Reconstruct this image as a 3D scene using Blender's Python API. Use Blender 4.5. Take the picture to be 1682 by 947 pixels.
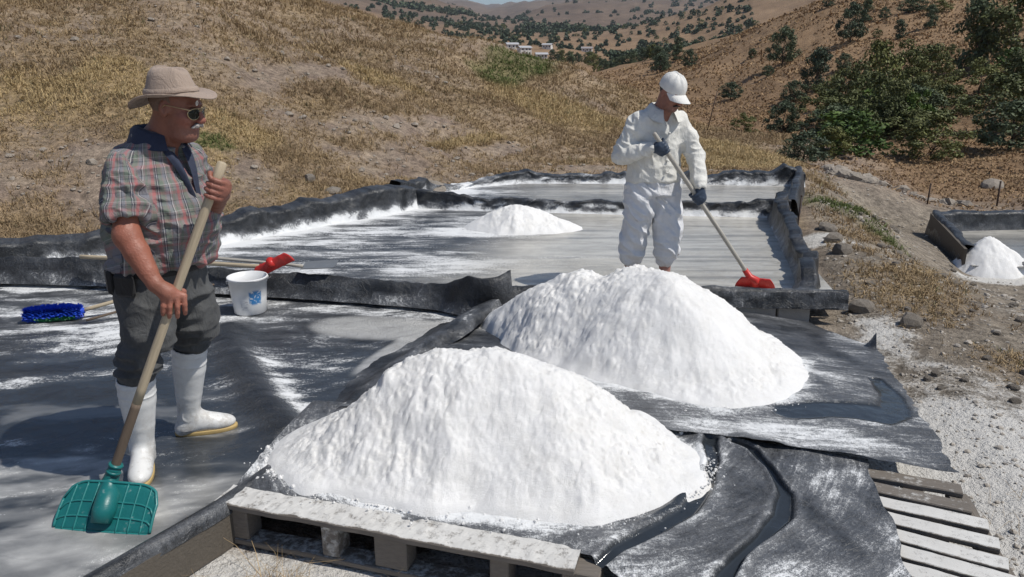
import bpy, math, random
import numpy as np
from mathutils import Vector, Matrix

for _o in list(bpy.data.objects):
    bpy.data.objects.remove(_o)
S = bpy.context.scene
C = S.collection
random.seed(7)
RNG = np.random.default_rng(11)

# ------------------------------------------------------------------ camera
cam = bpy.data.cameras.new('camera')
cam.sensor_width = 36.0
cam.lens = 26.75
cam.clip_start = 0.05
cam.clip_end = 8000
cam_o = bpy.data.objects.new('camera', cam)
C.objects.link(cam_o)
cam_o.location = (0, 0, 1.8)
cam_o.rotation_euler = (math.radians(90 - 16.8), 0, 0)
S.camera = cam_o

# ------------------------------------------------------------------ light
SUN_DIR = Vector((0.53, -0.17, 0.84)).normalized()       # towards the sun
SUN_EL = math.asin(SUN_DIR.z)
SUN_AZ = math.atan2(SUN_DIR.x, SUN_DIR.y)
W = bpy.data.worlds.new('World')
S.world = W
W.use_nodes = True
_nt = W.node_tree
_sky = _nt.nodes.new('ShaderNodeTexSky')
_sky.sky_type = 'NISHITA'
_sky.sun_disc = False
_sky.sun_elevation = SUN_EL
_sky.sun_rotation = SUN_AZ
_sky.altitude = 1600
_sky.air_density = 1.0
_sky.dust_density = 0.6
_nt.nodes['Background'].inputs['Strength'].default_value = 0.095
_nt.links.new(_sky.outputs[0], _nt.nodes['Background'].inputs['Color'])
sun = bpy.data.lights.new('sun', 'SUN')
sun.energy = 3.9
sun.angle = math.radians(0.55)
sun.color = (1.0, 0.955, 0.88)
sun_o = bpy.data.objects.new('sun', sun)
C.objects.link(sun_o)
sun_o.location = (20, -10, 40)
sun_o.rotation_euler = SUN_DIR.to_track_quat('Z', 'Y').to_euler()

S.render.engine = 'CYCLES'
S.view_settings.view_transform = 'Standard'
S.view_settings.look = 'None'
S.view_settings.exposure = 0.0
S.view_settings.gamma = 1.0
S.view_settings.use_curve_mapping = False
S.cycles.max_bounces = 5
S.cycles.diffuse_bounces = 2
S.cycles.glossy_bounces = 2
S.cycles.transmission_bounces = 2
S.cycles.transparent_max_bounces = 4
S.cycles.caustics_reflective = False
S.cycles.caustics_refractive = False
S.cycles.use_denoising = True

# ------------------------------------------------------------------ noise
def _hash(i, j, k, seed):
    h = (i * 374761393 + j * 668265263 + k * 2147483647 + seed * 1274126177) & 0xFFFFFFFF
    h = ((h ^ (h >> 13)) * 1274126177) & 0xFFFFFFFF
    h = ((h ^ (h >> 16)) * 2246822519) & 0xFFFFFFFF
    return ((h ^ (h >> 15)) & 0xFFFFFF).astype(np.float64) / 0xFFFFFF

def vnoise(x, y, z=None, seed=0):
    """value noise in -1..1"""
    x = np.asarray(x, float); y = np.asarray(y, float)
    z = np.zeros_like(x) if z is None else np.asarray(z, float)
    i = np.floor(x).astype(np.int64); j = np.floor(y).astype(np.int64); k = np.floor(z).astype(np.int64)
    fx = x - i; fy = y - j; fz = z - k
    fx = fx * fx * fx * (fx * (fx * 6 - 15) + 10); fy = fy * fy * fy * (fy * (fy * 6 - 15) + 10); fz = fz * fz * fz * (fz * (fz * 6 - 15) + 10)
    def L(a, b, t): return a + (b - a) * t
    v = L(L(L(_hash(i, j, k, seed), _hash(i + 1, j, k, seed), fx), L(_hash(i, j + 1, k, seed), _hash(i + 1, j + 1, k, seed), fx), fy),
          L(L(_hash(i, j, k + 1, seed), _hash(i + 1, j, k + 1, seed), fx), L(_hash(i, j + 1, k + 1, seed), _hash(i + 1, j + 1, k + 1, seed), fx), fy), fz)
    return v * 2 - 1

def fbm(x, y, z=None, o=4, seed=0, gain=0.5, lac=2.03):
    s = 0; a = 1; t = 0
    x = np.asarray(x, float); y = np.asarray(y, float)
    z = np.zeros_like(x) if z is None else np.asarray(z, float)
    for n in range(o):
        s = s + a * vnoise(x, y, z, seed + n * 17); t += a; a *= gain
        x = x * lac + 3.1; y = y * lac + 1.7; z = z * lac + 9.2
    return s / t

def sstep(a, b, x):
    t = np.clip((np.asarray(x, float) - a) / (b - a), 0, 1)
    return t * t * (3 - 2 * t)

# ------------------------------------------------------------------ mesh helpers
def mk(name, V, F, mat=None, parent=None, smooth=True, attrs=None, uv=None, colors=None):
    """one mesh object; F is a list of (n,k) index arrays; vertex data are world metres, parents sit at their own loc"""
    V = np.asarray(V, np.float64).reshape(-1, 3)
    if parent is not None:
        q = parent
        while q is not None:
            V = V - np.array(q.location)[None, :]; q = q.parent
    me = mesh_data(name, V, F, mat, smooth, attrs, uv, colors)
    o = bpy.data.objects.new(name, me)
    C.objects.link(o)
    if parent is not None:
        o.parent = parent
    return o

def mesh_data(name, V, F, mat=None, smooth=True, attrs=None, uv=None, colors=None):
    if isinstance(F, np.ndarray): F = [F]
    F = [np.asarray(f, np.int32) for f in F if len(f)]
    me = bpy.data.meshes.new(name)
    me.vertices.add(len(V))
    me.vertices.foreach_set('co', np.asarray(V, np.float32).ravel())
    loops = np.concatenate([f.ravel() for f in F])
    tot = np.concatenate([np.full(len(f), f.shape[1], np.int32) for f in F])
    st = np.concatenate([[0], np.cumsum(tot)[:-1]]).astype(np.int32)
    me.loops.add(len(loops)); me.loops.foreach_set('vertex_index', loops)
    me.polygons.add(len(tot)); me.polygons.foreach_set('loop_start', st)
    me.polygons.foreach_set('use_smooth', np.full(len(tot), bool(smooth)))
    if uv is not None:
        l = me.uv_layers.new(name='UVMap')
        l.data.foreach_set('uv', np.asarray(uv, np.float32)[loops].ravel())
    for k, a in (attrs or {}).items():
        at = me.attributes.new(k, 'FLOAT', 'POINT'); at.data.foreach_set('value', np.asarray(a, np.float32))
    if colors is not None:
        at = me.color_attributes.new('Col', 'FLOAT_COLOR', 'POINT')
        c = np.ones((len(V), 4), np.float32); c[:, :3] = colors
        at.data.foreach_set('color', c.ravel())
    me.update(calc_edges=True)
    me.validate()
    if mat is not None: me.materials.append(mat)
    return me

def grid_faces(n, m, wrap=False):
    """n rows, m columns"""
    i = np.arange(n - 1)[:, None]; j = np.arange(m if wrap else m - 1)[None, :]
    a = i * m + j; b = i * m + (j + 1) % m
    return np.stack([a, b, b + m, a + m], -1).reshape(-1, 4)

class MB:
    """collects pieces into one mesh"""
    def __init__(s): s.V = []; s.F = []; s.n = 0; s.A = []
    def add(s, V, F, a=0.0):
        V = np.asarray(V, float).reshape(-1, 3)
        if isinstance(F, np.ndarray): F = [F]
        for f in F: s.F.append(np.asarray(f) + s.n)
        s.V.append(V); s.n += len(V); s.A.append(np.full(len(V), a)); return s
    def box(s, c, size, rot=None, bev=0.0, a=0.0):
        v, f = box_vf(size, bev)
        if rot is not None: v = v @ np.array(rot).T
        return s.add(v + np.asarray(c), f, a)
    def tube(s, P, R, n=10, a=0.0, caps=True):
        v, f = tube_vf(P, R, n, caps); return s.add(v, f, a)
    def build(s, name, mat, parent=None, smooth=True, attr=None):
        F = {}
        for f in s.F: F.setdefault(f.shape[1], []).append(f)
        return mk(name, np.concatenate(s.V), [np.concatenate(x) for x in F.values()], mat, parent, smooth, {attr: np.concatenate(s.A)} if attr else None)

def box_vf(size, bev=0.0):
    h = np.asarray(size, float) / 2
    if bev <= 0:
        v = np.array([[x, y, z] for z in (-1, 1) for y in (-1, 1) for x in (-1, 1)]) * h
        return v, np.array([[0, 2, 3, 1], [4, 5, 7, 6], [0, 1, 5, 4], [2, 6, 7, 3], [0, 4, 6, 2], [1, 3, 7, 5]])
    b = min(bev, h.min() * 0.9)
    # rounded section in x-z swept along y with shrunk ends
    pts = [(-h[0] + b, -h[2]), (h[0] - b, -h[2]), (h[0], -h[2] + b), (h[0], h[2] - b), (h[0] - b, h[2]), (-h[0] + b, h[2]), (-h[0], h[2] - b), (-h[0], -h[2] + b)]
    P = np.array(pts); rows = []
    for y, k in ((-h[1], b), (-h[1] + b, 0), (h[1] - b, 0), (h[1], b)):
        q = P.copy(); q[:, 0] *= (h[0] - k) / h[0]; q[:, 1] *= (h[2] - k) / h[2]
        rows.append(np.column_stack([q[:, 0], np.full(8, y), q[:, 1]]))
    V = np.concatenate(rows)
    return V, [grid_faces(4, 8, True), np.arange(8)[None, ::1], np.arange(24, 32)[None, ::-1]]

def tube_vf(P, R, n=10, caps=True):
    P = np.asarray(P, float); R = np.broadcast_to(np.asarray(R, float), (len(P),))
    T = np.gradient(P, axis=0); T /= np.linalg.norm(T, axis=1)[:, None] + 1e-12
    ref = np.array([0, 0, 1.0]) if abs(T[0][2]) < 0.9 else np.array([1.0, 0, 0])
    V = []
    a = np.linspace(0, 2 * np.pi, n, endpoint=False)
    u = np.cross(T[0], ref); u /= np.linalg.norm(u)
    for p, t, r in zip(P, T, R):
        u = u - t * (u @ t); u /= np.linalg.norm(u) + 1e-12
        w = np.cross(t, u)
        V.append(p + r * (np.cos(a)[:, None] * u + np.sin(a)[:, None] * w))
    V = np.concatenate(V)
    F = [grid_faces(len(P), n, True)]
    if caps:
        F.append(np.arange(n)[None, ::-1]); F.append(np.arange(len(V) - n, len(V))[None, :])
    return V, F

def basis(x, y=None):
    """3x3 with columns = axes"""
    x = np.asarray(x, float); x = x / np.linalg.norm(x)
    y = np.asarray((0, 0, 1.0) if y is None else y, float)
    z = np.cross(x, y); z /= np.linalg.norm(z); y = np.cross(z, x)
    return np.column_stack([x, y, z])

def tag(o, label=None, cat=None, group=None, kind=None):
    if label: o['label'] = label
    if cat: o['category'] = cat
    if group: o['group'] = group
    if kind: o['kind'] = kind
    return o

def thing(name, loc, label, cat, group=None):
    o = bpy.data.objects.new(name, None); C.objects.link(o)
    o.empty_display_size = 0.1
    o.location = loc
    return tag(o, label, cat, group)

def copy_tree(o):
    r = o.copy(); C.objects.link(r)
    for c in list(o.children):
        k = c.copy(); C.objects.link(k); k.parent = r
        for d in list(c.children):
            e = d.copy(); C.objects.link(e); e.parent = k
    return r

# ------------------------------------------------------------------ materials
class NT:
    def __init__(s, name):
        s.m = bpy.data.materials.new(name); s.m.use_nodes = True
        s.t = s.m.node_tree; s.b = s.t.nodes['Principled BSDF']
    def n(s, typ, ins=None, **props):
        x = s.t.nodes.new('ShaderNode' + typ)
        for k, v in props.items(): setattr(x, k, v)
        for k, v in (ins or {}).items(): s.put(x.inputs[k], v)
        return x
    def put(s, sock, v):
        if isinstance(v, bpy.types.NodeSocket): s.t.links.new(v, sock)
        elif isinstance(v, bpy.types.Node): s.t.links.new(v.outputs[0], sock)
        else:
            if hasattr(sock.default_value, '__len__') and not hasattr(v, '__len__'): v = (v,) * len(sock.default_value)
            if hasattr(v, '__len__') and len(v) == 3 and len(sock.default_value) == 4: v = (*v, 1)
            sock.default_value = v
    def bsdf(s, **kw):
        for k, v in kw.items(): s.put(s.b.inputs[k.replace('_', ' ')], v)
        return s.m
    def math(s, op, a, b=0.0, c=0.0, clamp=False):
        x = s.n('Math', operation=op, use_clamp=clamp); s.put(x.inputs[0], a); s.put(x.inputs[1], b); s.put(x.inputs[2], c); return x.outputs[0]
    def add(s, a, b): return s.math('ADD', a, b)
    def mul(s, a, b): return s.math('MULTIPLY', a, b)
    def mix(s, f, a, b, mode='MIX'):
        x = s.n('Mix', data_type='RGBA', blend_type=mode); s.put(x.inputs[0], f); s.put(x.inputs[6], a); s.put(x.inputs[7], b); return x.outputs[2]
    def obj(s): return s.n('TexCoord').outputs['Object']
    def pos(s): return s.n('NewGeometry').outputs['Position']
    def uv(s): return s.n('TexCoord').outputs['UV']
    def attr(s, name): return s.n('Attribute', attribute_name=name).outputs['Fac']
    def col(s): return s.n('Attribute', attribute_name='Col').outputs['Color']
    def scale(s, v, sc, rot=(0, 0, 0)):
        x = s.n('Mapping'); s.put(x.inputs['Vector'], v); x.inputs['Scale'].default_value = sc if hasattr(sc, '__len__') else (sc,) * 3; x.inputs['Rotation'].default_value = rot; return x.outputs[0]
    def noise(s, v, sc, detail=4, rough=0.55, dist=0.0):
        x = s.n('TexNoise', {'Scale': sc, 'Detail': detail, 'Roughness': rough, 'Distortion': dist}); s.put(x.inputs['Vector'], v); return x.outputs['Fac']
    def voro(s, v, sc, feat='F1'):
        x = s.n('TexVoronoi', {'Scale': sc}, feature=feat); s.put(x.inputs['Vector'], v); return x.outputs['Distance']
    def ramp(s, f, a, b, lo=0.0, hi=1.0):
        x = s.n('MapRange', {'From Min': a, 'From Max': b, 'To Min': lo, 'To Max': hi}, interpolation_type='SMOOTHSTEP'); s.put(x.inputs['Value'], f); return x.outputs[0]
    def bump(s, h, dist, strength=1.0, normal=None):
        x = s.n('Bump', {'Distance': dist, 'Strength': strength}); s.put(x.inputs['Height'], h)
        if normal is not None: s.put(x.inputs['Normal'], normal)
        return x.outputs[0]

def simple(name, color, rough=0.6, var=0.15, scale=20.0, bump=0.0, bscale=60.0, **kw):
    m = NT(name); p = m.obj()
    n = m.noise(p, scale, 4)
    c = m.mix(n, tuple(x * (1 - var) for x in color), tuple(min(1, x * (1 + var)) for x in color))
    m.bsdf(Base_Color=c, Roughness=rough, **kw)
    if bump: m.bsdf(Normal=m.bump(m.noise(p, bscale, 3), bump))
    return m.m

M = {}
# black pond liner with dried salt: attributes salt, wet; UV = flow coordinates in metres
def liner_mat(name, streak=(3.0, 30.0), base=(0.018, 0.020, 0.023), dust=(0.78, 0.79, 0.79), film=None):
    m = NT(name); uv = m.uv(); p = m.obj()
    salt = m.attr('salt'); wet = m.attr('wet')
    st = m.noise(m.scale(uv, (streak[0], streak[1], 1)), 1.0, 6, 0.62, 0.7)
    big = m.noise(uv, 3.2, 4, 0.6, 1.2)
    fine = m.noise(p, 55, 5, 0.7)
    gr = m.noise(p, 190, 2, 0.6)
    st2 = m.noise(m.scale(uv, (streak[0] * 3.2, streak[1] * 3.6, 1), (0, 0, 0.12)), 1.0, 5, 0.7, 0.9)
    crk = m.math('ABSOLUTE', m.add(m.noise(p, 11, 5, 0.7, 0.6), -0.5))
    f = m.add(m.mul(m.add(st, -0.5), 1.25), m.add(m.mul(m.add(st2, -0.5), 1.1), m.add(m.mul(m.add(big, -0.5), 0.8), m.add(m.mul(m.add(fine, -0.5), 1.15), m.mul(m.add(gr, -0.5), 0.9)))))
    f = m.mul(f, m.ramp(salt, 0.0, 0.25, 0.35, 1.0))
    mask = m.ramp(m.add(salt, m.mul(f, 0.75)), 0.36, 0.80)
    dusty = m.mix(m.math('MULTIPLY', m.add(salt, m.mul(f, 0.45)), 1.5, clamp=True), base, (0.20, 0.208, 0.222))
    damp = m.mix(wet, dusty, (0.030, 0.036, 0.043))
    c = m.mix(mask, damp, dust)
    if film: c = m.mix(m.mul(m.attr('film'), m.ramp(m.add(st, m.mul(m.add(big, -0.5), 0.5)), 0.25, 0.7, 0.62, 1.0)), c, film)
    r = m.mix(mask, m.mix(wet, (0.36,) * 3, (0.10,) * 3), (0.75,) * 3)
    if film: r = m.mix(m.attr('film'), r, (0.16,) * 3)
    h = m.add(m.mul(mask, 0.5), m.add(m.mul(fine, 0.5), m.add(m.mul(st2, 0.3), m.mul(m.ramp(crk, 0.0, 0.06, 1.0, 0.0), 0.25))))
    h = m.mul(h, m.ramp(wet, 0.2, 0.9, 1.0, 0.12))
    m.bsdf(Base_Color=c, Roughness=r, Normal=m.bump(h, 0.007))
    m.b.inputs['Specular IOR Level'].default_value = 0.45
    return m.m
M['liner'] = liner_mat('black_liner', (5.0, 22.0))
M['liner_sheet'] = liner_mat('black_liner_sheet', (2.2, 16.0))
M['pan_a'] = liner_mat('pan_floor', (2.4, 11.0), film=(0.57, 0.565, 0.545))
M['pan_b'] = liner_mat('pan_floor_streaked', (1.6, 8.5), film=(0.57, 0.545, 0.485))

def salt_mat():
    m = NT('heaped_salt'); p = m.obj()
    a = m.noise(p, 9, 6, 0.7); b = m.noise(p, 70, 6, 0.8)
    c = m.mix(m.ramp(a, 0.28, 0.62), (0.80, 0.788, 0.76), (0.865, 0.857, 0.84))
    m.bsdf(Base_Color=c, Roughness=0.62, Normal=m.bump(m.add(m.mul(b, 0.8), m.add(m.mul(m.noise(p, 330, 2, 0.6), 0.7), m.mul(a, 0.4))), 0.0042))
    m.b.inputs['Specular IOR Level'].default_value = 0.35
    return m.m
M['salt'] = salt_mat()

def wood_mat(name, color, sc=1.0, crust=False):
    m = NT(name); p = m.obj()
    g = m.noise(m.scale(p, (6 * sc, 90 * sc, 90 * sc)), 1.0, 4, 0.6)
    b = m.noise(p, 7 * sc, 3)
    c = m.mix(g, tuple(x * 0.6 for x in color), tuple(min(1, x * 1.3) for x in color))
    c = m.mix(m.mul(b, 0.4), c, tuple(x * 0.55 for x in color))
    h = g
    if crust:
        s = m.ramp(m.add(m.attr('salt'), m.mul(m.add(m.noise(p, 30, 5, 0.7), -0.5), 1.0)), 0.35, 0.62)
        c = m.mix(s, c, m.mix(b, (0.50, 0.485, 0.455), (0.72, 0.71, 0.68))); h = m.add(g, m.mul(s, 0.8))
    m.bsdf(Base_Color=c, Roughness=0.8, Normal=m.bump(h, 0.004))
    return m.m
M['pallet'] = wood_mat('weathered_pallet_wood', (0.19, 0.165, 0.14), crust=True)
M['concrete'] = simple('concrete_block', (0.34, 0.33, 0.31), 0.9, 0.2, 12, 0.004, 90)
M['stone'] = simple('grey_stone', (0.30, 0.26, 0.215), 0.9, 0.35, 6, 0.02, 25)
M['salty_pebble'] = simple('salt_dusted_pebble', (0.40, 0.36, 0.31), 0.9, 0.35, 9, 0.01, 40)
M['bark'] = simple('bark', (0.09, 0.07, 0.05), 0.9, 0.3, 15, 0.02, 30)
# ------------------------------------------------------------------ terrain: measured heights of the place (metres, camera stands over the origin)
TERRAIN_POINTS = [
    (-5.65,6.60,0.196), (-5.05,7.30,0.025), (-4.00,7.60,-0.015), (-7.14,7.80,0.579), (-9.62,11.00,1.769), (-11.98,14.00,2.766),
    (-5.73,8.50,0.469), (-6.72,10.20,1.005), (-8.06,12.50,1.764), (-10.09,16.00,2.904), (-3.76,8.60,0.245), (-4.45,10.50,0.981),
    (-5.39,13.00,1.763), (-6.90,17.00,2.973), (-14.91,24.00,4.619), (-10.01,25.00,4.566), (-1.94,10.00,0.073), (-2.29,12.00,0.398),
    (-2.90,15.50,1.180), (-3.85,21.00,2.351), (-6.06,26.00,3.594), (-4.45,25.00,3.083), (-2.55,8.00,0.123), (-3.12,10.00,0.395),
    (-4.18,13.80,1.248), (-5.48,18.50,2.419), (-0.42,13.00,0.076), (-0.54,17.00,0.735), (-0.66,21.00,1.585), (-2.41,22.50,2.391),
    (-1.26,24.00,2.378), (-0.18,24.00,2.100), (1.03,24.00,1.767), (-1.30,11.50,0.092), (-1.71,15.50,0.829), (1.17,13.50,0.010),
    (1.50,17.50,0.436), (2.20,24.00,1.359), (3.74,24.00,0.840), (2.85,13.80,-0.030), (3.48,17.00,0.080), (5.00,20.00,-0.192),
    (4.00,14.00,-0.056), (6.53,18.00,-0.402), (6.49,16.00,-0.385), (6.58,15.00,-0.368), (9.85,14.50,-0.822), (8.07,14.30,-0.786),
    (6.37,13.00,-0.393), (10.50,20.00,-0.852), (15.50,30.00,-0.539), (22.73,45.00,1.671), (30.64,62.00,6.077), (12.70,19.00,-0.569),
    (17.72,27.00,0.108), (26.95,42.00,2.294), (34.69,55.00,5.595), (15.95,19.00,-0.419), (30.85,38.00,1.691), (39.71,50.00,5.250),
    (13.57,34.00,-0.851), (20.29,52.00,1.651), (28.68,75.00,6.552), (10.81,32.00,-1.189), (17.21,52.00,0.498), (24.19,80.00,4.534),
    (16.14,58.00,-0.520), (19.54,80.00,1.865), (13.41,62.00,-0.680), (11.48,62.00,-0.680), (9.73,22.00,-0.597), (45.14,80.00,9.549),
    (38.57,85.00,9.445), (53.24,75.00,10.097), (20.94,130.00,-0.972), (11.72,140.00,0.369), (4.88,220.00,1.978), (2.06,300.00,4.236),
    (26.65,320.00,4.398), (52.87,330.00,0.856), (-18.50,300.00,7.508), (70.42,330.00,3.275), (4.09,600.00,21.876), (-48.00,450.00,20.083),
    (49.58,600.00,21.876), (95.17,600.00,19.718), (152.27,650.00,23.549), (-81.68,450.00,26.492), (-105.48,500.00,34.537), (6.79,1000.00,51.701),
    (119.88,1000.00,53.123), (232.98,1000.00,53.123), (-84.92,800.00,46.831), (66.45,1500.00,98.953), (-39.73,1700.00,90.256), (-80.16,1500.00,87.296),
    (10.85,1600.00,89.595), (-137.28,1300.00,96.965), (-165.19,1000.00,81.302), (178.74,1500.00,108.449), (291.08,1500.00,109.502), (459.27,1500.00,113.708),
    (626.08,1500.00,126.285), (3.70,9.06,0.050), (3.10,7.41,0.030), (2.60,5.54,0.000), (4.74,11.74,0.000), (2.46,4.33,0.000),
    (1.77,2.51,0.000), (2.62,3.52,0.000), (3.11,5.19,0.020), (3.48,6.92,0.030), (3.46,6.32,0.020), (3.37,5.26,0.020),
    (3.48,4.87,0.000), (4.33,9.23,-0.020), (4.00,4.88,-0.050), (2.10,2.71,0.000), (-1.50,1.50,-0.030), (0.00,1.50,-0.030),
    (1.50,1.50,-0.020), (0.00,0.30,-0.030), (3.00,1.20,0.000), (-3.00,1.00,-0.030), (-6.00,1.50,0.300), (-7.00,4.00,0.600),
    (-10.00,2.00,1.500), (0.00,4.00,-0.020), (1.50,4.50,-0.020), (-2.50,4.00,-0.030), (0.00,7.50,0.030), (1.50,9.80,0.070),
    (0.00,11.50,0.080), (3.90,11.00,0.080), (5.50,7.00,-0.600), (5.20,8.50,-0.780), (7.00,9.50,-0.820), (7.50,12.00,-0.820),
    (6.00,12.00,-0.800), (9.00,10.00,-0.800), (6.00,6.00,-0.500), (9.00,7.00,-0.800), (12.00,10.00,-0.800), (5.20,4.40,-0.350),
    (6.00,3.50,-0.300), (4.00,3.00,-0.020), (3.20,2.20,0.000), (0.00,32.00,0.600), (3.00,32.00,-0.600), (6.00,30.00,-1.400),
    (-3.00,33.00,1.500), (-6.00,35.00,2.600), (4.00,45.00,-1.600), (9.00,45.00,-1.600), (0.00,60.00,-1.500), (-8.00,60.00,0.000),
    (8.00,80.00,-1.200), (-20.00,40.00,6.000), (-30.00,60.00,9.000), (-20.00,24.00,7.000), (-25.00,20.00,8.000), (-14.00,16.00,4.600),
    (-30.00,10.00,7.000), (-15.00,8.00,3.200), (-60.00,120.00,5.000), (-20.00,120.00,0.000), (40.00,140.00,4.000), (50.00,110.00,8.000),
    (25.00,110.00,3.500), (60.00,70.00,11.000), (90.00,100.00,16.000), (40.00,45.00,6.000), (60.00,40.00,8.000), (25.00,16.00,0.300),
    (40.00,15.00,2.000), (30.00,8.00,0.000), (200.00,300.00,45.000), (400.00,300.00,60.000), (150.00,500.00,45.000), (600.00,800.00,110.000),
    (1000.00,700.00,130.000), (-300.00,400.00,50.000), (-500.00,700.00,110.000), (-900.00,900.00,170.000), (-100.00,200.00,9.000), (900.00,2100.00,180.000),
    (0.00,2300.00,150.000), (-900.00,2200.00,200.000), (200.00,1900.00,125.000), (0.00,-3.00,0.000), (4.00,-4.00,0.200), (-5.00,-4.00,0.500),
    (0.00,-20.00,1.000), (20.00,-20.00,1.000), (-25.00,-20.00,6.000), (0.00,-200.00,5.000), (200.00,-100.00,5.000), (-200.00,-100.00,20.000),
    (0.00,-2000.00,20.000), (2000.00,-800.00,60.000), (-2000.00,-800.00,90.000), (2200.00,200.00,120.000), (-2200.00,300.00,150.000),
]
_TP = np.array(TERRAIN_POINTS)
def _tc(x, y):
    r = np.hypot(x, y); return np.stack([np.arctan2(x, y) * 1.6, np.log(np.maximum(r, 0.3))], -1)
_tq = _tc(_TP[:, 0], _TP[:, 1])
_tr = np.maximum(np.hypot(_TP[:, 0], _TP[:, 1]), 1.0)
_tz = _TP[:, 2] / _tr                                     # interpolate slope to the camera foot, which keeps far scale in bounds
_D = np.linalg.norm(_tq[:, None] - _tq[None], axis=-1)
_Wt = np.linalg.solve(np.block([[np.sqrt(_D ** 2 + 0.0004) * -1 - 0 * _D, np.ones((len(_tq), 1))], [np.ones((1, len(_tq))), np.zeros((1, 1))]]), np.append(_tz, 0))
def base_z(x, y):
    out = np.empty(len(x))
    for s in range(0, len(x), 40000):
        q = _tc(x[s:s + 40000], y[s:s + 40000])
        d = np.sqrt(((q[:, None] - _tq[None]) ** 2).sum(-1) + 0.0004)
        out[s:s + 40000] = (-d) @ _Wt[:-1] + _Wt[-1]
    return out * np.maximum(np.hypot(x, y), 1.0)

def poly_sd(x, y, poly):
    """signed distance, negative inside"""
    P = np.array(poly, float); d = np.full(len(x), 1e9); ins = np.zeros(len(x), bool)
    for a, b in zip(P, np.roll(P, -1, 0)):
        e = b - a; w = np.stack([x - a[0], y - a[1]], -1)
        t = np.clip((w @ e) / (e @ e), 0, 1); q = w - t[:, None] * e
        d = np.minimum(d, np.hypot(q[:, 0], q[:, 1]))
        c = ((a[1] > y) != (b[1] > y)) & (x < (b[0] - a[0]) * (y - a[1]) / (b[1] - a[1] + 1e-12) + a[0])
        ins ^= c
    return np.where(ins, -d, d)

POLY_A = [(-4.9, 0.6), (-2.2, 0.8), (-1.41, 2.15), (-1.14, 2.6), (-0.69, 3.97), (-0.1, 5.3), (-2.37, 5.85), (-4.7, 6.15), (-5.5, 3)]
POLY_B = [(-4.3, 6.1), (-2.3, 5.8), (-0.1, 5.35), (2.35, 5.35), (3.15, 8.5), (2.1, 8.6), (0, 8.8), (-1.1, 9.05), (-2.9, 7.1)]
POLY_C = [(-1.1, 9.05), (0, 8.8), (3.15, 8.5), (3.95, 10.6), (0.2, 10.9), (-0.8, 10.6)]
POLY_P = [(-1.2, 2.55), (0.3, 2.1), (1.8, 2.0), (1.9, 2.8), (2.4, 4.5), (2.3, 5.3), (-0.1, 5.3), (-0.69, 3.97)]
POLY_R = [(5.9, 9.3), (6.7, 11.75), (9.8, 12.0), (9.5, 8.6)]
_FLAT = [(POLY_A, -0.06), (POLY_B, -0.04), (POLY_C, 0.0), (POLY_P, -0.045), (POLY_R, -0.88)]

def ground_z(x, y):
    x = np.asarray(x, float).ravel(); y = np.asarray(y, float).ravel()
    z = base_z(x, y); r = np.hypot(x, y)
    hill = sstep(-1.0, -3.0, x - 0.9 * (y - 9.5) + 0) * sstep(6, 8.5, y) + sstep(12, 18, y)
    hill = np.clip(hill, 0, 1)
    dist = np.ones(len(x)) * 9.0
    for p, _ in _FLAT: dist = np.minimum(dist, poly_sd(x, y, p))
    free = sstep(0.1, 0.9, dist)
    z += free * (0.05 * fbm(x * 1.1, y * 1.1, seed=3) * (0.4 + hill) + (0.015 + 0.03 * hill) * fbm(x * 6, y * 6, seed=5, o=3))
    # eroded gullies and ledges on the slope
    z += hill * free * 0.16 * (np.abs(vnoise(x * 0.45 + 0.3 * y, y * 0.30, seed=8)) - 0.35)
    z += sstep(15, 22, r) * sstep(140, 70, r) * (0.10 * vnoise(x * 0.30, y * 0.30, z * 2.6, seed=18) + 0.05 * vnoise(x * 0.8, y * 0.8, z * 6, seed=19))
    z += sstep(15, 40, r) * r * 0.0035 * fbm(x * 12 / (r + 20) * 2.2, y * 12 / (r + 20) * 2.2, seed=4, o=5)
    z += sstep(150, 500, r) * r * 0.012 * (np.abs(fbm(x * 0.006, y * 0.004, seed=21, o=4)) - 0.25)
    z -= 26 * np.exp(-((np.degrees(np.arctan2(x, y)) + 1.0) / 2.2) ** 2) * sstep(800, 1400, r)
    for p, zp in _FLAT:
        w = sstep(0.35, 0.0, poly_sd(x, y, p)); z = z * (1 - w) + zp * w
    return z
# ------------------------------------------------------------------ ground cover
def blob(x, y, cx, cy, rx, ry, ang=0.0, soft=0.6):
    c, s = math.cos(ang), math.sin(ang); dx = x - cx; dy = y - cy
    u = (dx * c + dy * s) / rx; v = (-dx * s + dy * c) / ry
    d = np.sqrt(u * u + v * v) + 0.25 * vnoise(x * 1.7, y * 1.7, seed=77)
    return sstep(1 + soft * 0.5, 1 - soft * 0.5, d)

SOIL_BLOBS = [(-6.3, 8.8, 1.6, 0.9, 0.3), (-5.6, 9.6, 0.5, 2.2, 0.75), (-3.9, 9.0, 1.3, 0.7, 0.6), (-1.6, 11.6, 1.3, 0.7, 0.2), (-2.1, 14.0, 0.35, 1.9, -0.5),
              (-0.6, 13.6, 0.3, 1.8, -0.6), (-2.9, 16.5, 1.1, 0.6, 0.2), (0.6, 12.8, 1.6, 0.6, 0.0), (-4.2, 15.0, 0.4, 1.5, -0.3), (-1.2, 12.6, 0.8, 0.6, 0), (2.1, 12.6, 2.2, 0.45, 0.0)]
STRAW_BLOBS = [(-6.9, 11.2, 1.5, 0.7, -0.5), (-4.2, 9.7, 0.6, 1.3, 0.5), (-2.8, 17.0, 0.9, 0.5, -0.3), (-0.8, 14.3, 0.25, 1.3, -0.6), (-4.0, 10.6, 0.8, 0.6, 0.2), (1.0, 18.5, 2.0, 1.1, -0.8), (5.5, 16, 2.4, 1.4, 0), (4, 14.0, 2.5, 0.8, 0), (-6.0, 12.0, 0.5, 1.2, 0.6)]
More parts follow.
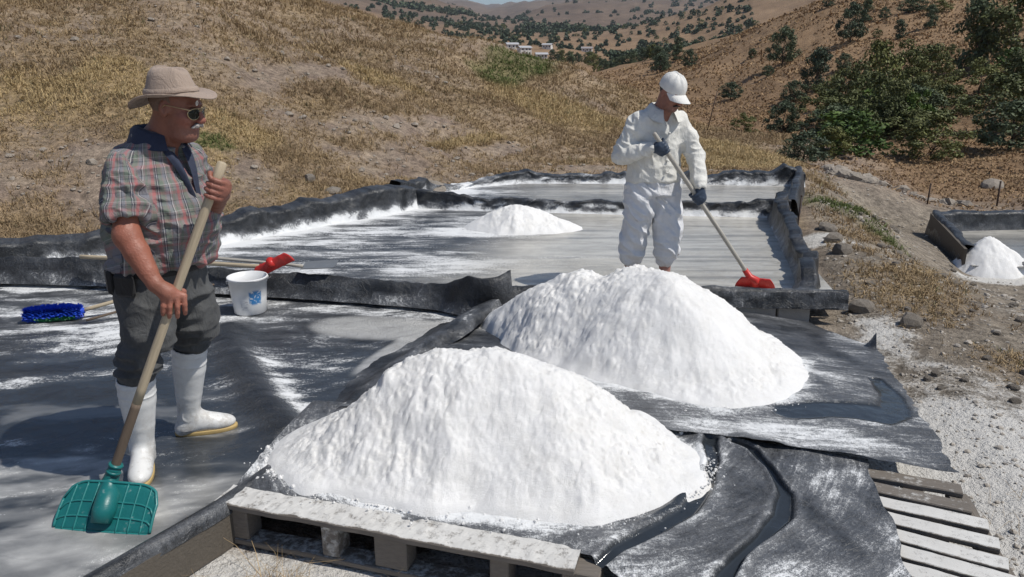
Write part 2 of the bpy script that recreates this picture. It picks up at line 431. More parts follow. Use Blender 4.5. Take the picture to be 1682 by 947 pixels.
GREEN_BLOBS = [(0.15, 22.3, 0.9, 2.6, -0.30), (-3.9, 10.0, 0.25, 0.25, 0), (-1.0, 9.9, 0.2, 0.3, 0), (4.2, 9.2, 0.4, 1.2, 0.3)]
def near_hill(x, y):
    """the dry slope beyond the pans on the camera's side of the valley"""
    r = np.hypot(x, y)
    return sstep(32, 27, r) * sstep(6.0, 7.5, y - 0.0 * x) * sstep(0.35, -0.35, x - (0.36 * y + 0.2 + 0.25 * vnoise(y * 0.8, x * 0.8, seed=31)))

def cover(x, y):
    """grass density 0..1, straw 0..1, green 0..1"""
    n1 = fbm(x * 0.55, y * 0.55, seed=12, o=4); n2 = fbm(x * 1.9, y * 1.9, seed=13, o=3)
    soil = 0; straw = 0; green = 0
    for b in SOIL_BLOBS: soil = np.maximum(soil, blob(x, y, *b))
    for b in STRAW_BLOBS: straw = np.maximum(straw, blob(x, y, *b))
    for b in GREEN_BLOBS: green = np.maximum(green, blob(x, y, *b))
    h = near_hill(x, y)
    low = sstep(3.2, 0.2, (y - (9.5 + 0.9 * np.minimum(x, 0.6))))      # bare foot of the slope by the pans
    g = np.clip(0.74 + 0.65 * n1 + 0.6 * n2 - 0.55 * soil - 0.36 * low + 0.6 * straw, 0, 1) * h
    # right hand side: thin dry grass along the terrace lip and beside the track
    lip = sstep(0.75, 0.1, np.abs(x - np.interp(y, [2.5, 4.7, 5.4, 6.4, 8.5, 11, 14], [3.6, 3.3, 3.15, 3.35, 3.95, 4.6, 5.4])))
    lip = lip * sstep(3.6, 4.6, y) * sstep(15, 12, y)
    g2 = lip * np.clip(0.35 + 0.9 * n2 + 0.3 * n1, 0, 1)
    return np.clip(np.maximum(g, g2), 0, 1), np.clip(straw + 0.35 * n2, 0, 1), green

def lerp3(a, b, t): return a + (b - a) * t[:, None]

def build_ground():
    azs = np.concatenate([np.linspace(-180, -48, 40, endpoint=False), np.linspace(-48, 48, 520, endpoint=False), np.linspace(48, 180, 40, endpoint=False)]) * np.pi / 180
    rs = np.concatenate([[0.02], np.geomspace(0.5, 90, 430), np.geomspace(92, 6000, 150)])
    A, R = np.meshgrid(azs, rs)
    x = (R * np.sin(A)).ravel(); y = (R * np.cos(A)).ravel()
    z = ground_z(x, y)
    r = np.hypot(x, y)
    V = np.stack([x, y, z], -1)
    n1 = fbm(x * 0.55, y * 0.55, seed=12, o=4); n2 = fbm(x * 2.3, y * 2.3, seed=14, o=4)
    g, straw, green = cover(x, y)
    soil = np.array([0.245, 0.185, 0.145]); soil2 = np.array([0.34, 0.27, 0.205]); tan = np.array([0.335, 0.243, 0.142]); gold = np.array([0.40, 0.293, 0.16])
    col = lerp3(np.tile(soil, (len(x), 1)), soil2, np.clip(0.5 + n2, 0, 1))
    col = lerp3(col, tan, g * 0.8)
    col = lerp3(col, gold, straw * g * 0.7)
    col = lerp3(col, np.array([0.13, 0.13, 0.05]), green * 0.7)
    # valley and the right hand hillside: warm brown grassland, thin dark scrub
    rh = sstep(0.3, 2.0, x - (0.36 * y + 1.2)) * sstep(13.5, 16, y)
    far = np.maximum(sstep(24, 34, r) * (1 - near_hill(x, y)), rh)
    sl = fbm(x * 0.12, y * 0.12, seed=41, o=4)
    st2 = fbm(x * 0.9 + y * 0.5, y * 1.1 - x * 0.2, seed=42, o=3)
    brown = lerp3(np.tile(np.array([0.235, 0.152, 0.088]), (len(x), 1)), np.array([0.32, 0.215, 0.128]), np.clip(0.5 + 0.8 * sl + 0.5 * st2, 0, 1))
    col = lerp3(col, brown, far)
    f2 = sstep(250, 700, r)
    vio = lerp3(np.tile(np.array([0.135, 0.098, 0.074]), (len(x), 1)), np.array([0.195, 0.140, 0.098]), np.clip(0.5 + fbm(x * 0.012, y * 0.012, seed=43, o=4), 0, 1))
    col = lerp3(col, vio, f2 * far)
    # bare trodden track on the near right
    trk = sstep(-0.2, 0.4, x - (0.36 * y + 0.2)) * sstep(14, 12.5, y) * sstep(0.4, 1.2, y)
    grey = lerp3(np.tile(np.array([0.235, 0.200, 0.160]), (len(x), 1)), np.array([0.31, 0.265, 0.21]), np.clip(0.5 + 0.9 * n2, 0, 1))
    col = lerp3(col, grey, trk * (1 - 0.7 * g))
    salt = np.zeros(len(x))
    fn = fbm(x * 1.3, y * 1.3, seed=51, o=4)
    salt = np.maximum(salt, sstep(1.75, 0.4, np.hypot((x - 2.15) / 0.75, (y - 2.7) / 1.2)) * 1.15)                 # white crust by the pallets
    salt = np.maximum(salt, sstep(3.95, 3.0, y + 0.9 * fn) * sstep(1.4, 1.7, x) * sstep(4.0, 2.8, x + 0.5 * fn) * 1.05)
    salt = np.maximum(salt, sstep(2.9, 2.3, y) * sstep(-1.5, -1.2, x) * sstep(1.6, 1.0, x) * 0.95)                   # under the front pallet
    salt = np.maximum(salt, 0.55 * sstep(0.05, 0.5, fn) * trk * sstep(9, 4, y))
    salt = np.maximum(salt, 0.8 * blob(x, y, 2.75, 5.25, 0.35, 0.6) * (0.6 + fn))
    salt = np.maximum(salt, 0.75 * blob(x, y, 3.0, 7.7, 0.5, 0.3))
    salt = np.maximum(salt, 1.0 * blob(x, y, 6.4, 9.15, 0.9, 0.35))
    salt = np.maximum(salt, 0.6 * blob(x, y, -4.9, 6.6, 0.9, 0.35))
    m = NT('ground'); p = m.pos()
    d1 = m.noise(p, 9, 6, 0.7); d2 = m.noise(p, 1.3, 5, 0.6); d3 = m.noise(p, 42, 4, 0.7); d4 = m.noise(p, 0.06, 6, 0.7)
    c = m.mix(m.ramp(d1, 0.25, 0.75), (0.52,) * 3, (1.45,) * 3)
    c = m.mix(1.0, m.col(), c, 'MULTIPLY')
    c = m.mix(1.0, c, m.mix(m.ramp(d3, 0.3, 0.7), (0.72,) * 3, (1.25,) * 3), 'MULTIPLY')
    c = m.mix(1.0, c, m.mix(m.ramp(d4, 0.3, 0.7), (0.8,) * 3, (1.18,) * 3), 'MULTIPLY')
    sm = m.ramp(m.add(m.attr('salt'), m.add(m.mul(m.add(d1, -0.5), 1.0), m.add(m.mul(m.add(d2, -0.5), 0.8), m.mul(m.add(d3, -0.5), 0.7)))), 0.36, 0.80)
    sm = m.mul(sm, m.ramp(m.attr('salt'), 0.0, 0.1))
    c = m.mix(m.mul(sm, 0.92), c, (0.70, 0.68, 0.64))
    h = m.add(m.mul(d1, 1.0), m.add(m.mul(d3, 0.45), m.mul(d2, 1.2)))
    m.bsdf(Base_Color=c, Roughness=0.92, Normal=m.bump(h, 0.05))
    m.b.inputs['Specular IOR Level'].default_value = 0.15
    F = grid_faces(len(rs), len(azs), True)[:, ::-1]
    o = mk('ground', V, F, m.m, None, True, {'salt': salt}, None, col)
    o['kind'] = 'structure'
    return o
build_ground()
# ------------------------------------------------------------------ evaporation pans lined with black sheet
def resample(P, step):
    P = np.asarray(P, float); d = np.concatenate([[0], np.cumsum(np.linalg.norm(np.diff(P[:, :2], axis=0), axis=1))])
    n = max(4, int(d[-1] / step) + 1); s = np.linspace(0, d[-1], n)
    return np.stack([np.interp(s, d, P[:, k]) for k in range(P.shape[1])], -1), s

def smooth1(Q, n=6):
    Q = Q.copy()
    for _ in range(n):
        Q[1:-1] = 0.25 * Q[:-2] + 0.5 * Q[1:-1] + 0.25 * Q[2:]
    return Q

def wall(name, parent, path, zb, back_z, thick=0.07, lean=0.03, seed=0, wob=0.012, wr=0.012, crust=0.35, dust=0.12, step=0.02, sm=8, mat='liner'):
    """liner draped over a low bank; path points x,y,top; the pan lies on the left hand of the path"""
    Q, s = resample(path, step); Q = smooth1(Q, sm)
    t = np.gradient(Q[:, :2], axis=0); t /= np.linalg.norm(t, axis=1)[:, None]
    nrm = np.stack([-t[:, 1], t[:, 0]], -1)                 # towards the pan
    top = Q[:, 2] + wob * fbm(s * 3.1, s * 0 + seed, seed=seed + 1, o=3) + 1.6 * wob * (0.45 - np.abs(vnoise(s * 1.7, s * 0, seed=seed + 3))) + 0.4 * wob * vnoise(s * 11, s * 0, seed=seed + 2)
    thick = thick * 0.45
    top = np.maximum(top, zb + 0.03)
    prof = []                                              # offset towards pan, height fraction (front), row kind
    for k in range(11): prof.append((lean + 0.055 * (1 - k / 10) ** 3, k / 10 * 0.92, 0))
    prof += [(lean * 0.6, 0.975, 0), (0.0, 1.0, 0), (-thick * 0.5, 1.005, 0), (-thick, 0.97, 1)]
    for k in range(1, 6): prof.append((-thick - 0.01 - 0.01 * k, 0.97 - 0.97 * k / 5, 1))
    rows = []; salt = []; uv = []
    for off, f, bk in prof:
        z0 = back_z if bk else zb
        z = z0 - 0.012 + (top - z0 + 0.012) * f
        w = wr * (fbm(s * 9, f * 1.3 + s * 0, seed=seed + 5, o=3) * 1.3 + 0.9 * (0.5 - np.abs(vnoise(s * 13 + 2 * f, f * 2.5 + s * 0, seed=seed + 6))) + 0.45 * (0.5 - np.abs(vnoise(s * 31 - 3 * f, f * 4 + s * 0, seed=seed + 7)))) * min(1, 0.25 + f * 1.2)
        w2 = 0.02 * fbm(s * 1.7, s * 0 + 0.4 * f, seed=seed + 9, o=2) + wr * 2.6 * f * (0.4 - np.abs(vnoise(s * 3.3 + 0.8 * f, s * 0, seed=seed + 13)))
        o_ = off + w + w2
        o_ = o_ - 0.5 * w
        rows.append(np.stack([Q[:, 0] + nrm[:, 0] * o_, Q[:, 1] + nrm[:, 1] * o_, z + 0.3 * w * (0.8 < f)], -1))
        n = fbm(s * 7, f * 3 + s * 0, seed=seed + 11, o=4)
        hcr = (z - z0) / 0.16
        sa = dust * (0.6 + 1.0 * n) + crust * np.clip(1.15 - hcr * 1.6 + 0.9 * n, 0, 1.3) * (0.25 if bk else 1)
        salt.append(np.clip(sa, 0.0, 1)); uv.append(np.stack([z + off, s + 0.15 * n], -1))
    n, m = len(rows), len(Q)
    return mk(name, np.concatenate(rows), grid_faces(n, m), M[mat], parent, True, {'salt': np.concatenate(salt), 'wet': np.zeros(n * m), 'film': np.zeros(n * m)}, np.concatenate(uv))

def floor(name, parent, Lp, Rp, z, n, m, fn, mat):
    Lq, _ = resample(Lp, 0.01); Rq, _ = resample(Rp, 0.01)
    t = np.linspace(0, 1, n)
    L = np.stack([np.interp(t, np.linspace(0, 1, len(Lq)), Lq[:, k]) for k in (0, 1)], -1)
    R = np.stack([np.interp(t, np.linspace(0, 1, len(Rq)), Rq[:, k]) for k in (0, 1)], -1)
    u = np.linspace(0, 1, m)
    P = L[:, None] * (1 - u)[None, :, None] + R[:, None] * u[None, :, None]
    x = P[..., 0].ravel(); y = P[..., 1].ravel()
    at, uv, dz = fn(x, y)
    return mk(name, np.stack([x, y, z + dz], -1), grid_faces(n, m), M[mat], parent, True, at, uv)

def polydist(x, y, L):
    """distance to an open polyline and the position along it"""
    L = np.asarray(L, float); d = np.full(np.shape(x), 1e9); tt = np.zeros(np.shape(x)); acc = 0
    for a, b in zip(L[:-1], L[1:]):
        e = b - a; le = math.hypot(*e)
        t = np.clip(((x - a[0]) * e[0] + (y - a[1]) * e[1]) / le ** 2, 0, 1)
        q = np.hypot(x - a[0] - t * e[0], y - a[1] - t * e[1]); k = q < d
        d = np.where(k, q, d); tt = np.where(k, acc + t * le, tt); acc += le
    return d, tt

RIM = [(-1.95, 1.35), (-1.68, 1.7), (-1.41, 2.147), (-1.15, 2.577), (-0.99, 2.95), (-0.84, 3.4), (-0.69, 3.968), (-0.52, 4.353), (-0.30, 4.85), (-0.13, 5.12)]
AB = [(-5.6, 6.22, 0.25), (-4.229, 6.08, 0.24), (-3.18, 5.96, 0.24), (-2.37, 5.80, 0.225), (-1.6, 5.64, 0.215), (-1.1, 5.54, 0.195), (-0.66, 5.42, 0.20), (-0.5, 5.36, 0.215), (-0.40, 5.29, 0.27), (-0.30, 5.24, 0.325), (-0.2, 5.22, 0.315), (-0.10, 5.21, 0.325), (-0.01, 5.23, 0.375)]

def near_pan(x, y):
    wx = x + 0.25 * fbm(x * 1.1, y * 1.1, seed=65, o=3); wy = y + 0.16 * fbm(x * 1.3, y * 1.3, seed=66, o=3)
    n1 = fbm(wx * 1.3 + 0.5 * wy, wy * 4.2 - 0.8 * wx, seed=61, o=5, gain=0.6); n2 = fbm(x * 5, y * 12, seed=62, o=4)
    far = sstep(3.6, 5.0, y)
    reg = 0.55 + 0.25 * far + 0.35 * sstep(-2.4, -3.2, x) * sstep(4.2, 5.0, y) + 0.35 * blob(x, y, -1.35, 4.75, 0.75, 0.45, 0.0)
    salt = 0.17 + 0.08 * far + reg * (0.48 * sstep(-0.25, 0.42, n1) + 0.26 * n2)
    salt -= 0.40 * blob(x, y, -2.5, 3.75, 0.75, 0.33, 0.15) + 0.3 * blob(x, y, -3.0, 4.35, 0.7, 0.16, 0.1) + 0.25 * blob(x, y, -2.4, 2.3, 0.7, 0.5, 0.2)
    film = 0.40 * sstep(-0.25, 0.5, n1 + 0.4 * n2) * (0.55 + 0.45 * sstep(4.4, 3.2, y))
    film += 0.85 * blob(x, y, -0.85, 5.02, 0.55, 0.22, -0.1) + 0.7 * blob(x, y, -0.74, 4.6, 0.09, 0.5, -0.45)
    film += 0.60 * blob(x, y, -1.42, 3.1, 0.42, 0.38, 0.3) * (0.6 + 0.9 * n1) + 0.5 * blob(x, y, -2.4, 3.05, 0.6, 0.22, 0.3) * (0.6 + n1) + 0.4 * blob(x, y, -1.75, 2.5, 0.5, 0.2, 0.5)
    d, _ = polydist(x, y, [(-1.95, 4.95), (-1.9, 4.75), (-1.72, 4.43), (-1.47, 3.97), (-1.28, 3.66), (-1.12, 3.45)])
    ridge = np.exp(-(d / 0.12) ** 2)
    d2, _ = polydist(x, y, [(-1.62, 4.5), (-1.42, 4.15), (-1.22, 3.8), (-1.03, 3.6)])
    foam = np.exp(-(d2 / 0.085) ** 2) * (1.0 + 0.6 * n2)
    salt = salt * (1 - 0.85 * ridge) + 0.55 * foam * (1 - ridge)
    film = film * (1 - ridge)
    wet = np.clip(0.75 - 0.65 * sstep(4.2, 5.4, y) + 0.3 * n1 + 0.2 * sstep(3.9, 3.0, y), 0, 1) * (1 - 0.8 * ridge)
    dz = 0.055 * ridge + 0.006 * fbm(x * 2, y * 2, seed=63) * far + 0.004 * np.clip(salt, 0, 1)
    a = 0.25 * fbm(x * 0.9, y * 0.9, seed=64, o=3)
    uv = np.stack([x + 0.55 * y + a, y - 0.22 * x + a + 0.06 * n1], -1)
    return {'salt': np.clip(salt, 0, 1), 'wet': wet, 'film': np.clip(film * sstep(0.1, 0.5, film), 0, 1)}, uv, dz

def middle_pan(x, y):
    n1 = fbm(x * 0.8, y * 3.4, seed=71, o=4); n2 = fbm(x * 3, y * 12, seed=72, o=4)
    lft = sstep(0.5, -0.7, x + 0.3 * n1 - 0.35 * (y - 7.2))
    n3 = fbm(x * 1.1 + 0.4 * n1, y * 5.0, seed=74, o=5, gain=0.6)
    salt = 0.08 + lft * (0.27 + 0.26 * sstep(-0.3, 0.45, n3) + 0.24 * n2)
    salt += 0.40 * blob(x, y, 0.15, 6.35, 1.0, 0.42, 0.05) + 0.25 * blob(x, y, -0.1, 7.75, 0.9, 0.35)
    d, _ = polydist(x, y, [(-4.2, 6.2), (-3.5, 6.6), (-2.86, 7.08), (-1.9, 8.3), (-1.1, 9.0)])
    salt += 0.55 * np.exp(-(d / 0.22) ** 2)
    film = (1 - lft) * (0.95 + 0.2 * n1)
    lines = sstep(0.62, 0.75, np.abs(vnoise(x * 0.55, y * 9, seed=73))) * (1 - lft)
    film = film * (1 - 0.3 * lines)
    wet = np.clip(0.35 + 0.4 * n1 + 0.3 * (1 - lft), 0, 1)
    uv = np.stack([x + 0.1 * n1, y + 0.015 * n1 + 0.03 * x + 0.02 * vnoise(x * 1.5, y, seed=75)], -1)
    return {'salt': np.clip(salt, 0, 1), 'wet': wet, 'film': np.clip(film, 0, 1)}, uv, 0.006 * np.clip(salt, 0, 1) * (1 + n2)

def far_pan(x, y):
    n1 = fbm(x * 0.8, y * 3.0, seed=81, o=4)
    salt = 0.22 + 0.5 * n1 + 0.25 * sstep(0.8, -0.8, x)
    d, _ = polydist(x, y, [(-0.7, 9.3), (-0.75, 10.5), (0.2, 10.75), (3.9, 10.5)])
    salt += 0.4 * np.exp(-(d / 0.25) ** 2)
    film = np.clip(sstep(-0.4, 0.6, x) * (0.75 + 0.5 * n1), 0, 1)
    return {'salt': np.clip(salt, 0, 1), 'wet': np.full(len(x), 0.5), 'film': film}, np.stack([x, y], -1), 0 * x

def side_pan(x, y):
    n1 = fbm(x * 0.8, y * 3.0, seed=91, o=4)
    return {'salt': np.clip(0.08 + 0.2 * n1, 0, 1), 'wet': np.full(len(x), 0.8), 'film': np.clip(0.6 + 0.5 * n1, 0, 1)}, np.stack([x, y], -1), 0 * x

PAN_GROUP = 'black lined salt pans'
pan_a = thing('salt_pan', (-2.6, 3.8, 0.0), 'wet black lined salt pan the man in the checked shirt stands in', 'salt pan', PAN_GROUP)
pan_b = thing('salt_pan', (0.0, 7.2, 0.08), 'streaked grey salt pan the man in white stands in', 'salt pan', PAN_GROUP)
pan_c = thing('salt_pan', (1.5, 9.8, 0.12), 'small black lined salt pan at the foot of the slope behind the man in white', 'salt pan', PAN_GROUP)
pan_r = thing('salt_pan', (7.5, 10.5, -0.78), 'lower salt pan beyond the grassy bank beside the small lone salt heap', 'salt pan', PAN_GROUP)

floor('pan_floor', pan_a, [(-3.4, 0.4), (-5.9, 6.55)], [(x - 0.03, y) for x, y in [(-2.4, 0.5)] + RIM[:-1] + [(-0.12, 5.42)]], 0.0, 460, 330, near_pan, 'pan_a')
# dividing bank between the near and the middle pan: faces the near pan
wall('liner_wall', pan_a, [p for p in AB], 0.0, 0.045, 0.03, 0.014, seed=100, crust=0.95, dust=0.15, sm=2, wr=0.024)
# the rim by the platform, sheet turned over a board
def rim(parent):
    Q, s = resample([(x, y, 0.15) for x, y in RIM], 0.02); Q = smooth1(Q, 8)
    t = np.gradient(Q[:, :2], axis=0); t /= np.linalg.norm(t, axis=1)[:, None]
    nr = np.stack([t[:, 1], -t[:, 0]], -1)
    lift = 0.015 * sstep(3.6, 4.6, Q[:, 1]) + 0.03 * fbm(s * 2.2, s * 0, seed=121) * sstep(2.6, 3.6, Q[:, 1])
    wide = 1 + 1.1 * sstep(3.1, 4.3, Q[:, 1]) * (1 - 0.5 * sstep(4.9, 5.2, Q[:, 1]))
    prof = [(-0.17, -0.012), (-0.11, 0.012), (-0.055, 0.06), (-0.035, 0.11), (-0.02, 0.148), (0.0, 0.160), (0.02, 0.160), (0.038, 0.150), (0.046, 0.125), (0.05, 0.105)]
    rows = []; salt = []; uv = []
    for i, (o, h) in enumerate(prof):
        w = 0.008 * fbm(s * 8, i * 0.4 + s * 0, seed=122, o=3) + sstep(3.0, 3.8, Q[:, 1]) * (0.010 * vnoise(s * 18, i * 0.7 + s * 0, seed=124) + 0.05 * (0.4 - np.abs(vnoise(s * 4.5 + 0.3 * i, i * 0.25 + s * 0, seed=125))))
        oo = o * wide + w; hh = h * (1 + lift / 0.15) + 0.5 * w
        rows.append(np.stack([Q[:, 0] + nr[:, 0] * oo, Q[:, 1] + nr[:, 1] * oo, hh], -1))
        n = fbm(s * 6, i * 0.5 + s * 0, seed=123, o=4)
        salt.append(np.clip(0.10 + 0.42 * n + 0.06 * sstep(3.5, 4.5, Q[:, 1]), 0, 1)); uv.append(np.stack([s, np.full(len(s), o) + 0.02 * n], -1))
    mk('liner_rim', np.concatenate(rows), grid_faces(len(prof), len(Q)), M['liner'], parent, True,
       {'salt': np.concatenate(salt), 'wet': np.zeros(len(prof) * len(Q)), 'film': np.zeros(len(prof) * len(Q))}, np.concatenate(uv))
    k = Q[:, 1] < 2.75                                      # bare board on the outer side
    Qb = Q[k]; nb = nr[k]; R = []
    for o, h in [(0.02, -0.04), (0.048, -0.04), (0.048, 0.118), (0.02, 0.118)]:
        R.append(np.stack([Qb[:, 0] + nb[:, 0] * o, Qb[:, 1] + nb[:, 1] * o, np.full(len(Qb), h)], -1))
    mk('edge_board', np.concatenate(R), grid_faces(4, len(Qb)), M['board'], parent, False)
M['board'] = wood_mat('damp_edge_board', (0.115, 0.098, 0.078))
rim(pan_a)

floor('pan_floor', pan_b, [(-4.6, 6.06), (-3.5, 6.55), (-2.86, 7.05), (-1.9, 8.25), (-1.12, 9.0)], [(2.45, 5.35), (2.72, 7.2), (3.14, 8.55)], 0.08, 330, 420, middle_pan, 'pan_b')
wall('liner_wall', pan_b, [(-0.09, 5.42, 0.19), (0.3, 5.42, 0.20), (0.9, 5.40, 0.19), (1.45, 5.36, 0.20), (2.0, 5.30, 0.195), (2.42, 5.26, 0.20)], 0.085, 0.085, 0.06, 0.02, seed=140, crust=0.25, dust=0.15)
wall('liner_wall', pan_b, [(2.20, 5.38, 0.13), (2.25, 5.50, 0.19), (2.40, 5.85, 0.27), (2.56, 6.5, 0.30), (2.74, 7.3, 0.31), (2.92, 8.0, 0.33), (3.02, 8.45, 0.38)], 0.075, 0.02, 0.04, 0.09, seed=150, crust=0.35, dust=0.12, wob=0.035, wr=0.026)
wall('liner_wall', pan_b, [(3.15, 8.52, 0.26), (2.1, 8.62, 0.23), (1.1, 8.74, 0.22), (0.05, 8.84, 0.215), (-0.6, 8.95, 0.26), (-1.3, 9.12, 0.31)], 0.08, 0.12, 0.04, 0.03, seed=160, crust=0.8, dust=0.10, wob=0.03, wr=0.026)
wall('liner_wall', pan_b, [(-1.32, 9.22, 0.36), (-1.62, 8.75, 0.37), (-2.15, 8.25, 0.36), (-3.12, 7.15, 0.33), (-3.7, 6.72, 0.30), (-4.5, 6.35, 0.27)], 0.08, 0.16, 0.03, 0.22, seed=170, crust=0.85, dust=0.12, wob=0.035, wr=0.028)
# lower skirt of the front bank: draped sheet, then the row of blocks below it
def skirt():
    Q, s = resample([(1.28, 5.27), (1.6, 5.25), (2.0, 5.23), (2.40, 5.20)], 0.015)
    rows = []; salt = []; uv = []
    for i, f in enumerate(np.linspace(0, 1, 9)):
        w = 0.018 * fbm(s * 9, f + s * 0, seed=181, o=3) * (0.3 + f)
        z = 0.20 - 0.115 * f + 0.012 * fbm(s * 4, s * 0, seed=182)
        rows.append(np.stack([Q[:, 0], Q[:, 1] - 0.018 - 0.02 * f - w, z], -1))
        n = fbm(s * 8, f * 2 + s * 0, seed=183, o=4); salt.append(np.clip(0.16 + 0.4 * n, 0, 1)); uv.append(np.stack([z, s], -1))
    mk('liner_flap', np.concatenate(rows), grid_faces(9, len(Q)), M['liner'], pan_b, True, {'salt': np.concatenate(salt), 'wet': np.zeros(9 * len(Q)), 'film': np.zeros(9 * len(Q))}, np.concatenate(uv))
skirt()
_bv, _bf = box_vf((0.30, 0.12, 0.17), 0.008)
for i, (bx, wd) in enumerate([(1.14, 1), (1.45, 1), (1.765, 1.02), (2.05, 0.78)]):
    o = mk('concrete_block', np.array(_bv) * np.array([wd, 1, 1]) + np.array([bx, 5.29 + 0.004 * i, 0.012]), _bf, M['concrete'], pan_b, False)

floor('pan_floor', pan_c, [(-1.2, 9.15), (-0.85, 10.7)], [(3.2, 8.62), (4.0, 10.6)], 0.12, 130, 260, far_pan, 'pan_b')
wall('liner_wall', pan_c, [(4.05, 10.62, 0.36), (3.3, 10.68, 0.30), (2.3, 10.82, 0.24), (1.0, 10.9, 0.24), (0.2, 10.9, 0.27), (-0.35, 10.6, 0.25), (-0.75, 10.35, 0.20), (-1.2, 9.9, 0.28), (-1.5, 9.3, 0.36)], 0.12, 0.13, 0.03, 0.14, seed=190, crust=0.7, dust=0.12, wob=0.05, wr=0.032)
wall('liner_wall', pan_c, [(3.25, 8.75, 0.24), (3.6, 9.6, 0.28), (4.0, 10.6, 0.36)], 0.12, 0.05, 0.06, 0.06, seed=195, crust=0.3, dust=0.14, wob=0.03)

floor('pan_floor', pan_r, [(5.95, 9.5), (6.55, 11.7)], [(9.6, 9.0), (9.6, 12.0)], -0.76, 60, 80, side_pan, 'pan_b')
wall('liner_wall', pan_r, [(9.6, 11.95, -0.50), (8.2, 11.85, -0.48), (6.62, 11.68, -0.47)], -0.76, -0.82, 0.08, 0.12, seed=200, crust=0.1, dust=0.16, wob=0.02)
wall('liner_wall', pan_r, [(6.6, 11.72, -0.46), (6.3, 10.7, -0.50), (6.0, 9.75, -0.54)], -0.76, -0.85, 0.07, 0.08, seed=205, crust=0.1, dust=0.1, wob=0.02)
wall('liner_wall', pan_r, [(6.1, 9.62, -0.70), (7.4, 9.42, -0.66), (9.5, 9.1, -0.62)], -0.76, -0.85, 0.07, 0.08, seed=207, crust=0.3, dust=0.2, wob=0.02)
mk('edge_board', np.array([[6.68, 11.66, z] for z in (-0.86, -0.50)] + [[6.06, 9.62, z] for z in (-0.86, -0.57)] + [[6.71, 11.64, z] for z in (-0.86, -0.50)] + [[6.09, 9.60, z] for z in (-0.86, -0.57)]) - np.array([0.165, -0.02, 0]),
   np.array([[0, 1, 3, 2], [4, 6, 7, 5], [1, 5, 7, 3], [2, 3, 7, 6], [0, 4, 5, 1]]), M['board'], pan_r, False)

# ------------------------------------------------------------------ the sheets spread over the pallets
# outlines of the feet of the two front heaps
T1 = [(-1.04, 2.86), (-0.9, 2.79), (-0.75, 2.70), (-0.52, 2.62), (-0.29, 2.56), (0.0, 2.50), (0.36, 2.465), (0.5, 2.57), (0.62, 2.655), (0.74, 2.74), (0.80, 2.86), (0.72, 3.08), (0.5, 3.35), (0.15, 3.55), (-0.3, 3.6), (-0.65, 3.45), (-0.9, 3.15)]
T2 = [(0.05, 4.35), (0.206, 4.06), (0.42, 3.82), (0.6, 3.64), (0.85, 3.49), (1.12, 3.41), (1.4, 3.55), (1.6, 3.80), (1.68, 4.1), (1.62, 4.45), (1.4, 4.75), (1.0, 4.95), (0.5, 4.95), (0.15, 4.7)]
T2b = [(-0.22, 4.87), (-0.05, 4.6), (0.206, 4.1), (0.6, 4.0), (0.9, 4.4), (0.9, 4.9), (0.5, 5.15), (0.0, 5.12)]
CH1 = [(0.90, 3.10), (0.881, 3.052), (0.859, 2.892), (0.781, 2.699), (0.67, 2.527), (0.532, 2.41), (0.384, 2.301), (0.27, 2.2), (0.1, 2.12)]
CH2 = [(1.0, 3.05), (1.051, 2.986), (1.076, 2.817), (1.076, 2.632), (1.015, 2.487), (0.894, 2.355), (0.787, 2.25), (0.68, 2.12), (0.6, 1.9)]
PUD = [(1.35, 3.36), (1.5, 3.36), (1.65, 3.34), (1.77, 3.30), (1.87, 3.38), (1.97, 3.62), (2.02, 3.9)]
def sheet_z(x, y):
    z = 0.158 - 0.105 * sstep(3.3, 5.2, y) - 0.06 * sstep(1.5, 2.3, x) * sstep(2.9, 3.6, y)
    z = z + 0.010 * fbm(x * 2.2, y * 2.2, seed=211, o=3) + 0.004 * fbm(x * 9, y * 9, seed=212, o=3)
    return z
def ruled(P0, P1, n, m):
    A, _ = resample(P0, 0.005); B, _ = resample(P1, 0.005); u = np.linspace(0, 1, m); t = np.linspace(0, 1, n)
    f = lambda Q: np.stack([np.interp(u, np.linspace(0, 1, len(Q)), Q[:, k]) for k in (0, 1)], -1)
    A = f(A); B = f(B)
    G_ = A[None] * (1 - t)[:, None, None] + B[None] * t[:, None, None]
    return G_[..., 0].ravel(), G_[..., 1].ravel(), np.repeat(t, m), np.tile(u, n)

def chan(x, y, L, w, seed):
    d, t = polydist(x, y, L); w = w * (1 + 0.45 * vnoise(t * 3.5, t * 0, seed=seed))
    return sstep(1.0, 0.45, d / w), np.exp(-((d / w - 1.25) / 0.45) ** 2)

